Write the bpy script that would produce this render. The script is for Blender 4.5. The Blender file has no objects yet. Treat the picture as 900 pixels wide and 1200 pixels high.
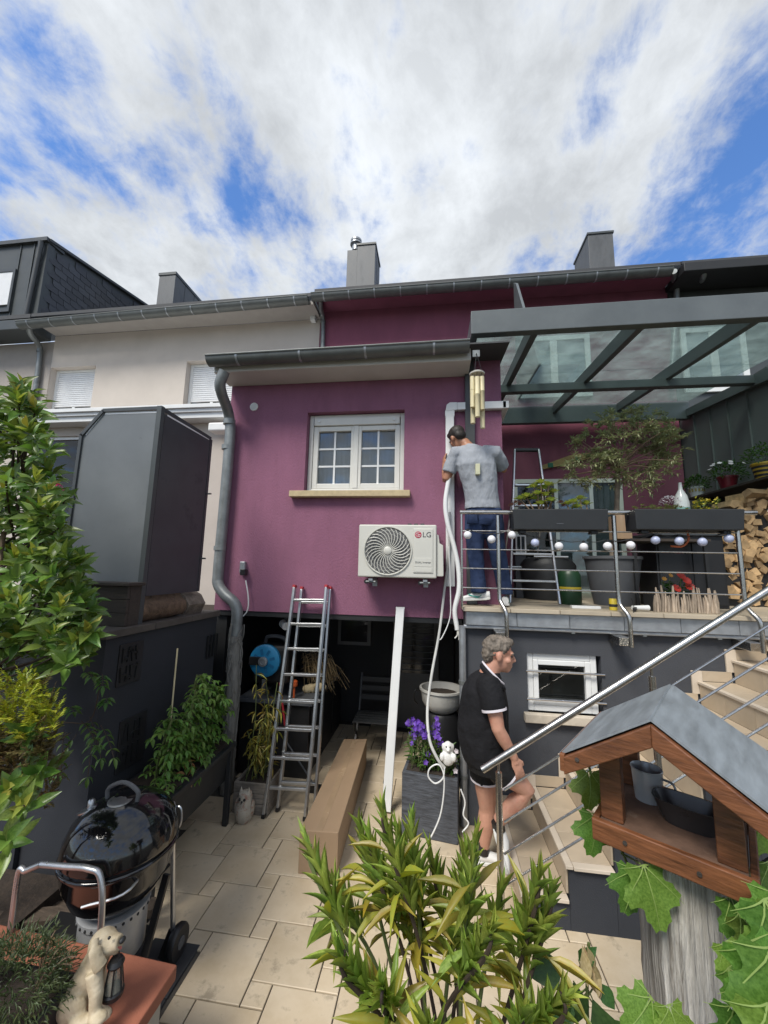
import bpy, bmesh, math, random
from mathutils import Vector, Matrix, Quaternion
random.seed(7)
SC = bpy.context.scene
COL = SC.collection
R = math.radians
# ------------------------------------------------------------------ camera
EYE = Vector((0, 0, 2.24))
F, PITCH, YAW, ROLL = 455.0, R(8.25), R(7.62), R(1.2)       # pixels for a 900 x 1200 frame
CAM = (Matrix.Rotation(YAW, 3, 'Z') @ Matrix.Rotation(math.pi/2 + PITCH, 3, 'X') @ Matrix.Rotation(ROLL, 3, 'Z'))
cd = bpy.data.cameras.new('camera'); cam = bpy.data.objects.new('camera', cd); COL.objects.link(cam)
cam.matrix_world = Matrix.Translation(EYE) @ CAM.to_4x4()
cd.sensor_fit = 'VERTICAL'; cd.sensor_height = 24.0; cd.lens = F/1200*24.0
cd.clip_start = 0.05; cd.clip_end = 5000
SC.camera = cam
# ------------------------------------------------------------------ sky, sun, exposure
SC.view_settings.view_transform = 'Standard'; SC.view_settings.look = 'None'
SC.view_settings.gamma = 1.0; SC.view_settings.use_curve_mapping = False
SC.view_settings.exposure = 1.4
SUN_EL, SUN_AZ = R(52), R(152)         # sun lamp set behind and left of the camera to brighten the facade; azimuth from +Y towards -X
W = bpy.data.worlds.new('World'); SC.world = W; W.use_nodes = True
nt = W.node_tree; nt.nodes.clear()
def N(t, **k):
    n = nt.nodes.new(t)
    for a, b in k.items(): setattr(n, a, b)
    return n
def L(a, b): nt.links.new(a, b)
def math_(op, a, b=None, clamp=False):
    n = N('ShaderNodeMath', operation=op); n.use_clamp = clamp
    for i, v in enumerate((a, b)):
        if v is None: continue
        if isinstance(v, (int, float)): n.inputs[i].default_value = v
        else: L(v, n.inputs[i])
    return n.outputs[0]
out = N('ShaderNodeOutputWorld')
sky = N('ShaderNodeTexSky', sky_type='NISHITA'); sky.sun_disc = False
sky.sun_elevation = SUN_EL; sky.sun_rotation = -SUN_AZ; sky.altitude = 300; sky.air_density = 1.0; sky.dust_density = 0.6; sky.ozone_density = 2.0
bg1 = N('ShaderNodeBackground'); bg1.inputs['Strength'].default_value = 0.085
skyt = N('ShaderNodeMix', data_type='RGBA', blend_type='MULTIPLY'); skyt.inputs[0].default_value = 1.0
L(sky.outputs[0], skyt.inputs['A']); skyt.inputs['B'].default_value = (0.62, 0.86, 1.14, 1)
L(skyt.outputs['Result'], bg1.inputs['Color'])
tc = N('ShaderNodeTexCoord'); sep = N('ShaderNodeSeparateXYZ'); L(tc.outputs['Generated'], sep.inputs[0])
zc = math_('MAXIMUM', sep.outputs[2], 0.0); zz = math_('ADD', zc, 0.32)
px_ = math_('DIVIDE', sep.outputs[0], zz); py_ = math_('DIVIDE', sep.outputs[1], zz)
comb = N('ShaderNodeCombineXYZ'); L(px_, comb.inputs[0]); L(py_, comb.inputs[1])   # the cloud deck seen as a plane overhead
def noise(scale, detail, rough, dist, stretch, off):
    mp = N('ShaderNodeMapping'); mp.inputs['Scale'].default_value = stretch; mp.inputs['Location'].default_value = off
    L(comb.outputs[0], mp.inputs[0])
    n = N('ShaderNodeTexNoise'); n.inputs['Scale'].default_value = scale; n.inputs['Detail'].default_value = detail
    n.inputs['Roughness'].default_value = rough; n.inputs['Distortion'].default_value = dist
    L(mp.outputs[0], n.inputs['Vector']); return n.outputs[0]
SKYOFF = (3.1, 1.7, 0)
big = noise(1.9, 3, 0.5, 0.3, (1.0, 0.8, 1), SKYOFF)
fine = noise(4.6, 13, 0.60, 0.30, (1.0, 0.72, 1), (0.4, 5.2, 0))
tiny = noise(17.0, 10, 0.64, 0.25, (1.0, 0.85, 1), (2.4, 1.2, 0))
dens = math_('ADD', math_('ADD', math_('MULTIPLY', big, 0.30), math_('MULTIPLY', fine, 0.80)), math_('MULTIPLY', tiny, 0.40))
def gap(cx, cy, rx, ry, amt, rot=0.0):
    # a broad opening (or a thicker bank) in the cloud deck at a place on that deck
    mp = N('ShaderNodeMapping', vector_type='TEXTURE'); mp.inputs['Location'].default_value = (cx, cy, 0)
    mp.inputs['Rotation'].default_value = (0, 0, rot); mp.inputs['Scale'].default_value = (rx, ry, 1)
    L(comb.outputs[0], mp.inputs[0])
    ln = N('ShaderNodeVectorMath', operation='LENGTH'); L(mp.outputs[0], ln.inputs[0])
    m = N('ShaderNodeMapRange', interpolation_type='SMOOTHSTEP'); L(ln.outputs['Value'], m.inputs[0])
    m.inputs[1].default_value = 0.25; m.inputs[2].default_value = 1.0; m.inputs[3].default_value = amt; m.inputs[4].default_value = 0.0
    return m.outputs[0]
SKYGAPS = []   # filled in below
def dirpx(px, py): return (CAM @ Vector(((px-450)/F, -(py-600)/F, -1))).normalized()
def deck(px, py):
    d = dirpx(px, py); z = max(d.z, 0)+0.32; return d.x/z, d.y/z
def gap_px(px, py, rx, ry, amt, rot=0.0):
    c = deck(px, py); return gap(c[0], c[1], rx, ry, amt, rot)
for g in [(890, 265, 0.42, 0.36, -0.24, 0.0), (235, 225, 0.17, 0.13, -0.10, 0.35), (75, 130, 0.12, 0.30, -0.08, 0.35), (10, 60, 0.14, 0.2, -0.12, 0.0),
          (10, 265, 0.4, 0.18, -0.14, 0.0), (718, 85, 0.07, 0.16, -0.17, 0.4), (330, 245, 0.16, 0.10, -0.08, 0.2), (640, 300, 0.2, 0.12, -0.08, 0), (820, 110, 0.35, 0.35, 0.07, 0), (150, 60, 0.3, 0.3, 0.05, 0), (480, 60, 0.42, 0.34, 0.07, 0), (500, 190, 0.25, 0.30, 0.07, 0), (690, 190, 0.22, 0.30, 0.07, -.4), (90, 210, 0.2, 0.22, 0.09, 0.4), (90, 310, 0.3, 0.2, 0.10, 0)]:
    dens = math_('ADD', dens, gap_px(*g))
cov = N('ShaderNodeMapRange', interpolation_type='SMOOTHSTEP'); L(dens, cov.inputs[0])
cov.inputs[1].default_value = 0.545; cov.inputs[2].default_value = 0.815; cov.inputs[3].default_value = 0.0; cov.inputs[4].default_value = 0.97
# cloud brightness: thin cloud bright, thick cloud greyer, plus a bright patch painted ahead, apart from the sun lamp
sund = Vector((-math.sin(SUN_AZ)*math.cos(SUN_EL), math.cos(SUN_AZ)*math.cos(SUN_EL), math.sin(SUN_EL)))
dt = N('ShaderNodeVectorMath', operation='DOT_PRODUCT'); L(tc.outputs['Generated'], dt.inputs[0]); dt.inputs[1].default_value = dirpx(465, 195)
sg = N('ShaderNodeMapRange', interpolation_type='SMOOTHERSTEP'); L(dt.outputs['Value'], sg.inputs[0])
sg.inputs[1].default_value = 0.97; sg.inputs[2].default_value = 1.0; sg.inputs[3].default_value = 0.0; sg.inputs[4].default_value = 0.06
thick = noise(5.0, 11, 0.62, 0.3, (1.0, 0.75, 1), (7.7, 2.1, 0))
tk = math_('ADD', math_('ADD', math_('MULTIPLY', thick, 0.66), math_('MULTIPLY', dens, 0.26)), math_('MULTIPLY', tiny, 0.22))
cb = N('ShaderNodeMapRange'); L(tk, cb.inputs[0]); cb.inputs[1].default_value = 0.50; cb.inputs[2].default_value = 0.76; cb.inputs[3].default_value = 0.375; cb.inputs[4].default_value = 0.25
cstr = math_('ADD', cb.outputs[0], sg.outputs[0])
bg2 = N('ShaderNodeBackground'); bg2.inputs['Color'].default_value = (0.925, 0.965, 1.0, 1); L(cstr, bg2.inputs['Strength'])
mx = N('ShaderNodeMixShader'); L(cov.outputs[0], mx.inputs[0]); L(bg1.outputs[0], mx.inputs[1]); L(bg2.outputs[0], mx.inputs[2])
L(mx.outputs[0], out.inputs[0])
sl = bpy.data.lights.new('sun', 'SUN'); sl.energy = 1.5; sl.angle = R(20); sl.color = (1.0, 0.95, 0.87)
so = bpy.data.objects.new('sun', sl); COL.objects.link(so)
so.rotation_euler = (-sund).to_track_quat('-Z', 'Y').to_euler()

# ------------------------------------------------------------------ pixel -> place helpers
def ray(px, py): return CAM @ Vector(((px-450)/F, -(py-600)/F, -1))
def onY(px, py, Y): d = ray(px, py); return EYE + d*(Y/d.y)
def onX(px, py, X): d = ray(px, py); return EYE + d*(X/d.x)
def onZ(px, py, Z): d = ray(px, py); return EYE + d*((Z-EYE.z)/d.z)
V = Vector
# ------------------------------------------------------------------ materials
def mat(name, col, rough=0.6, metal=0.0, var=0.14, vscale=5.0, bump=0.0, bscale=80.0, stretch=(1, 1, 1), col2=None, objvar=0.0, isl=0.0,
        spec=0.5, coat=0.0, spots=None, trans=0.0, hue=0.0, bdist=0.004, detail=6):
    m = bpy.data.materials.new(name); m.use_nodes = True
    t = m.node_tree; nd = t.nodes; b = nd['Principled BSDF']; lk = t.links.new
    tcn = nd.new('ShaderNodeTexCoord'); oi = nd.new('ShaderNodeObjectInfo')
    rv = nd.new('ShaderNodeMath'); rv.operation = 'MULTIPLY'; rv.inputs[1].default_value = 61.0; lk(oi.outputs['Random'], rv.inputs[0])
    va = nd.new('ShaderNodeVectorMath'); va.operation = 'ADD'; lk(tcn.outputs['Object'], va.inputs[0])
    cmb = nd.new('ShaderNodeCombineXYZ'); lk(rv.outputs[0], cmb.inputs[0]); lk(rv.outputs[0], cmb.inputs[1]); lk(cmb.outputs[0], va.inputs[1])
    mp = nd.new('ShaderNodeMapping'); mp.inputs['Scale'].default_value = stretch; lk(va.outputs[0], mp.inputs[0])
    n1 = nd.new('ShaderNodeTexNoise'); n1.inputs['Scale'].default_value = vscale; n1.inputs['Detail'].default_value = detail; n1.inputs['Roughness'].default_value = 0.62
    lk(mp.outputs[0], n1.inputs['Vector'])
    mr = nd.new('ShaderNodeMapRange'); mr.inputs[1].default_value = 0.3; mr.inputs[2].default_value = 0.7; lk(n1.outputs[0], mr.inputs[0])
    mix = nd.new('ShaderNodeMix'); mix.data_type = 'RGBA'; lk(mr.outputs[0], mix.inputs[0])
    ca = tuple(c*(1-var) for c in col); cb_ = col2 if col2 else tuple(min(1, c*(1+var)) for c in col)
    mix.inputs['A'].default_value = (*ca, 1); mix.inputs['B'].default_value = (*cb_, 1)
    src = mix.outputs['Result']
    if spots:                                   # (colour, scale, threshold, amount) stains and dirt
        sc_, ss, th, am = spots
        n3 = nd.new('ShaderNodeTexNoise'); n3.inputs['Scale'].default_value = ss; n3.inputs['Detail'].default_value = 8; n3.inputs['Roughness'].default_value = 0.7
        lk(mp.outputs[0], n3.inputs['Vector'])
        m3 = nd.new('ShaderNodeMapRange'); m3.inputs[1].default_value = th; m3.inputs[2].default_value = th+0.12; m3.inputs[3].default_value = 0; m3.inputs[4].default_value = am
        lk(n3.outputs[0], m3.inputs[0])
        x3 = nd.new('ShaderNodeMix'); x3.data_type = 'RGBA'; lk(m3.outputs[0], x3.inputs[0]); lk(src, x3.inputs['A']); x3.inputs['B'].default_value = (*sc_, 1)
        src = x3.outputs['Result']
    if objvar or isl or hue:
        hs = nd.new('ShaderNodeHueSaturation'); lk(src, hs.inputs['Color'])
        if isl: g = nd.new('ShaderNodeNewGeometry'); rs, amt = g.outputs['Random Per Island'], isl
        else: rs, amt = oi.outputs['Random'], objvar
        r2 = nd.new('ShaderNodeMapRange'); r2.inputs[3].default_value = 1-amt; r2.inputs[4].default_value = 1+amt; lk(rs, r2.inputs[0]); lk(r2.outputs[0], hs.inputs['Value'])
        if hue:
            mm = nd.new('ShaderNodeMath'); mm.operation = 'MULTIPLY'; mm.inputs[1].default_value = 7.31; lk(rs, mm.inputs[0])
            fr = nd.new('ShaderNodeMath'); fr.operation = 'FRACT'; lk(mm.outputs[0], fr.inputs[0])
            r3 = nd.new('ShaderNodeMapRange'); r3.inputs[3].default_value = 0.5-hue; r3.inputs[4].default_value = 0.5+hue; lk(fr.outputs[0], r3.inputs[0]); lk(r3.outputs[0], hs.inputs['Hue'])
        src = hs.outputs[0]
    lk(src, b.inputs['Base Color'])
    b.inputs['Metallic'].default_value = metal; b.inputs['Specular IOR Level'].default_value = spec
    rr = nd.new('ShaderNodeMapRange'); rr.inputs[1].default_value = 0.25; rr.inputs[2].default_value = 0.75; lk(n1.outputs[0], rr.inputs[0])
    rr.inputs[3].default_value = max(0.02, rough-0.07); rr.inputs[4].default_value = min(1, rough+0.07); lk(rr.outputs[0], b.inputs['Roughness'])
    if coat: b.inputs['Coat Weight'].default_value = coat; b.inputs['Coat Roughness'].default_value = 0.06
    if bump:
        n2 = nd.new('ShaderNodeTexNoise'); n2.inputs['Scale'].default_value = bscale; n2.inputs['Detail'].default_value = 5; lk(mp.outputs[0], n2.inputs['Vector'])
        bp = nd.new('ShaderNodeBump'); bp.inputs['Strength'].default_value = bump; bp.inputs['Distance'].default_value = bdist; lk(n2.outputs[0], bp.inputs['Height'])
        lk(bp.outputs[0], b.inputs['Normal'])
    if trans:
        o = nd['Material Output']; tr = nd.new('ShaderNodeBsdfTranslucent'); ms = nd.new('ShaderNodeMixShader'); ms.inputs[0].default_value = trans
        hs2 = nd.new('ShaderNodeHueSaturation'); hs2.inputs['Value'].default_value = 1.5; hs2.inputs['Saturation'].default_value = 1.1; lk(src, hs2.inputs['Color'])
        lk(hs2.outputs[0], tr.inputs['Color']); lk(b.outputs[0], ms.inputs[1]); lk(tr.outputs[0], ms.inputs[2]); lk(ms.outputs[0], o.inputs['Surface'])
    return m
def glass(name, tint, clear=0.6, dif=(0.3, 0.34, 0.34), difamt=0.1, rough=0.03, ior=1.5, milky=False):
    m = bpy.data.materials.new(name); m.use_nodes = True; t = m.node_tree; nd = t.nodes; nd.clear(); lk = t.links.new
    o = nd.new('ShaderNodeOutputMaterial'); tr = nd.new('ShaderNodeBsdfTransparent'); tr.inputs[0].default_value = (*tint, 1)
    d = nd.new('ShaderNodeBsdfTranslucent' if milky else 'ShaderNodeBsdfDiffuse'); d.inputs[0].default_value = (*dif, 1)
    tcn = nd.new('ShaderNodeTexCoord'); n = nd.new('ShaderNodeTexNoise'); n.inputs['Scale'].default_value = 4; n.inputs['Detail'].default_value = 8; n.inputs['Roughness'].default_value = 0.7
    lk(tcn.outputs['Object'], n.inputs['Vector'])
    mr = nd.new('ShaderNodeMapRange'); mr.inputs[1].default_value = 0.35; mr.inputs[2].default_value = 0.7; mr.inputs[3].default_value = difamt*0.5; mr.inputs[4].default_value = difamt*1.6; lk(n.outputs[0], mr.inputs[0])
    a = nd.new('ShaderNodeMixShader'); lk(mr.outputs[0], a.inputs[0]); lk(tr.outputs[0], a.inputs[1]); lk(d.outputs[0], a.inputs[2])
    g = nd.new('ShaderNodeBsdfGlossy'); g.inputs['Roughness'].default_value = rough
    f = nd.new('ShaderNodeFresnel'); ge = nd.new('ShaderNodeNewGeometry'); mi = nd.new('ShaderNodeMapRange'); lk(ge.outputs['Backfacing'], mi.inputs[0]); mi.inputs[3].default_value = ior; mi.inputs[4].default_value = 1/ior; lk(mi.outputs[0], f.inputs['IOR'])
    b = nd.new('ShaderNodeMixShader'); lk(f.outputs[0], b.inputs[0]); lk(a.outputs[0], b.inputs[1]); lk(g.outputs[0], b.inputs[2]); lk(b.outputs[0], o.inputs[0])
    return m

# ------------------------------------------------------------------ mesh builder and object helpers
ORG = {}
class MB:
    def __init__(s): s.v = []; s.f = []
    def add(s, vs, fs):
        n = len(s.v); s.v += [V(v) for v in vs]; s.f += [tuple(i+n for i in f) for f in fs]; return s
    def box(s, lo, hi, M=None):
        (a, b, c), (d, e, f) = lo, hi
        vs = [V((x, y, z)) for z in (c, f) for y in (b, e) for x in (a, d)]
        if M is not None: vs = [M @ v for v in vs]
        return s.add(vs, [(0, 2, 3, 1), (4, 5, 7, 6), (0, 1, 5, 4), (2, 6, 7, 3), (0, 4, 6, 2), (1, 3, 7, 5)])
    def bar(s, p, q, w, h, up=(0, 0, 1)):
        p, q = V(p), V(q); d = (q-p).normalized(); u = V(up)
        x = d.cross(u)
        if x.length < 1e-4: x = d.cross(V((1, 0, 0)))
        x.normalize(); z = x.cross(d).normalized()
        vs = [c + x*(i*w/2) + z*(j*h/2) for c in (p, q) for j in (-1, 1) for i in (-1, 1)]
        return s.add(vs, [(0, 2, 3, 1), (4, 5, 7, 6), (0, 1, 5, 4), (2, 6, 7, 3), (0, 4, 6, 2), (1, 3, 7, 5)])
    def prism(s, pts, ext):
        pts = [V(p) for p in pts]; e = V(ext); n = len(pts)
        return s.add(pts + [p+e for p in pts], [tuple(range(n))[::-1], tuple(range(n, 2*n))] + [(i, (i+1) % n, n+(i+1) % n, n+i) for i in range(n)])
    def poly(s, pts): return s.add(pts, [tuple(range(len(pts)))])
    def loft(s, rings, cap=True, closed=False):
        n = len(rings[0]); k = len(rings); vs = [p for r in rings for p in r]; fs = []
        for a in range(k if closed else k-1):
            b = (a+1) % k
            for i in range(n): j = (i+1) % n; fs.append((a*n+i, a*n+j, b*n+j, b*n+i))
        if cap and not closed: fs += [tuple(range(n))[::-1], tuple(range((k-1)*n, k*n))]
        return s.add(vs, fs)
    def tube(s, pts, r, n=8, cap=True, flat=1.0):
        pts = [V(p) for p in pts]; k = len(pts); rs = r if isinstance(r, (list, tuple)) else [r]*k
        t0 = (pts[1]-pts[0]).normalized(); u = t0.orthogonal().normalized(); rings = []
        for i in range(k):
            t = (pts[min(i+1, k-1)]-pts[max(i-1, 0)])
            if t.length < 1e-9: t = t0
            t.normalize(); q = t0.rotation_difference(t); u = (q @ u); u = (u - t*u.dot(t)).normalized(); t0 = t; w = t.cross(u)
            rings.append([pts[i] + (u*math.cos(2*math.pi*j/n) + w*math.sin(2*math.pi*j/n)*flat)*rs[i] for j in range(n)])
        return s.loft(rings, cap)
    def lathe(s, prof, c=(0, 0, 0), n=20, M=None, cap=True):
        c = V(c); rings = []
        for r, z in prof:
            ring = [V((r*math.cos(2*math.pi*j/n), r*math.sin(2*math.pi*j/n), z)) for j in range(n)]
            rings.append([(c + (M @ p if M is not None else p)) for p in ring])
        return s.loft(rings, cap)
    def ball(s, c, r, n=12, m=8):
        rr = r if hasattr(r, '__len__') else (r, r, r)
        c = V(c); rings = []
        for i in range(m+1):
            a = math.pi*i/m; q = max(math.sin(a), 0.02)
            rings.append([c + V((rr[0]*q*math.cos(2*math.pi*j/n), rr[1]*q*math.sin(2*math.pi*j/n), -rr[2]*math.cos(a))) for j in range(n)])
        return s.loft(rings, True)
    def merge(s, o, M=None): return s.add([M @ v for v in o.v] if M is not None else o.v, o.f)
    def mesh(s, name, m, smooth=False, org=None, sharp=40):
        o = V(org) if org is not None else V((0, 0, 0))
        me = bpy.data.meshes.new(name); me.from_pydata([tuple(v-o) for v in s.v], [], s.f); me.update()
        if m: me.materials.append(m)
        if smooth:
            me.polygons.foreach_set('use_smooth', [True]*len(me.polygons))
            if sharp: me.set_sharp_from_angle(angle=R(sharp))
        return me
    def build(s, name, m, parent=None, smooth=False, bevel=0, loc=None, label=None, sharp=40, seg=2):
        org = ORG.get(parent, V((0, 0, 0))) if parent is not None else V(loc or (0, 0, 0))
        me = s.mesh(name, m, smooth, org, sharp)
        o = bpy.data.objects.new(name, me); COL.objects.link(o)
        if parent is not None: o.parent = parent; ORG[o] = org
        else: o.location = org; ORG[o] = org
        if bevel:
            md = o.modifiers.new('bevel', 'BEVEL'); md.width = bevel; md.segments = seg; md.limit_method = 'ANGLE'; md.angle_limit = R(40)
        if label: o['label'] = label
        return o
def tag(o, label=None, cat=None, group=None, kind=None):
    for k, v in (('label', label), ('category', cat), ('group', group), ('kind', kind)):
        if v: o[k] = v
    return o
def thing(name, label, cat, loc=(0, 0, 0), group=None, local=False, rotz=0.0):
    o = bpy.data.objects.new(name, None); COL.objects.link(o); o.location = loc; o.empty_display_size = 0.1; o.rotation_euler = (0, 0, rotz)
    ORG[o] = V((0, 0, 0)) if local else V(loc)
    return tag(o, label, cat, group)
def inst(name, me, parent, loc, rot=None, scale=None, M=None):
    o = bpy.data.objects.new(name, me); COL.objects.link(o); o.parent = parent
    org = ORG.get(parent, V((0, 0, 0)))
    if M is not None:
        M = M.copy(); M.translation = M.translation - org; o.matrix_local = M
    else:
        o.location = V(loc)-org
        if rot: o.rotation_euler = rot
        if scale: o.scale = scale
    return o
def copy_tree(o, parent=None):
    c = o.copy(); COL.objects.link(c)
    if parent is not None: c.parent = parent
    for ch in list(o.children): copy_tree(ch, c)
    return c
def frame(d, up=(0, 0, 1)):
    # matrix whose Y runs along d and whose Z is as near to 'up' as it can be
    d = V(d).normalized(); u = V(up); x = d.cross(u)
    if x.length < 1e-3: x = d.cross(V((1, 0, 0.01)))
    x.normalize(); z = x.cross(d); return Matrix((x, d, z)).transposed()
def curve_pts(pts, n=6):
    # Catmull-Rom through the points
    P = [V(p) for p in pts]; P = [P[0]*2-P[1]] + P + [P[-1]*2-P[-2]]; outp = []
    for i in range(1, len(P)-2):
        a, b, c, d = P[i-1:i+3]
        for k in range(n):
            t = k/n; outp.append(0.5*((2*b) + (c-a)*t + (2*a-5*b+4*c-d)*t*t + (3*b-a-3*c+d)*t**3))
    outp.append(P[-2]); return outp
def rnd(a, b): return random.uniform(a, b)
def text_mesh(s, size, m, name, extrude=0.001):
    cu = bpy.data.curves.new(name, 'FONT'); cu.body = s; cu.size = size; cu.extrude = extrude; cu.align_x = 'CENTER'; cu.align_y = 'CENTER'
    o = bpy.data.objects.new(name, cu); COL.objects.link(o)
    me = bpy.data.meshes.new_from_object(o.evaluated_get(bpy.context.evaluated_depsgraph_get()))
    bpy.data.objects.remove(o); bpy.data.curves.remove(cu); me.name = name; me.materials.clear(); me.materials.append(m); return me

# ------------------------------------------------------------------ palette
m_purple = mat('purple_render', (0.25, 0.108, 0.168), 0.85, var=0.13, vscale=3.0, stretch=(1, 1, .30), bump=1.0, bscale=150, bdist=.008, spec=0.25, detail=14, spots=((0.205, 0.085, 0.13), 7, .56, .5))
m_twall = mat('basement_render', (0.062, 0.066, 0.075), 0.85, var=0.12, vscale=2.0, bump=0.4, bscale=130, spec=0.25, detail=9, spots=((0.045, 0.048, 0.055), 2.2, 0.56, 0.5))
m_purple_shaded = mat('shaded_purple_render', (0.225, 0.076, 0.115), 0.85, var=0.12, vscale=3.0, stretch=(1, 1, .35), bump=0.8, bscale=130, bdist=.006, spec=0.25, detail=12)  # darker copy of the purple render, with less light put into its colour
m_beige = mat('beige_render', (0.52, 0.47, 0.42), 0.9, var=0.08, vscale=1.3, bump=0.45, bscale=120, spec=0.2, detail=10)
m_greywall = mat('slate_grey_render', (0.036, 0.039, 0.046), 0.85, var=0.12, vscale=2.0, bump=0.4, bscale=130, spec=0.25, detail=9, spots=((0.035, 0.038, 0.042), 2.2, 0.56, 0.5))
m_zincgrey = mat('weathered_zinc', (0.20, 0.215, 0.215), 0.42, metal=0.55, var=0.16, vscale=9, bump=0.08, bscale=25, spots=((0.09, 0.10, 0.10), 5, 0.55, 0.5))
m_zinclight = mat('galvanised_zinc', (0.34, 0.36, 0.38), 0.4, metal=0.6, var=0.15, vscale=14, spots=((0.5, 0.52, 0.54), 9, 0.57, 0.4))
m_gutter = mat('dull_gutter_zinc', (0.13, 0.14, 0.135), 0.5, metal=0.35, var=0.14, vscale=6, spots=((0.09, 0.09, 0.085), 4, 0.55, 0.5))
m_anth = mat('anthracite_paint', (0.050, 0.055, 0.058), 0.42, var=0.10, vscale=5, bump=0.05, bscale=90)
m_perg = mat('pergola_paint', (0.105, 0.120, 0.124), 0.38, var=0.12, vscale=3, spots=((0.15, 0.165, 0.165), 6, 0.62, 0.35))
m_clad = mat('dark_cladding', (0.058, 0.066, 0.068), 0.45, metal=0.1, var=0.10, vscale=2.2, spots=((0.04, 0.045, 0.048), 3, 0.55, 0.5))
m_slate = mat('slate', (0.048, 0.052, 0.062), 0.5, var=0.2, vscale=14, bump=0.3, bscale=60, objvar=0.25)
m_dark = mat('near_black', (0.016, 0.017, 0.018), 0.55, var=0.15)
m_clad2 = mat('wall_cladding', (0.13, 0.145, 0.145), 0.42, var=0.10, vscale=2.2)
m_pipe = mat('zinc_pipe', (0.20, 0.215, 0.215), 0.45, metal=0.35, var=0.2, vscale=9, spots=((0.32, .34, .34), 7, .58, .4))
m_roof = mat('dark_roof', (0.05, 0.052, 0.056), 0.7)
m_white = mat('white_plastic', (0.72, 0.73, 0.72), 0.35, var=0.05, vscale=3)
m_white2 = mat('cream_white_frame', (0.66, 0.65, 0.60), 0.4, var=0.05, vscale=4)
m_shutter = mat('shutter_white', (0.70, 0.71, 0.72), 0.45, var=0.05)
m_soffitw = mat('white_soffit', (0.55, 0.545, 0.52), 0.6, var=0.07, vscale=3)
m_sand = mat('sandstone', (0.46, 0.37, 0.22), 0.8, var=0.14, vscale=18, bump=0.3, bscale=120)
m_stone = mat('pale_stone', (0.52, 0.46, 0.37), 0.75, var=0.14, vscale=14, bump=0.2, bscale=100)
m_tile = mat('beige_paving', (0.53, 0.425, 0.285), 0.55, var=0.12, vscale=4.0, col2=(0.60, 0.505, 0.37), bump=0.12, bscale=40, objvar=0.08, spots=((0.23, 0.185, 0.125), 8.0, 0.55, 0.65))
m_tile2 = mat('stair_tile', (0.47, 0.385, 0.28), 0.45, var=0.09, vscale=5, objvar=0.06, spots=((0.36, 0.28, 0.19), 3.0, 0.6, 0.5))
m_trim = mat('stair_trim', (0.58, 0.50, 0.40), 0.45, var=0.07, vscale=6)
m_joint = mat('dark_joint', (0.07, 0.062, 0.052), 0.9, var=0.2)
m_deck = mat('terrace_tile', (0.42, 0.36, 0.27), 0.55, var=0.1, objvar=0.05)
m_charc = mat('charcoal_tile', (0.035, 0.037, 0.04), 0.5, var=0.15, objvar=0.1)
m_steel = mat('brushed_stainless', (0.50, 0.48, 0.45), 0.24, metal=1.0, var=0.06, vscale=30, stretch=(1, 1, 1))
m_alu = mat('aluminium', (0.55, 0.56, 0.57), 0.32, metal=0.9, var=0.08, vscale=12)
m_wood = mat('oiled_wood', (0.145, 0.054, 0.021), 0.5, var=0.5, vscale=11, stretch=(1, 7, 7), bump=0.3, bscale=25, spots=((0.055, 0.018, 0.008), 4, 0.58, 0.75), coat=0.15, objvar=0.12)
m_woodgrey = mat('weathered_post', (0.36, 0.33, 0.285), 0.9, var=0.5, vscale=11, stretch=(5, 5, 0.3), bump=1.0, bscale=18, bdist=0.02, col2=(0.56, 0.53, 0.48), spots=((0.10, 0.075, 0.05), 6, 0.54, 0.75))
m_darkwood = mat('dark_timber', (0.045, 0.036, 0.030), 0.75, var=0.35, vscale=8, stretch=(1, 6, 6), bump=0.4, bscale=30, objvar=0.15)
m_brownwood = mat('brown_board', (0.10, 0.075, 0.055), 0.8, var=0.4, vscale=8, stretch=(1, 7, 7), bump=0.5, bscale=25)
m_greyboard = mat('grey_timber', (0.20, 0.175, 0.145), 0.85, var=0.35, vscale=9, stretch=(1, 7, 7), bump=0.5, bscale=25, objvar=0.15)
m_log = mat('split_log', (0.40, 0.27, 0.14), 0.85, var=0.35, vscale=13, bump=0.7, bscale=50, objvar=0.45, spots=((0.20, 0.12, 0.06), 8, 0.58, 0.6))
m_card = mat('cardboard', (0.30, 0.205, 0.125), 0.8, var=0.06, vscale=3)
m_black = mat('black_plastic', (0.014, 0.014, 0.015), 0.42, var=0.1)
m_blackgloss = mat('black_enamel', (0.006, 0.006, 0.007), 0.10, var=0.1, coat=0.6)
m_box = mat('black_planter', (0.022, 0.024, 0.026), 0.5, var=0.12, vscale=6)
m_greypot = mat('grey_pot', (0.075, 0.08, 0.088), 0.6, var=0.1)
m_slatepot = mat('slate_planter', (0.06, 0.066, 0.078), 0.7, var=0.6, vscale=10, stretch=(1, 1, 7), bump=0.7, bscale=30, spots=((0.14, 0.15, 0.16), 12, 0.62, 0.5))
m_soil = mat('soil', (0.035, 0.025, 0.018), 0.95, var=0.4, vscale=30, bump=1.0, bscale=70)
m_curtain = mat('net_curtain', (0.60, 0.60, 0.60), 0.9, var=0.12, vscale=5, stretch=(6, 1, 0.4))
m_room = mat('dim_room', (0.05, 0.05, 0.055), 0.9)
g_win = glass('window_glass', (0.80, 0.84, 0.86), difamt=0.04, ior=1.75)
g_dark = glass('dark_window_glass', (0.30, 0.33, 0.35), difamt=0.02, ior=1.6)
g_perg = glass('canopy_glass', (0.60, 0.68, 0.66), difamt=0.14, dif=(0.70, 0.82, 0.80), rough=0.03, ior=1.55, milky=True)
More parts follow.
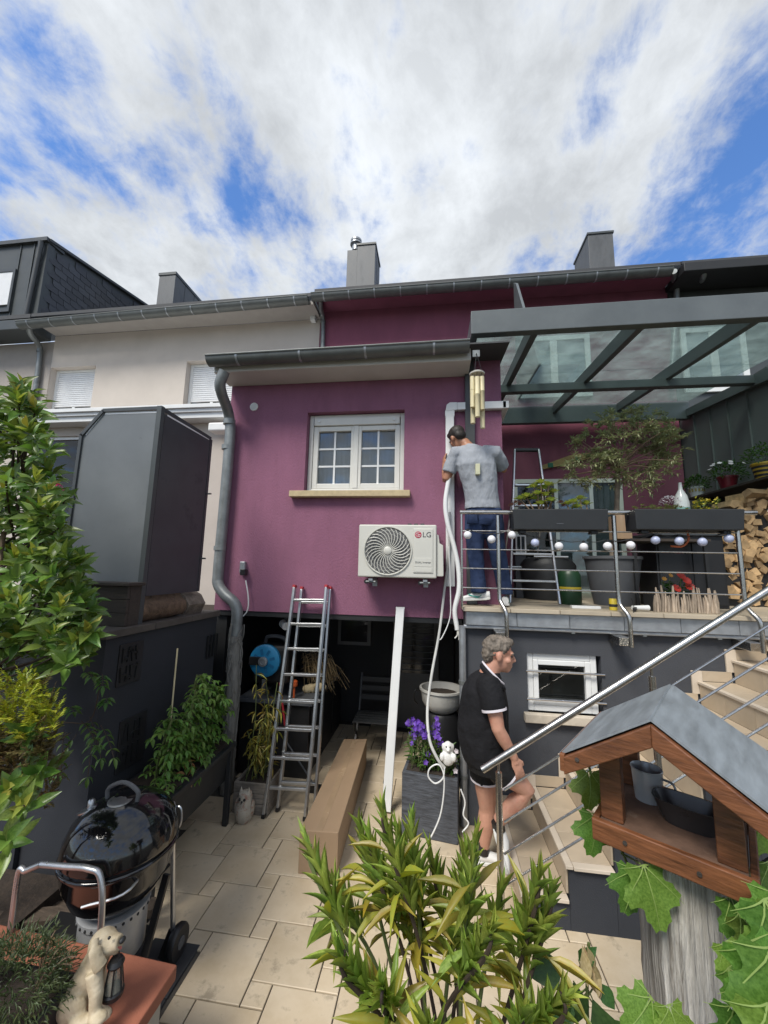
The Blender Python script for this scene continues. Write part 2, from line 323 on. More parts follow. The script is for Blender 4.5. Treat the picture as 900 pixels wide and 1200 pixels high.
m_chim = mat('chimney_sheet', (0.10, 0.105, 0.11), 0.55, metal=.2, var=.25, vscale=5, stretch=(1, 1, .4), spots=((.06, .06, .06), 5, .56, .5))
# ================================================================== GROUND AND PATIO
tag(MB().box((-300, -300, -0.5), (300, 300, -0.06)).build('ground', mat('earth', (0.07, 0.065, 0.045), 0.95, var=0.3, vscale=2)), kind='structure')
patio = tag(MB().box((-2.3, 0.2, -0.058), (4.17, 6.2, -0.012)).build('patio_floor', m_joint), kind='structure')
A_, B_ = 0.363, 0.127
def tile_mesh(n, w):
    g = 0.0035; mb = MB().box((g, g, -0.010), (w-g, w-g, 0.0)); me = mb.mesh(n, m_tile)
    bm = bmesh.new(); bm.from_mesh(me); bmesh.ops.bevel(bm, geom=[e for e in bm.edges if all(v.co.z > -0.001 for v in e.verts)], offset=0.003, segments=1, affect='EDGES'); bm.to_mesh(me); bm.free(); return me
me_l, me_s = tile_mesh('paving_tile', A_), tile_mesh('small_paving_tile', B_)
def infr(p, m=40):
    q = CAM.transposed() @ (V(p)-EYE)
    if q.z > -0.05: return False
    x, y = 450+F*q.x/-q.z, 600-F*q.y/-q.z
    return -m < x < 900+m and -m < y < 1200+m
for i in range(-16, 17):
    for j in range(-16, 17):
        x = -1.485 + i*A_ - j*B_; y = 2.592 + i*B_ + j*A_
        for me, w, ox, oy in ((me_l, A_, 0, 0), (me_s, B_, A_, 0)):
            cx, cy = x+ox+w/2, y+oy+w/2
            if not (-2.25 < cx-w/2 and cx < 2.6 and 0.9 < cy < 5.9): continue
            if cx > 0.75 and cy > 3.0: continue
            if cx < -1.40 and cy < 2.50 and cx+w/2 < -1.3: continue      # charcoal strip under the grill
            if not infr((cx, cy, 0), 60): continue
            o = inst('paving_tile', me, patio, (x+ox, y+oy, rnd(-0.0012, 0.0008)), rot=(rnd(-.003, .003), rnd(-.003, .003), 0))
for i in range(4):
    for j in range(5):
        x0 = -1.38 - 0.3*(i+1); y0 = 1.9+0.3*j - 0.3
        if y0 > 2.3: continue
        MB().box((x0+.003, y0+.003, -0.03), (x0+.297, y0+.297, 0.003)).build('charcoal_tile', m_charc, patio, bevel=.003)

# ================================================================== helper builders for walls, gutters, windows
def wall_holes(mb, x0, x1, z0, z1, Y, th, holes, depth=None):
    xs = sorted({x0, x1} | {h[0] for h in holes} | {h[1] for h in holes}); zs = sorted({z0, z1} | {h[2] for h in holes} | {h[3] for h in holes})
    for yy, fl in ((Y, 0), (Y+th, 1)):
        for a, b in zip(xs, xs[1:]):
            for c, d in zip(zs, zs[1:]):
                if any(h[0] <= a and b <= h[1] and h[2] <= c and d <= h[3] for h in holes): continue
                q = [(a, yy, c), (b, yy, c), (b, yy, d), (a, yy, d)]
                mb.poly(q[::-1] if fl else q)
    for a, b, c, d in [(x0, x1, z0, z1)]:
        for p, q in (((a, c), (b, c)), ((b, c), (b, d)), ((b, d), (a, d)), ((a, d), (a, c))):
            mb.poly([(p[0], Y, p[1]), (p[0], Y+th, p[1]), (q[0], Y+th, q[1]), (q[0], Y, q[1])])
    for a, b, c, d in holes:
        for p, q in (((a, c), (b, c)), ((b, c), (b, d)), ((b, d), (a, d)), ((a, d), (a, c))):
            mb.poly([(p[0], Y, p[1]), (q[0], Y, q[1]), (q[0], Y+th, q[1]), (p[0], Y+th, p[1])])
    return mb
def gutter(mb, p, q, r, joints=0.9, off=0.0):
    # half-round gutter with a rolled front bead and soldered joint bands, from p to q (along X)
    p, q = V(p), V(q)
    prof = [(r*math.cos(a), r*math.sin(a)) for a in [math.pi + math.pi*i/14 for i in range(15)]]
    prof += [(x*0.93, z*0.93) for x, z in prof[::-1]]
    mb.loft([[V((c.x, c.y+a, c.z+b)) for a, b in prof] for c in (p, q)])
    for c in (p, q):
        e = 0.004 if c is q else -0.004
        mb.prism([(c.x-e, c.y+a*0.985, c.z+b*0.985) for a, b in prof[:15]], (e, 0, 0))
    mb.tube([p+V((0, -r, 0.004)), q+V((0, -r, 0.004))], 0.012, 8)
    return mb
def gutter_joints(parent, p, q, r, step, off=.5):
    p, q = V(p), V(q); n = int((q-p).length/step)
    prof = [(r*1.05*math.cos(a), r*1.05*math.sin(a)) for a in [math.pi + math.pi*i/14 for i in range(15)]]; band = prof + [(a*.9, b*.9) for a, b in prof[::-1]]
    for i in range(n+1):
        t = (i+off)/max(n, 1)
        if t < 1: c = p.lerp(q, t); MB().loft([[V((c.x+e, c.y+a, c.z+b)) for a, b in band] for e in (-.011, .011)]).build('gutter_joint', m_zinclight, parent, smooth=True)
def pipe_run(mb, pts, r, n=12, collars=()):
    mb.tube(pts, r, n)
    for i, (a, b) in enumerate(collars):
        a, b = V(a), V(b); mb.tube([a, b], r*1.16, n)
    return mb
def frame_ring(mb, x0, x1, z0, z1, Y0, Y1, w):
    mb.box((x0, Y0, z0), (x0+w, Y1, z1)); mb.box((x1-w, Y0, z0), (x1, Y1, z1))
    mb.box((x0+w, Y0, z0), (x1-w, Y1, z0+w)); mb.box((x0+w, Y0, z1-w), (x1-w, Y1, z1)); return mb

# ================================================================== PURPLE HOUSE
ph = thing('purple_house', 'purple rendered terraced house with a projecting box bay over the dark undercroft', 'house', (-0.9, 4.15, 0))
YB, YX = 7.0, 4.15
PX0, PX1, PZ0 = -2.44, 0.71, 1.745
MB().box((-2.32, YB, 0), (4.16, YB+.3, 7.40)).build('upper_wall', m_purple_shaded, ph)
h = (-1.475, -0.345, 3.075, 4.015)
wb = wall_holes(MB(), PX0, PX1, PZ0, 4.62, YX, 0.30, [h])
wb.box((PX0, YX+.301, PZ0), (PX0+.2, YB-.002, 4.62)); wb.box((PX1-.2, YX+.301, PZ0), (PX1, YB-.002, 4.62))
wb.build('bay_wall', m_purple, ph)
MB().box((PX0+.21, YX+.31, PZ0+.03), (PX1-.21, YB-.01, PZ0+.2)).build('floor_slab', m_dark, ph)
MB().box((PX0+.02, YX+.012, PZ0-.055), (0.27, YX+.12, PZ0-.003)).build('edge_beam', m_dark, ph)
gxl = onY(243, 437, 3.7).x; gz = onY(400, 413, 3.715).z
MB().prism([(gxl+.02, 3.70, gz+.006), (gxl+.02, YB-.005, 4.95), (gxl+.02, YB-.005, 4.98), (gxl+.02, 3.70, gz+.022)], (PX1-gxl, 0, 0)).build('bay_roof', m_roof, ph)
zs_ = 4.375
MB().box((PX0-.03, 3.80, zs_), (0.36, YX-.003, 4.52)).build('soffit', m_soffitw, ph, bevel=.006)
gutter(MB(), (gxl, 3.715, gz), (0.335, 3.715, gz+.01), 0.082, 0.62).build('gutter', m_gutter, ph, smooth=True)
gutter_joints(ph, (gxl, 3.715, gz), (0.335, 3.715, gz+.01), .082, .62)
dp = [onY(263, 437, 3.72)+V((0, 0, .02)), onY(258, 449, 3.74), onY(260, 462, 3.82), onY(266, 478, 3.97), onY(269, 492, 4.06), onY(269.5, 512, 4.07), onY(263, 590, 4.07), onY(256, 668, 4.07), onY(256, 685, 4.06), onY(264, 697, 4.04), onY(274, 706, 4.02), onY(278, 718, 4.01), onY(276, 745, 4.0), onY(273, 800, 4.0), onY(270, 862, 4.0)]
P0 = dp[5:8]
dpm = MB(); pipe_run(dpm, curve_pts(dp[:13], 5), 0.058, 14, [(dp[4], dp[4]-V((0, 0, .06))), (onY(258, 640, 4.07), onY(257.6, 645, 4.07)), (onY(267, 522, 4.07), onY(266.6, 527, 4.07))])
MB.build(dpm, 'downpipe', m_pipe, ph, smooth=True)
lp = MB(); lp.tube([dp[12]-V((0, 0, .0)), dp[13], V((dp[14].x, dp[14].y, 0.0))], 0.066, 14); 
for k in range(46):                        # dry vine stems wound round the pipe foot
    a = rnd(0, 6.28); z0 = rnd(0.2, 1.3); z1 = z0+rnd(.15, .5); pts = []
    for i in range(5):
        t = i/4; aa = a+rnd(-.5, .5)+t*rnd(-.4, .4); zz_ = z0+(z1-z0)*t
        pts.append((dp[13].x+.074*math.cos(aa), dp[13].y+.074*math.sin(aa), zz_))
    lp.tube(pts, 0.006, 5)
lp.build('pipe_foot', mat('old_pipe', (0.19, 0.185, 0.17), 0.8, var=0.35, vscale=14, stretch=(3, 3, 0.5), bump=0.6, bscale=40), ph, smooth=True)
# window of the bay
Yf = YX+.085
wf = MB(); frame_ring(wf, h[0]+.004, h[1]-.004, h[2]+.004, h[3]-.005, Yf, Yf+.09, 0.048)
wf.box((h[0]+.06, Yf-.012, h[3]-.135), (h[1]-.06, Yf+.08, h[3]-.045))
win = wf.build('window', m_white2, ph, bevel=.006)
xm = (h[0]+h[1])/2
for s in (-1, 1):
    xa, xb = (h[0]+.056, xm-.004) if s < 0 else (xm+.004, h[1]-.056)
    za, zb = h[2]+.056, h[3]-.14
    fm = MB(); frame_ring(fm, xa, xb, za, zb, Yf+.012, Yf+.07, 0.058); 
    if s < 0: fm.box((xm-.028, Yf+.0, za), (xm+.028, Yf+.011, zb))
    fm.build('casement', m_white2, win, bevel=.005)
    mm_ = MB(); xc = (xa+xb)/2; mm_.box((xc-.011, Yf+.036, za+.058), (xc+.011, Yf+.045, zb-.058))
    for t in (1/3, 2/3):
        zc_ = za+.058+(zb-za-.116)*t; mm_.box((xa+.058, Yf+.038, zc_-.011), (xb-.058, Yf+.0472, zc_+.011))
    mm_.build('glazing_bar', m_white, win)
    MB().box((xa+.05, Yf+.05, za+.05), (xb-.05, Yf+.058, zb-.05)).build('pane', g_win, win)
for s in (-1, 1):
    c = V((xm+s*.44, Yf-.012, h[3]-.088)); MB().tube([c, c-V((0, .012, 0))], .012, 10).build('shutter_guide_stop', m_white, win)
MB().box((h[0]-.05, YX+.42, h[2]-.1), (h[1]+.05, YX+.425, h[3]+.1)).build('curtain', m_curtain, ph)
MB().box((h[0]-.14, YX-.085, h[2]-.068), (h[1]+.075, YX+.08, h[2])).build('window_sill', m_sand, ph, bevel=.006)
c = onY(298, 477, YX); vm = MB().lathe([(.050, 0), (.050, .012), (.044, .018), (.036, .018)], c, 24, Matrix.Rotation(R(90), 3, 'X')); vo = vm.build('vent', m_white, ph, smooth=True)
vm = MB()
for k in range(5): vm.box((c.x-.03, c.y-.0235, c.z-.026+k*.012), (c.x+.03, c.y-.019, c.z-.021+k*.012))
vm.build('vent_grille', m_shutter, vo)
# upper roof, eaves and gutter
MB().box((-2.31, 6.58, 7.36), (4.1, YB-.003, 7.42)).build('upper_soffit', m_purple_shaded, ph)
MB().prism([(-2.3, 6.5, 7.43), (-2.3, 11.0, 9.9), (-2.3, 11.0, 10.0), (-2.3, 6.5, 7.5)], (6.45, 0, 0)).build('roof', m_roof, ph)
ga, gb = onY(366, 347.5, 6.5), onY(786, 316.5, 6.5)
gutter(MB(), ga, gb, 0.10, 0.42).build('upper_gutter', m_gutter, ph, smooth=True)
gutter_joints(ph, ga, gb, .10, .45)
pr = [onY(376, 352, 6.55), onY(376, 362, 6.75), onY(378.5, 376, 6.93), onY(378, 415, 6.94)]
pipe_run(MB(), curve_pts(pr, 5), 0.045, 12, [(pr[2], pr[2]-V((0, 0, .05)))]).build('upper_downpipe', m_zincgrey, ph, smooth=True)
pr = [onY(790, 318, 6.5), onY(791, 330, 6.75), onY(793, 346, 6.9), V((4.02, 6.9, 5.4))]
pipe_run(MB(), curve_pts(pr, 4), 0.045, 12).build('right_downpipe', m_zincgrey, ph, smooth=True)
def chimney(parent, tl, tr, bl, Y0, dY, cap=.05, flue=None, m=m_chim):
    a, b = onY(*tl, Y0), onY(*tr, Y0); z = (a.z+b.z)/2; zb_ = onY(*bl, Y0).z-.6
    ch = MB().box((a.x, Y0, zb_), (b.x, Y0+dY, z)).build('chimney', m, parent, bevel=.006)
    MB().box((a.x-.02, Y0-.02, z+.001), (b.x+.02, Y0+dY+.02, z+cap)).build('chimney_cap', m_clad, ch)
    for k in range(1, 3):
        MB().box((b.x+.0005, Y0+dY*k/3-.006, zb_), (b.x+.008, Y0+dY*k/3+.006, z-.002)).build('chimney_seam', m, ch)
    return ch, a, b, z
ch, a, b, z = chimney(ph, (419, 288), (440, 286), (417, 345), 8.5, .75)
MB().box((a.x-.26, 8.52, z-1.6), (a.x-.003, 9.2, z-.09)).build('chimney_flank', m_chim, ch)
MB().lathe([(.10, -.05), (.10, .12), (.15, .13), (.15, .17), (.09, .20), (.14, .21), (.14, .26), (.03, .29)], (a.x-.06, 8.6, z-.02), 16).build('flue_cap', m_zinclight, ch, smooth=True)
chimney(ph, (689, 276), (718, 272), (690, 320), 8.6, .9)
for (xa_, xb_) in ((606, 690), (796, 872)):              # upper windows, seen through the glass canopy
    a, b = onY(xa_, 400, YB), onY(xb_, 400, YB); z0, z1 = 5.35, 6.55
    w = frame_ring(MB(), a.x, b.x, z0, z1, YB-.05, YB-.003, .09).build('upper_window', m_white, ph, bevel=.006)
    MB().box(((a.x+b.x)/2-.06, YB-.045, z0+.09), ((a.x+b.x)/2+.06, YB-.004, z1-.09)).build('window_stile', m_white, w)
    MB().box((a.x+.085, YB-.03, z0+.085), (b.x-.085, YB-.022, z1-.085)).build('pane', g_win, w)
    MB().box((a.x+.085, YB-.012, z0+.085), (b.x-.085, YB-.0035, z1-.085)).build('curtain', m_curtain, w)
# undercroft: dim room below the bay
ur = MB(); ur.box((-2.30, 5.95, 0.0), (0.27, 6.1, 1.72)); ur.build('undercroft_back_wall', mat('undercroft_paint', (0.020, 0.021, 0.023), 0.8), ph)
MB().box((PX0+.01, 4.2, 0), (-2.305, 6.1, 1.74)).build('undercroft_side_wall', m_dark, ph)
MB().box((-0.62, 5.90, 0.0), (0.05, 5.948, 1.55)).build('back_door', mat('undercroft_door', (0.10, 0.10, 0.10), 0.6), ph, bevel=.004)
d_ = ph.children[-1]
MB().box((-0.55, 5.892, 0.75), (-0.02, 5.899, 1.48)).build('door_pane', mat('dim_glass', (0.02, 0.022, 0.025), 0.1), d_)
for k in range(8): MB().box((-0.55, 5.884, 0.79+k*.085), (-0.02, 5.8915, 0.80+k*.085)).build('blind_slat', m_greypot, d_)
MB().box((-1.45, 5.90, 1.10), (-0.95, 5.948, 1.5)).build('undercroft_window', mat('dim_frame', (0.12, 0.12, 0.12), 0.5), ph)
MB().box((-1.40, 5.892, 1.15), (-1.0, 5.899, 1.45)).build('pane', mat('dim_glass2', (0.02, 0.022, 0.025), 0.1), ph.children[-1])

# ================================================================== BEIGE HOUSE
bh = thing('beige_house', 'pale beige rendered house with two closed white roller shutters left of the purple one', 'house', (-5.3, 7.0, 0))
hs = []
for (tl, wd) in (((59.5, 431), 1.12), ((219, 423.5), 1.12)):
    p = onY(*tl, YB); hs.append((p.x, p.x+wd, 5.42, p.z))
wall_holes(MB(), -8.42, -2.325, 0, 7.22, YB, .3, hs).build('wall', m_beige, bh)
for (a, b, c, d) in hs:
    w = frame_ring(MB(), a+.003, b-.003, c+.003, d-.003, YB+.14, YB+.2, .055).build('window', m_white, bh, bevel=.004)
    n = 17; zt, zb2 = d-.06, c+.19; sh = MB()
    for k in range(n):
        za = zb2+(zt-zb2)*k/n; sh.prism([(a+.06, YB+.165, za+.002), (a+.06, YB+.150, za+.012), (a+.06, YB+.150, za+(zt-zb2)/n-.010), (a+.06, YB+.165, za+(zt-zb2)/n)], (b-a-.12, 0, 0))
    sh.box((a+.06, YB+.166, zb2), (b-.06, YB+.172, zt))
    so_ = sh.build('roller_shutter', m_shutter, w); so_['kind'] = 'stuff'
    MB().box((a+.05, YB+.175, c+.05), (b-.05, YB+.183, d-.05)).build('pane', g_dark, w)
    MB().box((a+.5, YB+.158, c+.058), (a+.56, YB+.19, zb2)).build('mullion', m_white, w)
    MB().box((a-.02, YB+.4, c), (b+.02, YB+.42, d)).build('room', m_room, w)
MB().box((-8.42, 6.55, 7.225), (-2.318, YB-.003, 7.30)).build('soffit', mat('beige_soffit', (0.36, 0.335, 0.31), 0.85, var=.06), bh)
MB().prism([(-8.5, 6.5, 7.36), (-8.5, 11.0, 9.9), (-8.5, 11.0, 10.0), (-8.5, 6.5, 7.43)], (6.19, 0, 0)).build('roof', m_roof, bh)
ga, gb = onY(24, 380, 6.45), onY(362, 350, 6.45)
gutter(MB(), ga, gb, 0.105, 0.55).build('gutter', m_gutter, bh, smooth=True)
gutter_joints(bh, ga, gb, .105, .5)
pr = [onY(33, 381, 6.47), onY(36, 392, 6.6), onY(44, 402, 6.82), onY(47, 410, 6.93), onY(44, 440, 6.94), onY(37, 486, 6.94)]
pipe_run(MB(), curve_pts(pr, 5), 0.052, 12, [(pr[3], pr[3]-V((0, 0, .06)))]).build('downpipe', m_zincgrey, bh, smooth=True)
ch, a, b, z = chimney(bh, (187, 323), (206, 322), (183, 358), 9.0, 1.3, .08)
p = onY(367, 374, 6.93); MB().box((p.x-.05, p.y-.06, p.z-.05), (p.x+.05, 6.998, p.z+.05)).build('sensor_box', m_white, bh, bevel=.01)
# its lower extension: white moulded flat-roof edge, glazed window and a strip of wall
zt = onY(120, 477, 5.2).z
for k, (dz0, dz1, dy) in enumerate(((-.06, 0, 0), (-.115, -.062, .035), (-.20, -.117, .07))):
    MB().box((-9.6, 5.2+dy, zt+dz0), (PX0-.02, 6.99, zt+dz1)).build('roof_edge', m_white, bh, bevel=.004)
ha = onY(40, 512, 5.5); hb = onY(96, 600, 5.5); hw = (ha.x, onY(120, 512, 5.5).x, onY(60, 640, 5.5).z, ha.z)
wall_holes(MB(), -9.6, PX0-.03, 0, zt-.2, 5.5, .2, [hw]).build('extension_wall', m_beige, bh)
w = frame_ring(MB(), hw[0], hw[1], hw[2], hw[3], 5.54, 5.6, .05).build('garden_window', m_white, bh)
MB().box((hw[0]+.04, 5.57, hw[2]+.04), (hw[1]-.04, 5.578, hw[3]-.04)).build('pane', g_dark, w)
MB().box((hw[0], 5.72, hw[2]), (hw[1], 5.75, hw[3])).build('room', m_room, w)
p0, p1 = onY(244, 495, 5.15), onY(268, 504, 5.15)
MB().box((p0.x, 5.15, p1.z), (p1.x, 5.35, p0.z)).build('wall_lamp', m_white, bh, bevel=.02)

# ================================================================== SLATE HOUSE (far left)
sh = thing('slate_house', 'house at the far left edge with a dark slate-hung dormer cheek', 'house', (-9.5, 7.0, 0))
MB().box((-13.5, YB+.01, 0), (-8.425, YB+.31, 7.1)).build('wall', mat('tan_render', (0.33, 0.30, 0.275), 0.9, var=.07, bump=.4, bscale=120), sh)
MB().box((-13.5, 6.5, 7.1), (-8.53, 7.0, 7.32)).build('eave', m_clad, sh, bevel=.01)
MB().prism([(-13.5, 6.5, 7.34), (-13.5, 11.0, 9.9), (-13.5, 11.0, 10.0), (-13.5, 6.5, 7.43)], (4.98, 0, 0)).build('roof', m_roof, sh)
XC = -8.62
Yd = 6.75
tlc = V((XC, Yd, onX(44, 287, XC).z if False else onY(44, 287, Yd).z))
yb_ = 11.2
zt0 = tlc.z; zt1 = 10.15
ck = MB(); ck.prism([(XC-.02, Yd, 7.3), (XC-.02, yb_, 9.9), (XC-.02, yb_, zt1), (XC-.02, Yd, zt0)], (-.12, 0, 0)); chk = ck.build('dormer_cheek', m_clad, sh)
# slates: one piece each, diagonal courses lapping upwards
sw, shh = 0.30, 0.155
def ztop(y): return zt0 + (zt1-zt0)*(y-Yd)/(yb_-Yd)
def zbot(y): return 7.42 + (y-Yd)*0.577
sm_ = MB(); sm_.add([(0, 0, 0), (0, sw-.008, 0), (0, sw-.008, -shh*1.25), (0, .03, -shh*1.25), (0, 0, -shh*1.0), (.012, 0, 0), (.012, sw-.008, 0), (.022, sw-.008, -shh*1.25), (.022, .03, -shh*1.25), (.022, 0, -shh*1.0)],
    [(5, 6, 7, 8, 9), (4, 3, 2, 1, 0), (0, 1, 6, 5), (1, 2, 7, 6), (2, 3, 8, 7), (3, 4, 9, 8), (4, 0, 5, 9)])
sme = sm_.mesh('slate_shingle', m_slate)
row = 0; zr = 7.55
while zr < 10.3:
    y = Yd + .02 + (row % 2)*sw/2
    while y < yb_-.3:
        if zr - shh*.9 > zbot(y+sw*.3)-.35 and zr < ztop(y+.03)-.02 and zr < ztop(y+sw)-.0:
            if len(chk.children) < 295: inst('slate_shingle', sme, chk, (XC-.018, y, zr))
        y += sw
    zr += shh; row += 1
MB().bar((XC-.04, Yd-.06, zt0+.03), (XC-.04, yb_, zt1+.03), .20, .07).build('verge_trim', m_anth, sh, bevel=.008)
MB().box((-13.5, Yd-.05, 7.33), (XC+.0, Yd+.1, zt0)).build('dormer_front', m_clad, sh)
MB().box((-13.5, Yd-.12, zt0-.02), (XC+.03, Yd+.3, zt0+.07)).build('dormer_eave', m_anth, sh)
for xx in (-8.95, -9.3): MB().box((xx-.01, Yd-.07, 7.33), (xx+.01, Yd-.051, zt0-.02)).build('standing_seam', m_clad, sh)
pa, pb = onY(0, 318, Yd-.06), onY(12, 366, Yd-.06)
w = frame_ring(MB(), pb.x-1.2, pb.x, pb.z, pa.z, Yd-.10, Yd-.052, .06).build('dormer_window', m_anth, sh)
MB().box((pb.x-1.15, Yd-.085, pb.z+.18), (pb.x-.06, Yd-.055, pa.z-.05)).build('roller_shutter', m_shutter, w)
pr = [V((XC-.10, Yd-.13, zt0-.05)), V((XC-.10, Yd-.12, zt0-.15)), V((XC-.13, Yd-.11, zt0-.4)), V((XC-.20, Yd-.11, 7.4))]
pipe_run(MB(), pr, .05, 10).build('downpipe', m_anth, sh, smooth=True)

# ================================================================== DARK HOUSE (right)
dh = thing('dark_clad_house', 'dark zinc-clad neighbouring house wall closing the right side of the terrace', 'house', (4.4, 6.0, 0))
XW = 4.17
MB().box((XW+.03, 3.0, 0), (XW+.3, YB+.3, 4.9)).build('wall', m_clad, dh)
y = 3.4
while y < YB-.02:
    MB().box((XW+.008, y+.006, 1.9), (XW+.029, min(y+.36, YB)-.006, 4.88)).build('zinc_panel', m_clad2, dh)
    MB().bar((XW+.002, y, 1.9), (XW+.002, y, 4.88), .014, .03).build('standing_seam', m_clad2, dh)
    y += .36
MB().box((4.18, YB+.002, 4.9), (9.0, YB+.3, 7.3)).build('upper_wall', m_clad, dh)
e0 = onY(800, 309, 6.45); e1 = onY(900, 303, 6.45)
MB().box((e0.x, 6.42, e0.z-.16), (9.5, 6.9, e0.z)).build('eave', m_dark, dh, bevel=.01)
MB().box((e0.x+.02, 6.9, e0.z-.12), (9.5, 7.0, e0.z-.02)).build('soffit', m_dark, dh)
MB().prism([(e0.x, 6.45, e0.z+.0), (e0.x, 11, e0.z+2.4), (e0.x, 11, e0.z+2.5), (e0.x, 6.45, e0.z+.05)], (6, 0, 0)).build('roof', m_roof, dh)
pr = [onY(825, 313, 6.5), onY(824, 325, 6.6), onY(820, 332, 6.9)]
pipe_run(MB(), curve_pts(pr, 4), .045, 10).build('downpipe', m_zincgrey, dh, smooth=True)

# ================================================================== TERRACE with its lower wall
TX0, TY = 0.285, 3.88
te = thing('terrace', 'raised terrace on a dark grey wall with a small white basement window', 'terrace', (2.2, 3.9, 0))
ha, hb = onY(617, 765, TY), onY(708, 840, TY); hh = (ha.x, hb.x, hb.z, ha.z)
wall_holes(MB(), TX0, 4.16, 0, 1.71, TY, .25, [hh]).build('wall', m_twall, te)
MB().box((TX0, TY+.251, 0), (TX0+.2, 6.1, 1.71)).build('side_wall', m_twall, te)
MB().box((TX0-.0, TY+.05, 1.712), (4.16, YB-.003, 1.86)).build('slab', m_twall, te)
for k in range(10):
    for j in range(7):
        x0 = TX0-.03+.43*k; y0 = 3.76+.46*j
        if x0 > 4.1: continue
        MB().box((x0+.003, y0+.003, 1.862), (min(x0+.427, 4.16), y0+.457, 1.898)).build('terrace_tile', m_deck, te, bevel=.003)
zl = 1.862
for k in range(9):
    x0 = TX0-.0+.46*k
    MB().box((x0+.0015, 3.80, 1.735), (min(x0+.4585, 4.16), 3.925, zl-.004)).build('edge_panel', m_zinclight, te, bevel=.004)
MB().box((TX0-.02, 3.815, 1.700), (4.16, 3.875, 1.733)).build('edge_gutter', m_zinclight, te, bevel=.01)
for k in range(7): MB().bar((.62+.6*k, 3.84, 1.697), (.65+.6*k, 3.84, 1.697), .05, .012).build('gutter_bracket', m_zincgrey, te)
w = frame_ring(MB(), hh[0]+.004, hh[1]-.03, hh[2]+.004, hh[3]-.004, TY+.03, TY+.11, .055).build('basement_window', m_white, te, bevel=.006)
frame_ring(MB(), hh[0]+.06, hh[1]-.086, hh[2]+.06, hh[3]-.06, TY+.02, TY+.09, .045).build('casement', m_white, w, bevel=.006)
MB().box((hh[0]+.1, TY+.06, hh[2]+.1), (hh[1]-.125, TY+.066, hh[3]-.1)).build('pane', g_dark, w)
MB().box((hh[0]-.1, TY+.27, hh[2]-.1), (hh[1]+.1, TY+.30, hh[3]+.1)).build('room', m_dark, w)
for pyx in (788, 821):
    z = onY(650, pyx, TY-.02).z
    MB().tube([(hh[0]-.01, TY-.012, z), (hh[1]+.02, TY-.012, z)], .011, 8).build('guard_bar', m_steel, w, smooth=True)
MB().box((hh[0]-.04, TY-.06, hh[2]-.075), (hh[1]+.10, TY+.08, hh[2]-.0)).build('window_sill', m_stone, te, bevel=.006)
# door and window at the back of the terrace
pa, pb = onY(601, 562, YB-.03), onY(727, 600, YB-.03)
x0, x1, z1 = pa.x, pb.x+.05, pa.z
bd = frame_ring(MB(), x0, x1, 1.9, z1, YB-.05, YB-.002, .07).build('terrace_door', m_white2, ph)
for t in (.40, .72): MB().box((x0+(x1-x0)*t-.03, YB-.045, 1.97), (x0+(x1-x0)*t+.03, YB-.004, z1-.07)).build('door_stile', m_white, bd)
MB().box((x0+.07, YB-.03, 1.97), (x0+(x1-x0)*.4-.03, YB-.022, z1-.07)).build('dark_pane', g_dark, bd)
MB().box((x0+(x1-x0)*.4+.03, YB-.03, 1.97), (x1-.07, YB-.022, z1-.07)).build('pane', g_win, bd)
MB().box((x0+.07, YB-.008, 1.97), (x0+(x1-x0)*.4-.03, YB-.0035, z1-.07)).build('room', m_dark, bd)
MB().box((x0+(x1-x0)*.4+.03, YB-.008, 1.97), (x1-.07, YB-.0035, z1-.07)).build('curtain', mat('pale_interior', (.16, .18, .18), .9, var=.5, vscale=2.5), bd)

# ================================================================== STAIRCASE
st = thing('staircase', 'beige tiled outdoor steps with dark sides climbing right to the terrace', 'staircase', (1.2, 3.4, 0))
SX0, RISE, GO, SY0, SY1 = 0.56, 0.19, 0.283, 2.92, TY-.004
for k in range(10):
    x0 = SX0+GO*k; z = RISE*(k+1)
    zb_ = max(0, z-.62)
    if k < 9: MB().prism([(x0+.012, SY0+.02, zb_ if k > 2 else 0), (x0+GO+.010, SY0+.02, (zb_+.19) if k > 2 else 0), (x0+GO+.010, SY0+.02, z-.022), (x0+.012, SY0+.02, z-.022)], (0, SY1-SY0-.04, 0)).build('step_body', m_greywall, st)
    if k < 9:
        for j in range(3):
            wj = (SY1-SY0-.07)/3; y0 = SY0+.045+wj*j
            MB().box((x0+.036, y0+.0015, z-.021), (x0+GO-.001, y0+wj-.0015, z)).build('tread_tile', m_tile2, st, bevel=.002)
            MB().box((x0, y0+.0015, z-RISE+.001), (x0+.0115, y0+wj-.0015, z-.022)).build('riser_tile', m_tile2, st)
        MB().box((x0-.012, SY0-.004, z-.0205), (x0+.034, SY1-.02, z+.0005)).build('nosing', m_trim, st, bevel=.003)
        MB().box((x0+.036, SY0-.012, z-.0205), (x0+GO-.001, SY0+.043, z+.0004)).build('tread_border', m_trim, st, bevel=.003)
        MB().box((x0+GO*0+.036, SY1-.016, z+.001), (x0+GO-.014, SY1-.003, z+.085)).build('skirting', m_tile2, st)
        MB().box((x0-.05, SY1-.017, z-RISE+.001+.085), (x0+.034, SY1-.0035, z+.085)).build('skirting', m_trim, st)
sr = thing('stair_railing', 'brushed steel handrail with four rods sloping up beside the tiled steps', 'railing', (.43, 2.8, 0))
ha, hb = onY(565, 902, 2.8), onY(900, 692, 2.8); du = (hb-ha).normalized(); he = ha+du*2.75
MB().tube([ha, he], .0235, 14).build('handrail', m_steel, sr, smooth=True)
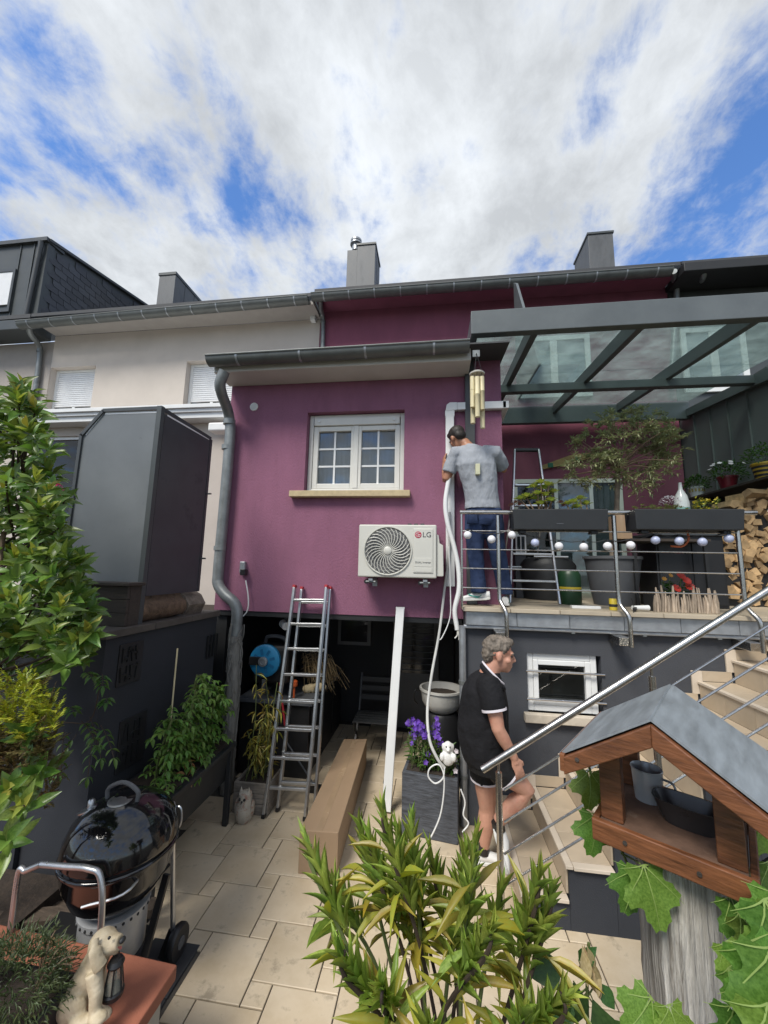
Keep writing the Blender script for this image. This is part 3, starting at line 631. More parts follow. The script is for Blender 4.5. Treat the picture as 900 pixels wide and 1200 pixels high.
for t in (.125, 1.28, 2.30):
    c = ha+du*t; zb_ = 0.0 if t < 1 else max(0, (c.x-SX0)/GO*RISE-.25)
    MB().tube([(c.x, c.y, zb_), (c.x, c.y, c.z-.075)], .0205, 14).build('post', m_steel, sr, smooth=True)
    MB().tube([(c.x, c.y, c.z-.08), (c.x, c.y, c.z-.015)], .008, 8).build('post_pin', m_steel, sr, smooth=True)
for k in range(4):
    a = onY(594, 924+k*37.5, 2.8)+V((.0, .0, 0)); MB().tube([a-du*.02, a+du*2.45], .0072, 8).build('rod', m_steel, sr, smooth=True)

# ================================================================== TERRACE RAILING
tr_ = thing('terrace_railing', 'stainless terrace railing with kinked posts and thin horizontal rods', 'railing', (1.5, 3.74, 1.9))
YR = 3.74
zr_ = onY(640, 600.5, YR).z
MB().tube([(onY(539, 600, YR).x, YR, zr_), (onY(886, 600, YR).x, YR, zr_)], .021, 14).build('handrail', m_steel, tr_, smooth=True)
xs = [onY(584, 640, YR).x, onY(721, 640, YR).x, onY(866, 640, YR).x]
for x in xs:
    MB().tube(curve_pts([(x, YR, zr_-.03), (x, YR, 2.3), (x, YR, 2.02), (x+.012, YR-.02, 1.95), (x+.04, YR-.065, 1.885), (x+.045, YR-.075, 1.82), (x+.045, YR-.075, 1.62)], 4), .0185, 12).build('post', m_steel, tr_, smooth=True)
    MB().box((x-.05, YR-.075, 1.63), (x+.04, TY-.003, 1.70)).build('mounting_bracket', m_steel, tr_, bevel=.004)
x = onY(541, 640, YR).x
MB().tube([(x, YR, zr_-.01), (x, YR, 1.905)], .011, 10).build('end_post', m_steel, tr_, smooth=True)
for pyx in (622.5, 644.5, 667, 690):
    z = onY(600, pyx, YR).z; MB().tube([(x, YR, z), (xs[2], YR, z)], .0065, 8).build('rod', m_steel, tr_, smooth=True)
MB().tube([(xs[2]+.2, YR-.1, zr_+.02), (xs[2]+.23, YR-.1, 1.6)], .019, 10).build('stair_top_post', m_steel, tr_, smooth=True)

# ================================================================== PERGOLA
pg = thing('pergola', 'dark grey steel pergola with a sloping glass roof over the terrace', 'pergola', (2.2, 3.75, 1.9))
YP = 3.72
a, b = onY(552, 365, YP), onY(900, 344, YP); zb_ = onY(720, 381.5, YP).z; zt = onY(720, 353.5, YP).z
PXA = a.x
SL = 0.085
MB().box((PXA, YP, zb_), (XW-.01, YP+.09, zt)).build('front_beam', m_perg, pg, bevel=.006)
def roofz(y): return zt-.03 + SL*(y-YP)
MB().prism([(PXA, YP+.092, zb_+.02), (PXA, YB-.3, roofz(YB-.3)-.2), (PXA, YB-.3, roofz(YB-.3)), (PXA, YP+.092, zt-.03)], (.07, 0, 0)).build('side_beam', m_perg, pg)
rx = [onY(599, 420, 4.55).x]
r1 = onY(640, 387, YP+.1).x; r2 = onY(753, 380, YP+.1).x; gapx = r2-r1
rxs = [PXA+.33, r2-gapx*1.0, r2, r2+gapx, r2+2*gapx]
rxs = [onY(628, 388, YP+.1).x, onY(755, 382, YP+.1).x, onY(893, 376, YP+.1).x]
d_ = rxs[1]-rxs[0]; rxs = [rxs[0], rxs[1], rxs[2], rxs[2]+d_]
rxs = [x for x in rxs if x < XW-.1]
for x in rxs:
    MB().prism([(x-.035, YP+.093, zb_+.045), (x-.035, YB-.3, roofz(YB-.3)-.14), (x-.035, YB-.3, roofz(YB-.3)-.012), (x-.035, YP+.093, zt-.042)], (.07, 0, 0)).build('rafter', m_perg, pg, bevel=.004)
edges = [PXA+.07]+rxs+[XW-.02]
for x0, x1 in zip(edges, edges[1:]):
    for (ya, yb2) in ((YP+.10, 5.30), (5.31, YB-.32)):
        MB().prism([(x0-.01, ya, roofz(ya)-.008), (x0-.01, yb2, roofz(yb2)-.008), (x0-.01, yb2, roofz(yb2)+.002), (x0-.01, ya, roofz(ya)+.002)], (x1-x0+.02-.006, 0, 0)).build('glass_pane', g_perg, pg)
zc0 = onY(620, 458.5, 5.3).z
MB().box((PXA+.072, 5.30, zc0), (XW-.01, 5.40, roofz(5.3)-.15)).build('cross_beam', m_perg, pg, bevel=.006)
zc1 = onY(640, 495, YB-.3).z
MB().box((PX1+.003, YB-.3, zc1), (XW-.01, YB-.2, roofz(YB-.3)-.0)).build('back_beam', m_perg, pg, bevel=.006)
MB().prism([(XW-.075, 4.0, 4.55), (XW-.075, YB-.31, min(onX(806, 490, XW).z, roofz(YB-.31)-.27)), (XW-.075, YB-.31, roofz(YB-.31)-.15), (XW-.075, 4.0, roofz(4.0)-.15)], (.06, 0, 0)).build('wall_beam', m_perg, pg)
pxl = onY(553, 470, 3.86).x
pxl = onY(551, 510, 4.09).x
MB().box((pxl-.05, 4.085, 1.9), (pxl+.05, 4.146, zb_+.03)).build('post', m_anth, pg, bevel=.004)
# glazing fin sticking up above the front beam
xf = onY(617, 350, 5.6).x
MB().prism([(xf-.02, 5.0, roofz(5.0)+.01), (xf-.02, 6.38, roofz(6.38)+.01), (xf-.02, 6.38, onY(623, 330, 6.38).z), (xf-.02, 6.2, onY(621, 331, 6.2).z)], (.04, 0, 0)).build('roof_strut', m_perg, pg, bevel=.004)
# ================================================================== LEFT SIDE: wall, screen, timber, log
gw = thing('garden_wall', 'charcoal rendered boundary wall with a weathered flat coping, left of the patio', 'wall', (-2.4, 3.3, 0))
MB().box((-2.72, 2.53, 0), (-2.27, 3.93, 1.712)).build('wall_body', m_greywall, gw)
for k in range(3):
    y0 = 2.49+.48*k
    MB().box((-2.76, y0+.001, 1.714), (-2.235, y0+.477, 1.768)).build('coping_slab', mat('coping%d' % k, (0.085, 0.075, 0.065), 0.75, var=.3, vscale=6, bump=.4, bscale=30) if k == 0 else bpy.data.materials['coping0'], gw, bevel=.005)
MB().box((-3.6, 2.50, 0), (-2.725, 2.60, 1.70)).build('return_wall', m_greywall, gw)
tag(MB().box((-9.0, 2.62, 0), (-2.73, 5.45, 1.66)).build('neighbour_terrain', m_soil), kind='structure')
random.seed(3)
for i, (tl, br, lb) in enumerate((((140, 756), (163, 794), 'upper dark relief plaque with worn lettering on the charcoal wall'), ((140, 846), (166, 886), 'lower black relief plaque with curling figures on the charcoal wall'), ((241, 742), (255, 768), 'small dark relief sign near the downpipe on the charcoal wall'))):
    a, b = onX(*tl, -2.27), onX(*br, -2.27); y0, y1, z0, z1 = a.y, b.y, b.z-.01, a.z
    t = thing('wall_plaque', lb, 'wall ornament', (-2.27, (y0+y1)/2, z0))
    if i < 2: MB().box((-2.269, y0, z0), (-2.258, y1, z1)).build('back_plate', mat('cast_iron%d' % i, (.018, .018, .02), .6, var=.3), t, bevel=.003)
    bm_ = MB(); w = y1-y0; hgt = z1-z0
    for r_ in range(2 if i < 2 else 1):
        zz0 = z0+hgt*(.1+.45*r_); zz1 = zz0+hgt*(.36 if i < 2 else .8)
        for k in range(4):
            yy = y0+w*(.12+.2*k); bm_.bar((-2.252, yy, zz0), (-2.252, yy+rnd(-.02, .02), zz1), .012, .016, (0, 1, 0))
            if k < 3 and random.random() < .8: q = zz0+(zz1-zz0)*rnd(.1, .9); bm_.bar((-2.252, yy, q), (-2.252, yy+w*.18, q+rnd(-.02, .02)), .012, .014)
    bm_.build('relief', m_dark, t)
# privacy screen: corner of two grey panels in a dark frame
sc_ = thing('privacy_screen', 'tall grey privacy screen with a clipped corner standing above the wall', 'screen', (-2.6, 2.9, 1.77))
xr = -2.30; xl0 = -3.02; zt = 3.54
MB().prism([(xl0, 2.86, 1.70), (xr-.03, 2.86, 1.70), (xr-.03, 2.86, zt-.03), (-2.84, 2.86, zt-.03), (xl0, 2.86, 3.31)], (0, .02, 0)).build('front_panel', mat('screen_panel', (0.135, 0.148, 0.158), 0.5, var=.10, vscale=3, spots=((.06, .065, .07), 22, .64, .7)), sc_)
MB().box((xr-.02, 2.90, 1.98), (xr, 3.58, zt-.03)).build('side_panel', mat('screen_side', (0.05, 0.054, 0.06), 0.45, var=.2, vscale=4, spots=((.025, .027, .03), 4, .56, .7)), sc_)
fr = MB()
fr.bar((xr-.01, 2.86, 1.70), (xr-.01, 2.86, zt+.02), .045, .045, (0, 1, 0)); fr.build('corner_post', m_clad, sc_, bevel=.003)
for p, q in (((xl0-.01, 2.862, 1.7), (xl0-.01, 2.862, 3.33)), ((xl0-.01, 2.862, 3.32), (-2.845, 2.862, zt)), ((-2.85, 2.862, zt), (xr-.032, 2.862, zt+.004)), ((xr-.012, 2.885, zt+.002), (xr-.012, 3.60, zt-.012)), ((xr-.010, 3.6, 1.98), (xr-.010, 3.6, zt-.02))):
    MB().bar(p, q, .028, .035, (0, 1, 0) if p[0] != q[0] or p[2] != q[2] and p[1] == q[1] else (0, 0, 1)).build('frame_rail', m_anth, sc_)
for z in (2.3, 2.95): MB().tube([(xr+.0, 3.6, z), (xr+.05, 3.6, z)], .008, 8).build('bolt', m_zincgrey, sc_)
MB().box((-2.835, 2.8585, zt-.034), (xr-.036, 2.8598, zt-.018)).build('painted_light_gap', m_shutter, sc_)  # pale strips painted on for the light in the panel gaps
MB().bar((-2.995, 2.859, 3.325), (-2.85, 2.859, zt-.024), .0012, .010, (0, 0, 1)).build('painted_light_gap', m_shutter, sc_)
MB().box((xr+.0003, 2.93, zt-.036), (xr+.0012, 3.56, zt-.022)).build('painted_light_gap', m_shutter, sc_)
for k in range(2): MB().box((xr-.033, 2.853+.0, 1.9+.8*k), (xr-.028, 2.859, 2.6+.8*k)).build('painted_light_strip', m_zinclight, sc_)  # pale strips imitate the light slit beside the corner post
# timber trough in front of the screen
tt = thing('timber_trough', 'dark stained timber trough at the foot of the privacy screen', 'planter', (-2.5, 2.75, 1.768))
for k in range(3): MB().box((-3.1, 2.70, 1.77+.099*k), (-2.29, 2.725, 1.866+.099*k)).build('board', m_darkwood, tt, bevel=.003)
MB().box((-3.1, 2.66, 2.068), (-2.26, 2.84, 2.092)).build('cap_board', m_darkwood, tt, bevel=.004)
MB().box((-2.315, 2.727, 1.77), (-2.29, 2.84, 2.066)).build('end_board', m_darkwood, tt)
lg = thing('log', 'split weathered log lying on the wall coping beside the screen', 'log', (-2.42, 3.25, 1.768))
def rough_log(p, q, r, m, name, parent, n=12, jag=.18):
    p, q = V(p), V(q); d = (q-p).normalized(); u = d.orthogonal().normalized(); w = d.cross(u); rg = []
    off = [1+rnd(-jag, jag) for _ in range(n)]
    for i in range(5):
        t = i/4; rg.append([p.lerp(q, t) + (u*math.cos(6.283*j/n)+w*math.sin(6.283*j/n))*r*off[j]*(1+rnd(-.05, .05)) for j in range(n)])
    return MB().loft(rg).build(name, m, parent, smooth=True, sharp=50)
rough_log((-2.42, 2.88, 1.872), (-2.40, 3.42, 1.872), .105, mat('bark', (0.13, 0.085, 0.055), .9, var=.5, vscale=14, bump=1, bscale=30, bdist=.012, spots=((.42, .28, .15), 5, .58, .8)), 'bark', lg)
sb = thing('stone_block', 'rough brown stone block at the house end of the wall coping', 'stone', (-2.4, 3.6, 1.768))
rough_log((-2.42, 3.48, 1.875), (-2.40, 3.72, 1.875), .12, mat('rough_stone', (0.17, 0.14, 0.11), .95, var=.45, vscale=14, bump=1, bscale=35, bdist=.012), 'stone', sb, 7, .2)

# ================================================================== PATIO THINGS
# outdoor unit
ac = thing('air_conditioner', 'off white outdoor air conditioning unit with a round fan grille on the purple wall', 'air conditioner', (-.37, 3.9, 2.15))
m_ac = mat('ac_cream', (0.55, 0.545, 0.49), 0.42, var=.04, vscale=3)
m_acd = mat('ac_dark', (0.10, 0.10, 0.10), 0.6)
AX0, AX1, AZ0, AZ1, AY = -.765, .012, 2.152, 2.675, 3.84
MB().box((AX0, AY, AZ0), (AX1, AY+.26, AZ1)).build('casing', m_ac, ac, bevel=.014, seg=3)
cx, cz, fr_ = -.468, 2.414, .222
Mx = Matrix.Rotation(R(90), 3, 'X')
MB().lathe([(fr_, -.004), (fr_, .006)], (cx, AY-.001, cz), 40, Mx).build('fan_well', m_acd, ac, smooth=True)
fg = MB(); fg.lathe([(fr_+.004, 0), (fr_+.012, .012), (fr_+.018, .012), (fr_+.020, 0)], (cx, AY-.002, cz), 44, Mx); fg.build('grille_ring', m_ac, ac, smooth=True)
for k in range(28):
    a = 2*math.pi*k/28; pts = []
    for i in range(7):
        t = i/6; rr = .045+(fr_-.045)*t; aa = a + .55*t*t; pts.append((cx+rr*math.cos(aa), AY-.010-.006*math.sin(t*3.14), cz+rr*math.sin(aa)))
    MB().tube(pts, .0042, 5).build('grille_spoke', m_ac, ac, smooth=True)
for rr in (.085, .125, .165, .20): MB().tube([(cx+rr*math.cos(6.283*k/40), AY-.0075, cz+rr*math.sin(6.283*k/40)) for k in range(41)], .0016, 4).build('grille_wire', m_ac, ac)
MB().lathe([(.042, 0), (.042, .010), (.034, .016), (.001, .017)], (cx, AY-.008, cz), 24, Mx).build('fan_hub', m_ac, ac, smooth=True)
pnx0, pnx1 = -.215, -.022
pn = MB().box((pnx0, AY-.008, AZ0+.05), (pnx1, AY+.002, AZ1-.04)).build('front_panel', m_ac, ac, bevel=.008)
for zz0, zz1 in ((AZ0+.06, AZ0+.10), (AZ0+.11, AZ0+.195)):
    MB().box((pnx0+.012, AY-.0105, zz0), (pnx1-.012, AY-.0075, zz1)).build('panel_rib', m_ac, pn, bevel=.003)
m_red = mat('logo_red', (0.42, 0.015, 0.05), 0.4, var=.03); m_ink = mat('logo_grey', (0.06, 0.06, 0.065), 0.5)
lx, lz = -.168, AZ1-.10
MB().lathe([(.033, 0), (.033, .0022)], (lx, AY-.0082, lz), 30, Mx).build('logo_disc', m_red, ac)
lgm = MB(); lgm.tube([(lx+.022*math.cos(a), AY-.0112, lz+.022*math.sin(a)) for a in [R(50+i*15) for i in range(21)]], .0022, 5); lgm.bar((lx+.002, AY-.0112, lz), (lx+.024, AY-.0112, lz), .002, .004); lgm.bar((lx-.001, AY-.0112, lz+.012), (lx-.001, AY-.0112, lz-.012), .002, .004, (1, 0, 0)); lgm.bar((lx-.001, AY-.0112, lz-.011), (lx+.007, AY-.0112, lz-.011), .002, .004); lgm.ball((lx-.010, AY-.0112, lz+.010), .0035, 8, 6)
lgm.build('logo_mark', m_white, ac)
def text_on(s, size, m, name, parent, loc, rot=(R(90), 0, 0)):
    return inst(name, text_mesh(s, size, m, name), parent, loc, rot=rot)
text_on('LG', .072, m_ink, 'brand_lettering', ac, (-.082, AY-.0095, lz-.0015))
text_on('DUAL Inverter', .025, m_ink, 'model_lettering', ac, ((pnx0+pnx1)/2, AY-.0115, AZ0+.152))
MB().prism([(AX1+.001, AY+.03, AZ0+.02), (AX1+.001, AY+.03, AZ1-.09), (AX1+.02, AY+.03, AZ1-.10), (AX1+.03, AY+.03, AZ1-.18), (AX1+.065, AY+.03, AZ1-.20), (AX1+.068, AY+.03, AZ0+.03), (AX1+.06, AY+.03, AZ0+.02)], (0, .19, 0)).build('valve_cover', m_ac, ac, bevel=.006)
for dx in (.0, .05, .10): MB().box((-.28+dx*1.3, AY+.09, AZ1+.001), (-.24+dx*1.3, AY+.13, AZ1+.022)).build('top_fitting', m_black, ac, bevel=.004)
for x in (AX0+.13, AX1-.11):
    br = MB(); br.box((x-.02, AY+.005, AZ0-.035), (x+.02, YX-.004, AZ0-.0145)); br.box((x-.025, YX-.016, AZ0-.10), (x+.025, YX-.003, AZ0-.036))
    b_ = br.build('bracket', m_zinclight, ac)
    MB().box((x-.055, AY+.02, AZ0-.055), (x+.05, AY+.07, AZ0-.036)).build('rubber_foot', m_zincgrey, b_, bevel=.006)
    MB().tube([(x-.05, AY+.04, AZ0-.046), (x-.05, AY+.16, AZ0-.046)], .022, 10).build('damper', m_black, b_, smooth=True)
# trunking, refrigerant lines, cables
tk = thing('cable_trunking', 'white plastic trunking running up the purple wall and round the corner', 'trunking', (.12, 4.1, 3))
a, b = onY(527, 477, 4.11), onY(586, 475, 4.11)
MB().box((a.x-.045, 4.085, 2.07), (a.x+.045, YX-.003, a.z-.05)).build('vertical_duct', m_white, tk, bevel=.006)
MB().loft([[V((a.x+.0+dx*.05-.0, 4.084+dy, 0)) + V((c_[0], 0, c_[1])) for dx, dy in ((-1, 0), (1, 0), (1, .06), (-1, .06))] for c_ in ((0, a.z-.11), (0, a.z-.05))]).build('duct_collar', m_white, tk)
MB().prism([(a.x-.047, 4.082, a.z-.05), (a.x+.047, 4.082, a.z-.05), (a.x+.08, 4.082, a.z-.045), (a.x+.08, 4.082, a.z+.045), (a.x+.0, 4.082, a.z+.045), (a.x-.035, 4.082, a.z+.02)], (0, .062, 0)).build('elbow', m_white, tk, bevel=.008)
MB().box((a.x+.081, 4.086, a.z-.042), (PX1+.045, YX-.003, a.z+.042)).build('horizontal_duct', m_white, tk, bevel=.006)
MB().box((PX1+.003, 4.086, a.z-.041), (PX1+.07, 4.5, a.z+.041)).build('return_duct', m_white, tk, bevel=.006)
rl = thing('refrigerant_pipe', 'thick white insulated pipe hanging loose with frayed ends beside the installer', 'pipe', (.1, 4.0, 2.5))
def pxline(pts, Y): return curve_pts([onY(x, y, Y if not hasattr(Y, '__len__') else Y[i]) for i, (x, y) in enumerate(pts)], 6)
MB().tube(pxline([(526, 560), (522, 590), (525, 615), (532, 640), (537, 665), (538, 690), (533, 715), (536, 738)], 3.96), .024, 10).build('insulated_pipe', m_white, rl, smooth=True)
for pts in ([(536, 736), (539, 742), (541, 747)], [(536, 736), (536, 744), (533, 748)], [(537, 735), (545, 742), (552, 750)], [(536, 737), (538, 745), (538, 750)]):
    MB().tube(pxline(pts, 3.95), .007, 6).build('frayed_end', m_white2, rl, smooth=True)
cb_ = thing('grey_hose', 'pale grey drain hose falling from the trunking into the flower planter', 'hose', (.1, 4.0, 1.5))
MB().tube(pxline([(527, 600), (526, 650), (521, 690), (515, 740), (506, 790), (501, 830), (503, 865), (512, 888), (521, 900)], [4.06, 4.06, 4.05, 4.0, 3.9, 3.8, 3.66, 3.6, 3.6]), .013, 8).build('hose', mat('pale_hose', (.52, .52, .50), .5), cb_, smooth=True)
MB().tube(pxline([(526, 640), (528, 700), (527, 725), (518, 747), (513, 750)], 3.99), .006, 6).build('thin_cable', m_white, cb_, smooth=True)
cw = thing('white_cable', 'thin white cable looping over the edge of the slate planter', 'cable', (.1, 3.5, .6))
MB().tube(pxline([(540, 925), (545, 940), (543, 955), (549, 965), (542, 975)], 3.45), .006, 6).build('cable_tail', m_white, cw, smooth=True)
MB().tube(pxline([(521, 900), (519, 912), (510, 918), (502, 910), (504, 900), (514, 896), (520, 908), (520, 930), (516, 955), (508, 975), (502, 985)], 3.43), .006, 6).build('cable', m_white, cw, smooth=True)
wk = thing('outdoor_socket', 'small grey socket box with a white cable on the lower purple wall', 'socket', (-2.09, 4.12, 2.2))
c = onY(286, 666, YX)
MB().box((c.x-.03, YX-.05, c.z-.05), (c.x+.03, YX-.003, c.z+.075)).build('socket_cover', m_zinclight, wk, bevel=.008)
MB().box((c.x+.0, YX-.09, c.z-.075), (c.x+.055, YX-.015, c.z-.01)).build('plug', m_black, wk, bevel=.006)
MB().tube(pxline([(288, 680), (291, 700), (290, 715), (283, 724)], 4.10), .007, 6).build('cable', m_white, wk, smooth=True)
# leaning trunking length and long cardboard box
bt = thing('trunking_length', 'white trunking length leaning upright against the edge of the purple bay', 'trunking', (-.42, 3.9, 0))
MB().bar((-.445, 3.93, 0.02), (-.355, 4.075, 1.84), .085, .045, (0, 1, 0)).build('trunking_body', m_white, bt, bevel=.005)
MB().box((-.40, 4.052, 1.835), (-.31, 4.10, 1.85)).build('trunking_lip', m_white, bt)
cbx = thing('cardboard_box', 'long flat brown cardboard box lying on the patio beside the ladder', 'box', (-.85, 4, 0))
fa, fb = onZ(403, 866, .29), onZ(430, 866, .29)
B0 = [(-1.0, 3.11, .0), (-.71, 3.13, 0), (fb.x, fb.y, 0), (fa.x, fa.y, 0)]
MB().prism(B0, (0, 0, .29)).build('carton', m_card, cbx, bevel=.004)
u_ = (V(B0[3])-V(B0[0])).normalized()
MB().bar(V((-.855, 3.125, .2905)), V(((fa.x+fb.x)/2, fa.y-.01, .2905)), .05, .0014).build('packing_tape', mat('tape', (.34, .24, .15), .25), cbx)
# combination ladder
ld = thing('ladder', 'aluminium combination ladder leaning on the purple bay above the patio', 'ladder', (-1.3, 3.8, 0))
def ladder_section(b0, b1, t0, t1, rail, n, z0, z1, parent, name, rungr=.016):
    b0, b1, t0, t1 = map(V, (b0, b1, t0, t1))
    for p, q in ((b0, t0), (b1, t1)):
        s = MB().bar(p, q, .024, rail, (0, 1, .4)).build(name+'_rail', m_alu, parent, bevel=.004)
        MB().bar(q-(q-p).normalized()*.0, q+(q-p).normalized()*.025, .03, rail*1.1, (0, 1, .4)).build('red_end_cap', mat('cap_red', (.35, .02, .03), .5) if 'cap_red' not in bpy.data.materials else bpy.data.materials['cap_red'], s)
        MB().bar(p, p-(q-p).normalized()*.03, .03, rail*1.1, (0, 1, .4)).build('rubber_foot', m_black, s)
    for k in range(n):
        t = (z0 + (z1-z0)*k/(n-1)); a = b0.lerp(t0, t); b = b1.lerp(t1, t)
        MB().bar(a, b, .030, .026, (0, 0, 1)).build('rung', m_alu, parent, bevel=.005)
lt = onY(347.6, 688, 4.09); rt = onY(385.5, 688, 4.09)
ladder_section((-1.525, 3.69, .03), (-1.15, 3.72, .03), (lt.x, 4.03, lt.z), (rt.x-.01, 4.03, rt.z), .06, 8, .10, .935, ld, 'front')
ladder_section((-1.44, 3.80, .03), (-1.10, 3.83, .03), (lt.x+.055, 4.105, lt.z-.02), (rt.x+.012, 4.105, rt.z-.02), .05, 8, .10, .93, ld, 'rear')
# cabinet, hose reel and oddments in the undercroft
kb = thing('black_cabinet', 'long black worktop cabinet standing in the dark undercroft', 'cabinet', (-1.6, 4.9, 0))
MB().box((-2.15, 4.36, 0), (-1.36, 5.8, .74)).build('carcass', m_black, kb, bevel=.005)
MB().box((-2.18, 4.32, .742), (-1.32, 5.85, .785)).build('worktop', m_greypot, kb, bevel=.005)
for k in range(3): MB().box((-1.357, 4.42+.46*k, .08), (-1.345, 4.84+.46*k, .70)).build('cabinet_door', m_black, kb, bevel=.004)
hr = thing('hose_reel', 'blue and black automatic hose reel box on the black cabinet', 'hose reel', (-1.85, 4.5, .79))
c = onY(309, 775, 4.30)
MB().box((c.x-.15, 4.36, c.z-.26), (c.x+.26, 4.7, c.z+.16)).build('reel_body', m_black, hr, bevel=.05, seg=3)
m_blue = mat('reel_blue', (.015, .19, .38), .4, var=.06)
MB().lathe([(.175, 0), (.175, .04), (.15, .055), (.02, .06)], (c.x, 4.359, c.z), 36, Mx).build('reel_disc', m_blue, hr, smooth=True)
for k in range(8):
    a = k*.785+.3; MB().bar((c.x+.07*math.cos(a), 4.301, c.z+.07*math.sin(a)), (c.x+.13*math.cos(a), 4.303, c.z+.13*math.sin(a)), .03, .006, (0, 1, 0)).build('disc_recess', mat('reel_blue_dark', (.01, .12, .26), .5) if k == 0 else bpy.data.materials['reel_blue_dark'], hr)
MB().bar((c.x-.17, 4.296, c.z-.0), (c.x, 4.296, c.z), .09, .02, (0, 1, 0)).build('arm_plate', m_black, hr, bevel=.005)
MB().lathe([(.052, 0), (.052, .02), (.03, .025), (.03, .01), (.001, .01)], (c.x, 4.29, c.z), 20, Mx).build('hub', m_zinclight, hr, smooth=True)
MB().tube(curve_pts([(c.x-.08, 4.5, c.z+.15), (c.x-.03, 4.45, c.z+.24), (c.x+.14, 4.45, c.z+.24), (c.x+.2, 4.5, c.z+.15)], 5), .022, 8).build('carry_handle', m_greypot, hr, smooth=True)
MB().box((c.x-.02, 4.33, c.z-.30), (c.x+.02, 4.36, c.z-.2)).build('hose_nozzle', m_alu, hr)
tl_ = thing('hand_tool', 'orange headed hand tool standing on the black cabinet top', 'tool', (-1.45, 4.45, .787))
c = onY(345, 803, 4.42); MB().lathe([(.012, 0), (.012, .12), (.035, .13), (.035, .18), (.02, .19)], (c.x, 4.42, .787), 10).build('tool_head', mat('tool_orange', (.5, .09, .02), .5), tl_)
rb = thing('root_ball', 'pale lump of dried root lying on the cabinet top', 'root', (-1.3, 4.6, .787))
for k in range(7): MB().ball((-1.40+rnd(-.09, .09), 4.62+rnd(-.06, .06), .82+rnd(-.01, .05)), (rnd(.03, .07), rnd(.03, .06), rnd(.03, .05)), 8, 6).build('root', m_sand, rb, smooth=True)
hd_ = thing('red_handle_broom', 'red handled broom leaning between the cabinet and the ladder', 'broom', (-1.4, 4.2, 0))
MB().tube([onY(334, 850, 4.25), onY(328, 800, 4.25)], .012, 8).build('red_grip', bpy.data.materials['cap_red'], hd_)
MB().tube([onY(336, 870, 4.25), V((-1.18, 4.15, .03))], .008, 8).build('shaft', m_greypot, hd_)
MB().box((-1.28, 4.12, 0), (-1.08, 4.18, .06)).build('broom_head', m_black, hd_)
sp = thing('spot_lamp', 'small white spot lamp under the edge of the purple bay', 'lamp', (-1.6, 4.3, 1.6))
c = onY(333, 731, 4.35); MB().tube([c+V((-.03, .03, 0)), c+V((.04, -.04, -.02))], .045, 12).build('lamp_head', m_white, sp, smooth=True)
MB().box((c.x-.015, c.y+.03, c.z), (c.x+.015, c.y+.06, 1.74)).build('lamp_bracket', m_greypot, sp)
dc = thing('garden_chair', 'dark folding garden chair in the shade of the undercroft', 'chair', (-.75, 5.0, 0))
for sx in (-.2, .2):
    for (p, q) in (((-.75+sx, 4.75, 0), (-.75+sx, 5.15, .44)), ((-.75+sx, 5.2, 0), (-.75+sx, 4.8, .44)), ((-.75+sx, 5.15, .44), (-.75+sx, 5.28, .88))): MB().bar(p, q, .02, .03).build('leg' if q[2] < .5 else 'back_post', m_box, dc)
for k in range(5): MB().box((-.96, 4.78+k*.08, .441), (-.54, 4.84+k*.08, .458)).build('seat_slat', m_box, dc)
for k in range(3): MB().box((-.96, 5.19+k*.03, .58+.1*k), (-.54, 5.205+k*.03, .64+.1*k)).build('back_slat', m_box, dc)
# corner pipe of the terrace, black column and white bowl
cp = thing('corner_pipe', 'narrow zinc rainwater pipe down the corner of the terrace wall', 'drainpipe', (.26, 3.8, 0))
MB().tube([(.255, 3.845, 1.72), (.255, 3.845, .02)], .033, 12).build('pipe', m_zinclight, cp, smooth=True)
for z in (.4, 1.2): MB().tube([(.255, 3.845, z), (.255, 3.845, z+.03)], .04, 12).build('pipe_clip', m_zincgrey, cp, smooth=True)
bc = thing('black_column', 'black drum carrying a white bowl at the undercroft corner', 'drum', (.06, 4.5, 0))
MB().lathe([(.19, 0), (.20, .35), (.19, .70), (.17, .735)], (.06, 4.5, 0), 24).build('drum_body', m_black, bc, smooth=True)
bw = thing('white_bowl', 'large shallow white bowl planter on the black drum', 'bowl', (.07, 4.5, .737))
MB().lathe([(.13, .0), (.17, .03), (.21, .10), (.225, .21), (.24, .215), (.24, .235), (.215, .235), (.20, .16), (.01, .15)], (.07, 4.5, .737), 32).build('bowl', mat('bowl_white', (.5, .49, .45), .5, var=.1), bw, smooth=True)
MB().lathe([(.195, .17), (.1, .18), (.01, .185)], (.07, 4.5, .737), 16).build('soil', m_soil, bw)
MB().tube(curve_pts([(-.16, 4.42, .95), (-.21, 4.38, .96), (-.22, 4.4, .86), (-.19, 4.46, .80)], 4), .008, 6).build('handle', m_black, bw, smooth=True)
# crate, bamboo box, bird figure
cr = thing('wooden_crate', 'small grey wooden crate planted with yellow bamboo beside the ladder', 'planter', (-1.67, 3.85, 0))
for k in range(3):
    MB().box((-1.84, 3.70, .002+.088*k), (-1.50, 3.72, .086+.088*k)).build('plank', m_greyboard, cr, bevel=.003)
    for x in (-1.84, -1.52): MB().box((x, 3.722, .002+.088*k), (x+.02, 4.02, .086+.088*k)).build('plank', m_greyboard, cr, bevel=.003)
MB().box((-1.819, 3.722, .02), (-1.521, 4.02, .24)).build('soil', m_soil, cr)
bd_ = thing('bird_figure', 'small rough stone owl figure with rusty markings in front of the wooden crate', 'figurine', (-1.68, 3.6, 0))
m_owl = mat('owl_stone', (.42, .38, .31), .85, var=.2, vscale=18, bump=.6, bscale=60, spots=((.28, .09, .05), 22, .52, .8))
MB().lathe([(.055, 0), (.075, .03), (.082, .09), (.075, .14), (.06, .17), (.062, .20), (.055, .23), (.03, .245), (.002, .25)], (-1.68, 3.61, 0), 18).build('body', m_owl, bd_, smooth=True)
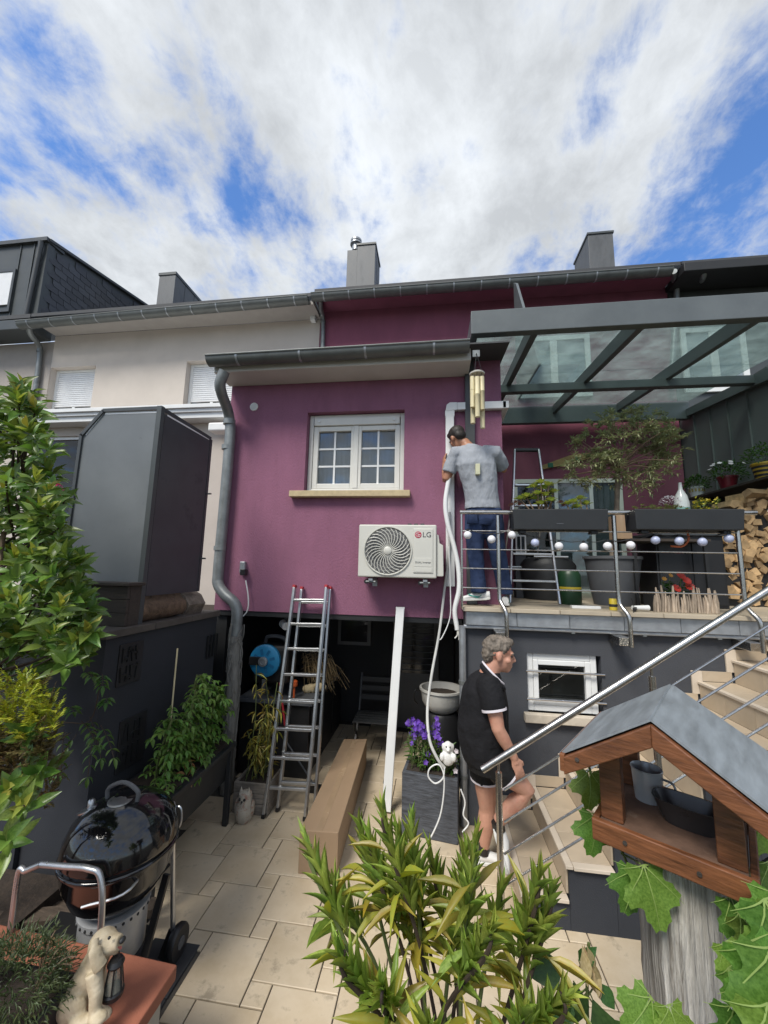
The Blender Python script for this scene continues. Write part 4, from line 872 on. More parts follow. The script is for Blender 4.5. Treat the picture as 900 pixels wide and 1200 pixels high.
for s in (-1, 1):
    MB().lathe([(.018, 0), (.002, .045)], (-1.68+s*.036, 3.60, .235), 8).build('ear_tuft', m_owl, bd_, smooth=True)
    MB().ball((-1.68+s*.022, 3.553, .20), .012, 8, 6).build('eye', m_dark, bd_)
    MB().ball((-1.68+s*.075, 3.61, .11), (.014, .035, .07), 8, 6).build('wing', m_owl, bd_, smooth=True)
MB().lathe([(.010, 0), (.001, .025)], (-1.68, 3.552, .185), 6, Matrix.Rotation(R(120), 3, 'X')).build('beak', m_dark, bd_)
# black trough planter on legs
tp = thing('trough_planter', 'long black trough planter on legs with a leafy tomato plant', 'planter', (-2.0, 3.1, 0))
MB().prism([(-2.22, 2.55, .62), (-1.80, 2.55, .62), (-1.86, 2.55, .33), (-2.16, 2.55, .33)], (0, 1.02, 0)).build('trough', m_box, tp, bevel=.006)
rmm = MB(); rmm.box((-2.24, 2.53, .622), (-1.78, 3.59, .66)); rmm.build('rim', m_box, tp, bevel=.006)
for x in (-1.81, -2.20):
    for y in (2.60, 3.53): MB().box((x-.022, y-.022, .0), (x+.022, y+.022, .615)).build('leg', m_box, tp, bevel=.004)
MB().box((-2.2, 2.57, .661), (-1.82, 3.55, .668)).build('soil', m_soil, tp)
# slate planter
sp_ = thing('slate_planter', 'square slate grey planter of violet and white flowers at the undercroft edge', 'planter', (-.05, 3.8, 0))
a, b = onY(469, 908, 3.66), onY(541, 918, 3.60)
SPZ = .49
MB().prism([(-.285, 3.67, 0), (.19, 3.60, 0), (.22, 3.92, 0), (-.25, 3.99, 0)], (0, 0, SPZ)).build('box', m_slatepot, sp_, bevel=.008)
MB().prism([(-.25, 3.70, SPZ+.001), (.165, 3.64, SPZ+.001), (.19, 3.89, SPZ+.001), (-.22, 3.95, SPZ+.001)], (0, 0, .006)).build('soil', m_soil, sp_)
fgz = thing('white_figurine', 'white glazed animal figurine standing among the planter flowers', 'figurine', (.10, 3.66, .49))
q = onY(525, 890, 3.62); m_por = mat('porcelain', (.75, .75, .73), .25, var=.06)
fb_ = MB()
for cpt, r in (((0, 0, .05), (.06, .05, .07)), ((0, -.005, .13), (.042, .038, .048)), ((-.04, .0, .13), (.014, .02, .03)), ((.04, .0, .13), (.014, .02, .03)), ((-.05, -.03, .06), (.022, .022, .035)), ((.05, -.03, .06), (.022, .022, .035)), ((0, -.04, .12), (.018, .02, .014))):
    fb_.ball(q+V(cpt)+V((0, 0, -.03)), r, 10, 8)
fo = fb_.build('body', m_por, fgz, smooth=True)
rm = fo.modifiers.new('join', 'REMESH'); rm.mode = 'VOXEL'; rm.voxel_size = .008; rm.use_smooth_shade = True
for s in (-1, 1): MB().ball(q+V((s*.016, -.04, .115)), .006, 6, 5).build('eye', m_dark, fgz)

# ================================================================== KETTLE BARBECUE
gk = thing('kettle_barbecue', 'black kettle barbecue with a domed lid and wheeled tube legs', 'barbecue', (-1.76, 2.12, 0))
gc = V((-1.675, 2.13, 0)); RZ = .735; GS = .94
MB().lathe([(0.270, 0.000), (0.270, 0.020), (0.262, 0.075), (0.237, 0.135), (0.191, 0.185), (0.121, 0.222), (0.047, 0.238), (0.002, 0.240)], gc+V((0, 0, RZ+.012)), 40).build('lid', m_blackgloss, gk, smooth=True, sharp=0)
MB().lathe([(0.037, -0.285), (0.130, -0.260), (0.205, -0.190), (0.249, -0.100), (0.265, -0.020), (0.277, -0.004), (0.277, 0.008), (0.266, 0.010)], gc+V((0, 0, RZ)), 40).build('bowl', m_blackgloss, gk, smooth=True, sharp=0)
lz_ = RZ+.24*1.0
lh = MB(); lh.tube(curve_pts([gc+V((-.09, -.03, lz_-.0)), gc+V((-.085, -.03, lz_+.05)), gc+V((0, -.03, lz_+.085)), gc+V((.085, -.03, lz_+.05)), gc+V((.09, -.03, lz_))], 5), .011, 8); lho = lh.build('lid_handle', m_greypot, gk, smooth=True)
MB().lathe([(.062, 0), (.06, .012), (.02, .016)], gc+V((-.0, -.04, lz_-.005)), 20).build('handle_shield', m_alu, lho, smooth=True)
MB().lathe([(.055, 0), (.055, .006), (.01, .01)], gc+V((-.16, -.06, lz_-.045)), 20, Matrix.Rotation(R(-22), 3, 'Y')).build('lid_vent', m_alu, gk, smooth=True)
MB().lathe([(.018, 0), (.018, .03), (.01, .04)], gc+V((-.155, -.06, lz_-.035)), 12).build('vent_knob', m_alu, gk, smooth=True)
MB().lathe([(.018, 0), (.02, .02), (.012, .03)], gc+V((.15, .03, lz_-.06)), 12).build('thermometer', m_alu, gk, smooth=True)
MB().lathe([(.14, .24), (.155, .26), (.155, .44), (.165, .445), (.165, .47), (.15, .475)], gc, 32).build('ash_catcher', mat('galvanised_ash', (.42, .43, .44), .45, metal=.4, var=.2, vscale=6), gk, smooth=True)
ah = MB()
for k in range(30): a = 6.283*k/30; ah.ball(gc+V((.163*math.cos(a), .163*math.sin(a), .455)), .008, 6, 4)
ah.build('vent_hole', m_dark, gk)['kind'] = 'stuff'
def legt(pts, nm='leg'): return MB().tube(curve_pts(pts, 6), .0135, 10).build(nm, m_alu, gk, smooth=True)
lf = onY(118, 1092, 1.83); f2 = onY(118, 1030, 1.84); f3 = onY(104, 1018, 1.84); f4 = onY(48, 1013, 1.86); f5 = onY(22, 1022, 1.87); f6 = onY(13, 1085, 1.86)
legt([V((lf.x, lf.y, .03)), lf, f2, f3, (f3+f4)/2, f4])
legt([f5+V((.035, 0, .008)), f5, f6, V((f6.x, f6.y, .03))])
MB().tube([f4, f5+V((.035, 0, .008))], .0135, 10).build('side_tube', m_alu, gk, smooth=True)
wl = V((-1.50, 2.40, .085)); t0 = onY(203, 950, 2.32)
legt([wl+V((0, 0, .02)), wl.lerp(t0, .5), t0, t0+V((-.012, .0, .03)), t0+V((-.05, 0, .03))])
MB().tube(curve_pts([t0+V((0, 0, .02)), t0+V((.045, .0, .02)), t0+V((.055, 0, -.05)), t0+V((.03, 0, -.10)), t0+V((-.03, -.05, -.13)), gc+V((.22, -.19, RZ-.05)), gc+V((.05, -.28, RZ-.08))], 6), .0065, 6).build('tool_hook_wire', m_alu, gk, smooth=True)
def wheel(c):
    w = MB().lathe([(.03, -.022), (.078, -.022), (.085, -.012), (.085, .012), (.078, .022), (.03, .022)], c, 26, Matrix.Rotation(R(90), 3, 'Y') @ Matrix.Rotation(0, 3, 'Z')).build('wheel', m_black, gk, smooth=True)
    MB().lathe([(.03, -.026), (.03, .026)], c, 14, Matrix.Rotation(R(90), 3, 'Y')).build('wheel_hub', m_greypot, w, smooth=True)
wheel(wl+V((.03, 0, 0))); wheel(V((-1.92, 2.45, .085)))
MB().bar(wl+V((.0, 0, .06)), wl+V((-.03, -.04, -.06)), .05, .03, (0, 1, 0)).build('wheel_bracket', m_black, gk, bevel=.006)
MB().tube([gc+V((-.18, .22, RZ-.15)), V((-1.92, 2.45, .085))], .0135, 8).build('leg', m_alu, gk, smooth=True)
MB().bar(gc+V((.2, .12, RZ-.2)), gc+V((.17, .0, .12)), .035, .02, (0, 1, 0)).build('ash_lever_leg', m_black, gk)
for s in (-.07, .07): MB().ball(f4.lerp(f3, .5+s*5)+V((0, -.004, .012)), .006, 6, 4).build('rivet', m_steel, gk)
MB().box((-2.15, 1.88, .22), (-1.55, 2.3, .235)).build('wire_shelf', m_black, gk)
# brown timber edge behind the barbecue
be = thing('timber_edging', 'weathered brown timber boards edging the bed behind the barbecue', 'edging', (-2.2, 2.2, 0))
for k in range(3): MB().bar((-2.9+.0*k, 1.95+.11*k, .30-.06*k), (-1.72-.12*k, 2.52+.06*k, .14-.03*k), .10, .05).build('board', m_brownwood, be, bevel=.004)
tag(MB().box((-6, 0.3, -.05), (-2.28, 2.49, .26)).build('planting_bed', m_soil), kind='structure')

# ================================================================== RED COPING, DOG, LANTERN
lw = thing('low_garden_wall', 'low garden wall capped with terracotta coloured slabs in the near left corner', 'wall', (-1.6, 1.5, 0))
m_terra = mat('terracotta_coping', (.30, .105, .06), .75, var=.12, vscale=3, bump=.35, bscale=160, spots=((.17, .055, .035), 3.5, .6, .5), objvar=.05)
xe = -1.12; c0 = onZ(0, 1089, .5)
MB().prism([(-2.9, 1.93, .44), (-2.9, .7, .44), (xe+.0, .7, .44), (xe, 1.845, .44)], (0, 0, .06)).build('coping_slab', m_terra, lw, bevel=.008)
MB().box((-2.9, .75, -.05), (xe-.035, 1.80, .438)).build('wall_body', mat('pale_block', (.42, .38, .31), .85, var=.15, vscale=6, bump=.5, bscale=60), lw)
# ================================================================== BIRD FEEDER
m_feed = mat('feeder_floor', (.13, .075, .05), .8, var=.3, vscale=14, bump=.4, bscale=50, spots=((.26, .2, .15), 24, .6, .5))
yaw = -.597
bf = thing('bird_feeder', 'wooden bird table house with a zinc sheet roof on a rough post', 'bird feeder', (.646, 1.307, 1.472), local=True, rotz=yaw)
Wd, Dp, rW, hE, hA, oo, Lr = .34, .34, .23, .219, .370, .126, .493
MB().box((-Wd/2+.001, .0, -.002), (Wd/2-.001, Dp, .016)).build('floor_board', m_feed, bf)
MB().box((-Wd/2-.018, -.020, -.040), (Wd/2+.018, -.001, .020)).build('edge_board', m_wood, bf, bevel=.003)
MB().box((-Wd/2-.018, Dp+.001, -.040), (Wd/2+.018, Dp+.020, .020)).build('edge_board', m_wood, bf, bevel=.003)
for s in (-1, 1): MB().box((s*(Wd/2+.010)-.009, -.0, -.040), (s*(Wd/2+.010)+.009, Dp, .020)).build('edge_board', m_wood, bf, bevel=.003)
for sx in (-1, 1):
    for y in (.012, Dp-.052):
        MB().box((sx*(Wd/2-.032)-.030, y, .017), (sx*(Wd/2-.032)+.030, y+.04, hE+.05)).build('corner_post', m_wood, bf, bevel=.003)
for y in (-oo+.0, Lr-oo-.024):
    for s in (-1, 1):
        d = V((s*rW, 0, hE-hA)); 
        MB().prism([(0, y, hA-.006), (s*rW, y, hE-.006), (s*rW, y, hE-.056), (0, y, hA-.064)] if s > 0 else [(0, y, hA-.006), (0, y, hA-.064), (s*rW, y, hE-.056), (s*rW, y, hE-.006)], (0, .024, 0)).build('barge_board', m_wood, bf, bevel=.003)
for y in (.03, Dp-.05): MB().prism([(-.14, y, hE+.035), (.14, y, hE+.035), (.02, y, hA-.05), (-.02, y, hA-.05)], (0, .02, 0)).build('gable_board', m_wood, bf)
m_zroof = mat('zinc_sheet_roof', (.27, .30, .32), .40, metal=.3, var=.22, vscale=7, stretch=(4, .8, 4), spots=((.17, .185, .195), 4, .55, .45))
for s in (-1, 1):
    n_ = V((s*(hA-hE), 0, rW)).normalized()*.006
    rf = MB().prism([(0, -oo+.012, hA+.001), (s*(rW+.012), -oo+.012, hE-.007), (s*(rW+.012), Lr-oo-.012, hE-.007), (0, Lr-oo-.012, hA+.001)] if s < 0 else [(0, Lr-oo-.012, hA+.001), (s*(rW+.012), Lr-oo-.012, hE-.007), (s*(rW+.012), -oo+.012, hE-.007), (0, -oo+.012, hA+.001)], n_)
    rf.build('roof_sheet', m_zroof, bf)
    bx_ = MB().prism([(s*.004, -oo+.03, hA-.008), (s*rW*.98, -oo+.03, hE-.008), (s*rW*.98, Lr-oo-.03, hE-.008), (s*.004, Lr-oo-.03, hA-.008)], n_*-2.0); bx_.build('roof_board', m_wood, bf)
    MB().bar((s*(rW+.004), -oo, hE-.022), (s*(rW+.004), Lr-oo, hE-.022), .014, .05).build('eave_board', m_wood, bf, bevel=.002)
for x, y in ((-.10, -.0215), (.07, -.0215)): MB().lathe([(.006, 0), (.006, .003)], (x, y, -.012), 10, Mx).build('screw_head', m_darkwood, bf)
MB().lathe([(.006, 0), (.006, .003)], (-.19, -oo-.001, hE+.0), 10, Mx).build('knot', m_darkwood, bf)
fp = thing('feeder_post', 'rough weathered square timber post carrying the bird feeder', 'post', (.72, 1.42, 0))
cc = V((.646, 1.307, 0)) + Matrix.Rotation(yaw, 3, 'Z') @ V((.0, .13, 0)); hw_ = .085
rings = []
random.seed(11)
ja = [rnd(-.008, .008) for _ in range(16)]
for i in range(34):
    z = 1.428*i/33; ring = []
    for k in range(16):
        sd, t = divmod(k, 4); t = t/4
        p = [(-1+2*t, -1), (1, -1+2*t), (1-2*t, 1), (-1, 1-2*t)][sd]
        q = Matrix.Rotation(yaw+.50, 3, 'Z') @ V((p[0]*(hw_+ja[k]*.5+rnd(-.0025, .0025)), p[1]*(hw_+ja[(k+5) % 16]*.5+rnd(-.0025, .0025)), 0))
        ring.append(cc+q+V((0, 0, z)))
    rings.append(ring)
MB().loft(rings).build('post_body', m_woodgrey, fp, smooth=True, sharp=50)
mc = thing('metal_cup', 'galvanised metal cup standing inside the bird feeder', 'cup', (.646, 1.307, 1.489), local=True, rotz=yaw)
m_cup = mat('cup_metal', (.5, .52, .53), .38, metal=.3, var=.1)
MB().lathe([(.038, 0), (.045, .095), (.048, .097), (.046, .10), (.043, .095), (.036, .01), (.002, .008)], (-.075, .23, 0), 24).build('cup_body', m_cup, mc, smooth=True)
MB().tube(curve_pts([(-.03, .22, .08), (.0, .215, .075), (.003, .215, .035), (-.034, .222, .03)], 4), .004, 6).build('cup_handle', m_zinclight, mc, smooth=True)
fbw = thing('food_bowl', 'dark oval food bowl beside the metal cup in the bird feeder', 'bowl', (.646, 1.307, 1.489), local=True, rotz=yaw)
rg = []
for sx, sy, z in ((.062, .034, 0), (.075, .043, .025), (.088, .052, .062), (.091, .055, .066), (.086, .050, .066), (.07, .038, .03), (.05, .025, .012)):
    rg.append([V((.04 + sx*abs(math.cos(a))**.7*(1 if math.cos(a) > 0 else -1), .15 + sy*abs(math.sin(a))**.7*(1 if math.sin(a) > 0 else -1), z)) for a in [6.283*k/28 for k in range(28)]])
MB().loft(rg).build('bowl_body', mat('bowl_dark', (.035, .032, .032), .3, var=.15), fbw, smooth=True)

# ================================================================== TERRACE THINGS
wc = thing('wind_chime', 'bamboo tube wind chime hanging from the pergola corner', 'wind chime', (.40, 3.66, 4.2))
c = onY(559, 437, 3.66)
MB().lathe([(.072, 0), (.075, .012), (.06, .022), (.02, .035), (.002, .037)], c+V((0, 0, -.02)), 20).build('top_disc', mat('chime_disc', (.6, .58, .52), .6), wc, smooth=True)
m_bam = mat('bamboo', (.60, .53, .33), .5, var=.14, vscale=9, stretch=(4, 4, 1), objvar=.1)
for k, (a, ln, off) in enumerate(((0, .42, .06), (1.05, .33, .03), (2.1, .38, .05), (3.14, .28, .02), (4.2, .36, .04), (5.25, .30, .03))):
    p = c+V((.052*math.cos(a+.4), .052*math.sin(a+.4), -.03-off)); q = p-V((0, 0, ln*1.12))
    tb = MB().lathe([(.023, -ln*1.12), (.023, -ln*.5), (.0255, -ln*.49), (.023, -ln*.48), (.023, 0), (.017, 0), (.016, -.05), (.002, -.052)], p, 12).build('tube', m_bam, wc, smooth=True)
    MB().tube([p+V((0, 0, .0)), c+V((.05*math.cos(a+.4), .05*math.sin(a+.4), -.015))], .0025, 5).build('cord', m_dark, tb)
for k in range(3): a = k*2.1; MB().tube([c+V((.05*math.cos(a), .05*math.sin(a), .0)), c+V((0, .02, .22))], .002, 5).build('hanger', m_dark, wc)
MB().box((c.x-.035, YP-.012, c.z+.20), (c.x+.035, YP-.001, c.z+.27)).build('hook_plate', m_zincgrey, wc)
MB().tube([(c.x, YP-.01, c.z+.22), c+V((0, .02, .22))], .005, 6).build('hook', m_zincgrey, wc)
# string of globe lamps
sg_ = thing('string_lights', 'string of white globe lamps tied along the terrace railing rods', 'string lights', (1.6, 3.70, 2.6))
YG = YR-.035
gp = [(548, 627), (576, 632), (600, 627), (627, 636), (655, 640), (684, 641), (712, 640), (739, 639), (768, 633), (796, 634), (823, 635), (854, 631)]
m_globe = mat('globe_white', (.74, .74, .76), .3, var=.05); m_globe2 = mat('globe_blue', (.42, .46, .62), .3, var=.1, vscale=20)
cps = []
for i, (x, y) in enumerate(gp):
    p = onY(x, y, YG); cps += [p+V((0, 0, .055))]
    g = MB().ball(p, .037, 16, 10).build('globe', m_globe if i < 8 and i != 3 else m_globe2, sg_, smooth=True, sharp=0)
    MB().tube([p+V((0, 0, .03)), p+V((0, 0, .058))], .012, 8).build('lamp_cap', m_black, g)
    if i < len(gp)-1: q = onY(*gp[i+1], YG); cps.append((p+q)/2+V((0, 0, .04)))
MB().tube(curve_pts(cps, 4), .0035, 5).build('cable', m_black, sg_)
# railing planters
RPL = []
for i, (x0, x1, lb) in enumerate(((601, 713, 'black railing planter with a green tree houseleek, left one on the rail'), (744, 873, 'black railing planter with white and yellow flowers, right one on the rail'))):
    a, b = onY(x0, 597, 3.63), onY(x1, 597, 3.63)
    t = thing('railing_planter', lb, 'planter', ((a.x+b.x)/2, 3.74, 2.6), 'planters hung on the terrace railing'.replace('hung', 'sitting'))
    zt, zb = onY((x0+x1)/2, 596.5, 3.63).z, onY((x0+x1)/2, 620.5, 3.63).z
    MB().prism([(a.x, 3.63, zt), (b.x, 3.63, zt), (b.x-.01, 3.645, zb), (a.x+.01, 3.645, zb)], (0, .20, 0)).build('trough', m_box, t, bevel=.006)
    MB().box((a.x+.015, 3.65, zt), (b.x-.015, 3.815, zt+.004)).build('soil', m_soil, t)
    for s in (.12, .88): x = a.x+(b.x-a.x)*s; MB().box((x-.03, 3.70, zb-.03), (x+.03, 3.78, zb-.002)).build('saddle_clip', m_black, t, bevel=.004)
    RPL.append((a.x, b.x, zt, t))
tg = MB().box(((RPL[0][0]+RPL[0][1])/2-.03, 3.638, RPL[0][2]-.135), ((RPL[0][0]+RPL[0][1])/2+.03, 3.643, RPL[0][2]-.128)).build('label_plate', m_greypot, RPL[0][3])
# stepladder
sl_ = thing('stepladder', 'aluminium stepladder with wide treads standing open on the terrace', 'stepladder', (1.3, 4.6, 1.9))
YS = 4.40
a0, a1 = onY(597, 692, YS), onY(655.5, 700, YS); a0.z = a1.z = 1.9
b0, b1 = onY(603, 527, YS+.42), onY(631, 527, YS+.42)
for p, q in ((a0, b0), (a1, b1)): MB().bar(p, q, .02, .05, (0, 1, .3)).build('front_rail', m_alu, sl_, bevel=.004)
MB().bar(b0+V((0, 0, -.005)), b1+V((0, 0, -.005)), .05, .04).build('top_grip', m_black, sl_, bevel=.01)
for t in (.13, .29, .45, .60, .74):
    p, q = a0.lerp(b0, t), a1.lerp(b1, t); MB().bar(p+V((.012, 0, 0)), q-V((.012, 0, 0)), .085, .022).build('tread', m_alu, sl_, bevel=.004)
c0, c1 = V((a0.x+.05, YS+1.0, 1.9)), V((a1.x-.03, YS+1.0, 1.9)); d0, d1 = a0.lerp(b0, .72), a1.lerp(b1, .72)
for p, q in ((c0, d0), (c1, d1)): MB().bar(p, q, .018, .03, (0, 1, .3)).build('rear_rail', m_alu, sl_, bevel=.003)
MB().bar(c0.lerp(d0, .3), c1.lerp(d1, .3), .02, .015).build('rear_brace', m_alu, sl_)
# pots and boxes on the terrace
op = thing('olive_pot', 'large round grey pot on the terrace holding the olive tree', 'pot', (1.93, 4.6, 1.9))
MB().lathe([(.20, .0), (.235, .2), (.275, .49), (.29, .49), (.29, .52), (.265, .52), (.25, .46), (.01, .46)], (1.93, 4.6, 1.9), 32).build('pot_body', m_greypot, op, smooth=True)
MB().lathe([(.26, .465), (.01, .475)], (1.93, 4.6, 1.9), 20).build('soil', m_soil, op)
cab = thing('dark_cabinet', 'black storage cabinet beside the firewood on the terrace', 'cabinet', (2.75, 4.7, 1.9))
a, b = onY(768, 640, 4.5), onY(848, 640, 4.5)
MB().box((a.x, 4.5, 1.9), (b.x, 4.9, onY(800, 628, 4.5).z)).build('carcass', m_black, cab, bevel=.006)
for k in range(2): MB().box((a.x+.02+(b.x-a.x)*.5*k, 4.488, 1.93), (a.x-.02+(b.x-a.x)*.5*(k+1), 4.499, onY(800, 633, 4.5).z)).build('cabinet_door', m_black, cab, bevel=.004)
MB().box((a.x-.03, 4.46, onY(800, 628, 4.5).z+.001), (b.x+.02, 4.92, onY(800, 628, 4.5).z+.03)).build('cabinet_top', m_anth, cab, bevel=.004)
bc2 = thing('small_carton', 'small brown cardboard carton behind the railing between the planters', 'box', (2.3, 4.5, 2.5))
a, b = onY(722, 603, 4.4), onY(741, 626, 4.4)
MB().box((a.x, 4.4, b.z-.05), (b.x, 4.6, a.z)).build('carton', m_card, bc2, bevel=.003)
MB().box((a.x+.03, 4.3985, b.z-.05), (a.x+.06, 4.3995, a.z-.003)).build('carton_tape', bpy.data.materials['tape'], bc2)
tbl = thing('side_table', 'low dark table behind the railing under the cardboard carton', 'table', (2.2, 4.5, 1.9))
MB().box((2.0, 4.3, b.z-.078), (2.75, 4.75, b.z-.052)).build('table_top', m_darkwood, tbl)
for x in (2.03, 2.70):
    for y in (4.33, 4.70): MB().box((x, y, 1.9), (x+.03, y+.03, b.z-.08)).build('leg', m_dark, tbl)
gcn = thing('green_canister', 'dark green canister with a yellow band on the terrace floor', 'canister', (1.6, 4.5, 1.9))
a, b = onY(668, 700, 4.5), onY(668, 668, 4.5)
MB().lathe([(.11, 0), (.115, .01), (.115, b.z-1.95), (.09, b.z-1.91), (.04, b.z-1.9)], (a.x, 4.5, 1.9), 20).build('canister_body', mat('canister_green', (.010, .042, .016), .4), gcn, smooth=True)
MB().lathe([(.1165, .16), (.1165, .185)], (a.x, 4.5, 1.9), 20).build('canister_band', mat('band_yellow', (.5, .38, .03), .5), gcn)
ycu = thing('yellow_tin', 'small yellow tin standing at the terrace edge', 'tin', (1.6, 4.0, 1.9))
c = onY(718, 700, 3.95); MB().lathe([(.033, 0), (.033, .1), (.03, .104), (.002, .104)], (c.x, 3.95, 1.9), 16).build('tin_body', bpy.data.materials['band_yellow'], ycu, smooth=True)
MB().lathe([(.0335, .03), (.0335, .055)], (c.x, 3.95, 1.9), 16).build('tin_label', m_dark, ycu)
pwt = thing('power_tool', 'white and black power tool lying at the terrace edge', 'tool', (1.75, 3.9, 1.9))
c = onY(752, 698, 3.92); MB().tube([(c.x-.09, 3.92, 1.93), (c.x+.06, 3.94, 1.93)], [.018, .026], 10).build('tool_body', m_white, pwt, smooth=True)
MB().bar((c.x-.06, 3.92, 1.925), (c.x-.10, 3.86, 1.915), .025, .03).build('tool_grip', m_black, pwt, bevel=.004)
MB().tube(pxline([(740, 701), (743, 712), (741, 727)], 3.77), .004, 5).build('tool_cord', m_black, pwt)
plank = thing('white_strip', 'white plastic strip lying on the terrace floor by the stepladder', 'strip', (1.5, 4.0, 1.9))
p, q = onY(670, 700, 4.0), onY(704, 703, 4.0); MB().box((p.x, 4.0, 1.899), (q.x, 4.06, 1.925)).build('strip', m_white, plank, bevel=.003)
cov = thing('covered_grill', 'rounded black covered grill behind the stepladder', 'grill', (1.4, 5.1, 1.9))
MB().lathe([(.30, 0), (.33, .2), (.34, .42), (.28, .5), (.1, .54), (.002, .545)], (1.42, 5.25, 1.9), 24).build('cover', m_box, cov, smooth=True)
MB().tube([(1.2, 5.0, 2.42), (1.6, 5.0, 2.42)], .015, 8).build('cover_handle', m_alu, cov)
crt = thing('glass_lantern', 'small lantern with white framed panes behind the railing', 'lantern', (1.1, 4.9, 1.9))
a, b = onY(604, 627, 5.2), onY(617, 649, 5.2)
frame_ring(MB(), a.x, b.x, b.z, a.z, 5.2, 5.23, .018).build('lantern_frame', m_white, crt)
MB().box((a.x+.01, 5.21, b.z+.01), (b.x-.01, 5.216, a.z-.01)).build('pane', g_win, crt)
MB().box((a.x, 5.24, 1.9), (b.x, 5.4, a.z)).build('lantern_body', m_greypot, crt)
MB().box(((a.x+b.x)/2-.006, 5.198, b.z+.01), ((a.x+b.x)/2+.006, 5.209, a.z-.01)).build('glazing_bar', m_white, crt)
# driftwood trough with red flowers
dw = thing('driftwood_trough', 'trough faced with upright driftwood sticks holding red flowers', 'planter', (2.2, 3.95, 1.9))
a, b = onY(765, 700, 3.93), onY(842, 700, 3.93); random.seed(21)
m_drift = mat('driftwood', (.36, .29, .22), .85, var=.35, vscale=20, stretch=(4, 4, .5), bump=.6, bscale=40, objvar=.35)
n = 24
for k in range(n):
    x = a.x+(b.x-a.x)*(k+.5)/n; hgt = rnd(.13, .24); r = rnd(.009, .015)
    MB().tube([(x, 3.93+rnd(-.01, .01), 1.9), (x+rnd(-.006, .006), 3.93+rnd(-.01, .01), 1.9+hgt*.5), (x+rnd(-.012, .012), 3.93, 1.9+hgt)], [r, r*1.1, r*.45], 6).build('driftwood_stick', m_drift, dw, smooth=True)
MB().box((a.x+.01, 3.95, 1.9), (b.x-.01, 4.12, 2.05)).build('liner', m_dark, dw)
# firewood
fw = thing('firewood_stack', 'tall stack of split firewood with pale cut ends at the right of the terrace', 'firewood', (3.7, 5.0, 1.9))
random.seed(5)
wx0, wx1, wz0, wz1 = 3.26, 4.15, 1.9, 3.12
lgs = []
for vv in range(9):
    n = random.choice((3, 4, 4, 5, 5)); off = rnd(0, 6.28)
    if vv == 0: n = 3
    pr = []
    for k in range(n):
        a = off+6.283*k/n+rnd(-.25, .25); r = rnd(.046, .060)*(1.12 if n == 3 else 1); pr.append((r*math.cos(a), r*math.sin(a)))
    me = MB().prism([(x, 0, z) for x, z in pr][::-1], (0, .34, 0)).mesh('firewood_log', m_log); lgs.append(me)
z = wz0+.05; row = 0
while z < wz1+.12:
    x = wx0+.05+(row % 2)*.045
    while x < wx1:
        top = wz1 + .05*math.sin(x*9) - (0.12 if x < wx0+.18 else 0)
        if z < top:
            inst('firewood_log', random.choice(lgs), fw, (x+rnd(-.012, .012), 4.98+rnd(-.05, .05), z+rnd(-.012, .012)), rot=(rnd(-.04, .04), rnd(0, 6.28), rnd(-.05, .05)), scale=(rnd(.9, 1.2), 1, rnd(.9, 1.15)))
        x += .084
    z += .070; row += 1
for k in range(9):
    x = wx0-.05+rnd(0, .5); inst('firewood_log', random.choice(lgs), fw, (x+.1+.04*k, 4.86+rnd(0, .08), wz1+.05+rnd(0, .05)), rot=(0, rnd(0, 6.28), R(90)+rnd(-.4, .4)-math.pi), scale=(1.1, 1.15, 1.1))
MB().box((wx0+.06, 5.0, 1.9), (wx1, 5.3, wz1-.1)).build('dark_gap_filler', m_dark, fw)['kind'] = 'stuff'  # dark block behind the log ends, puts shade into the gaps
# shelf on the cladding with pots
shf = thing('wall_shelf', 'dark plank shelf fixed along the dark cladding above the firewood', 'shelf', (3.95, 5.5, 3.37))
MB().box((3.78, 4.6, 3.355), (XW-.003, 6.35, 3.385)).build('shelf_board', m_darkwood, shf, bevel=.003)
for y in (5.0, 6.1): MB().prism([(XW-.003, y, 3.353), (3.85, y, 3.353), (XW-.003, y, 3.15)], (0, .03, 0)).build('shelf_bracket', m_dark, shf)
pots = []
for (px, py, nm, lb, m, r, hgt) in ((817, 580, 'flower_pot', 'white pot with a green shrub, farthest left on the wall shelf', m_white, .10, .17), (853, 566, 'flower_pot', 'dark red pot of white daisies, middle of the wall shelf', mat('pot_red', (.14, .012, .02), .3), .11, .18), (897, 556, 'flower_pot', 'yellow and black striped pot at the right end of the wall shelf', mat('pot_yellow', (.55, .36, .04), .4), .12, .2)):
    p = onX(px, py, 3.93); p.z = 3.386
    t = thing(nm, lb, 'flower pot', p, 'flower pots on the wall shelf')
    MB().lathe([(r*.72, 0), (r, hgt-.02), (r*1.08, hgt-.02), (r*1.08, hgt), (r*.95, hgt), (r*.9, hgt-.03), (.01, hgt-.03)], p, 24).build('pot_body', m, t, smooth=True)
    if 'striped' in lb:
        for q_ in (.25, .5, .75): MB().lathe([(r*(.72+.28*q_)+.0035, hgt*q_-.015), (r*(.75+.28*q_)+.0035, hgt*q_+.012)], p, 24).build('pot_stripe', m_dark, t, smooth=True)
    if 'white pot' in lb:
        for k in range(14): a = k*.449; MB().box((-.012, -.004, -.025), (.012, .004, .025), M=Matrix.Translation(p+V((r*.93*math.cos(a), r*.93*math.sin(a), hgt*.7))) @ Matrix.Rotation(a+1.57, 4, 'Z')).build('pot_slot', mat('slot_ochre', (.45, .36, .12), .6) if k == 0 else bpy.data.materials['slot_ochre'], t)
    pots.append((p, hgt, t))
bo = thing('glass_bottle', 'pale clear bottle standing behind the right railing planter', 'bottle', (2.55, 4.2, 2.6))
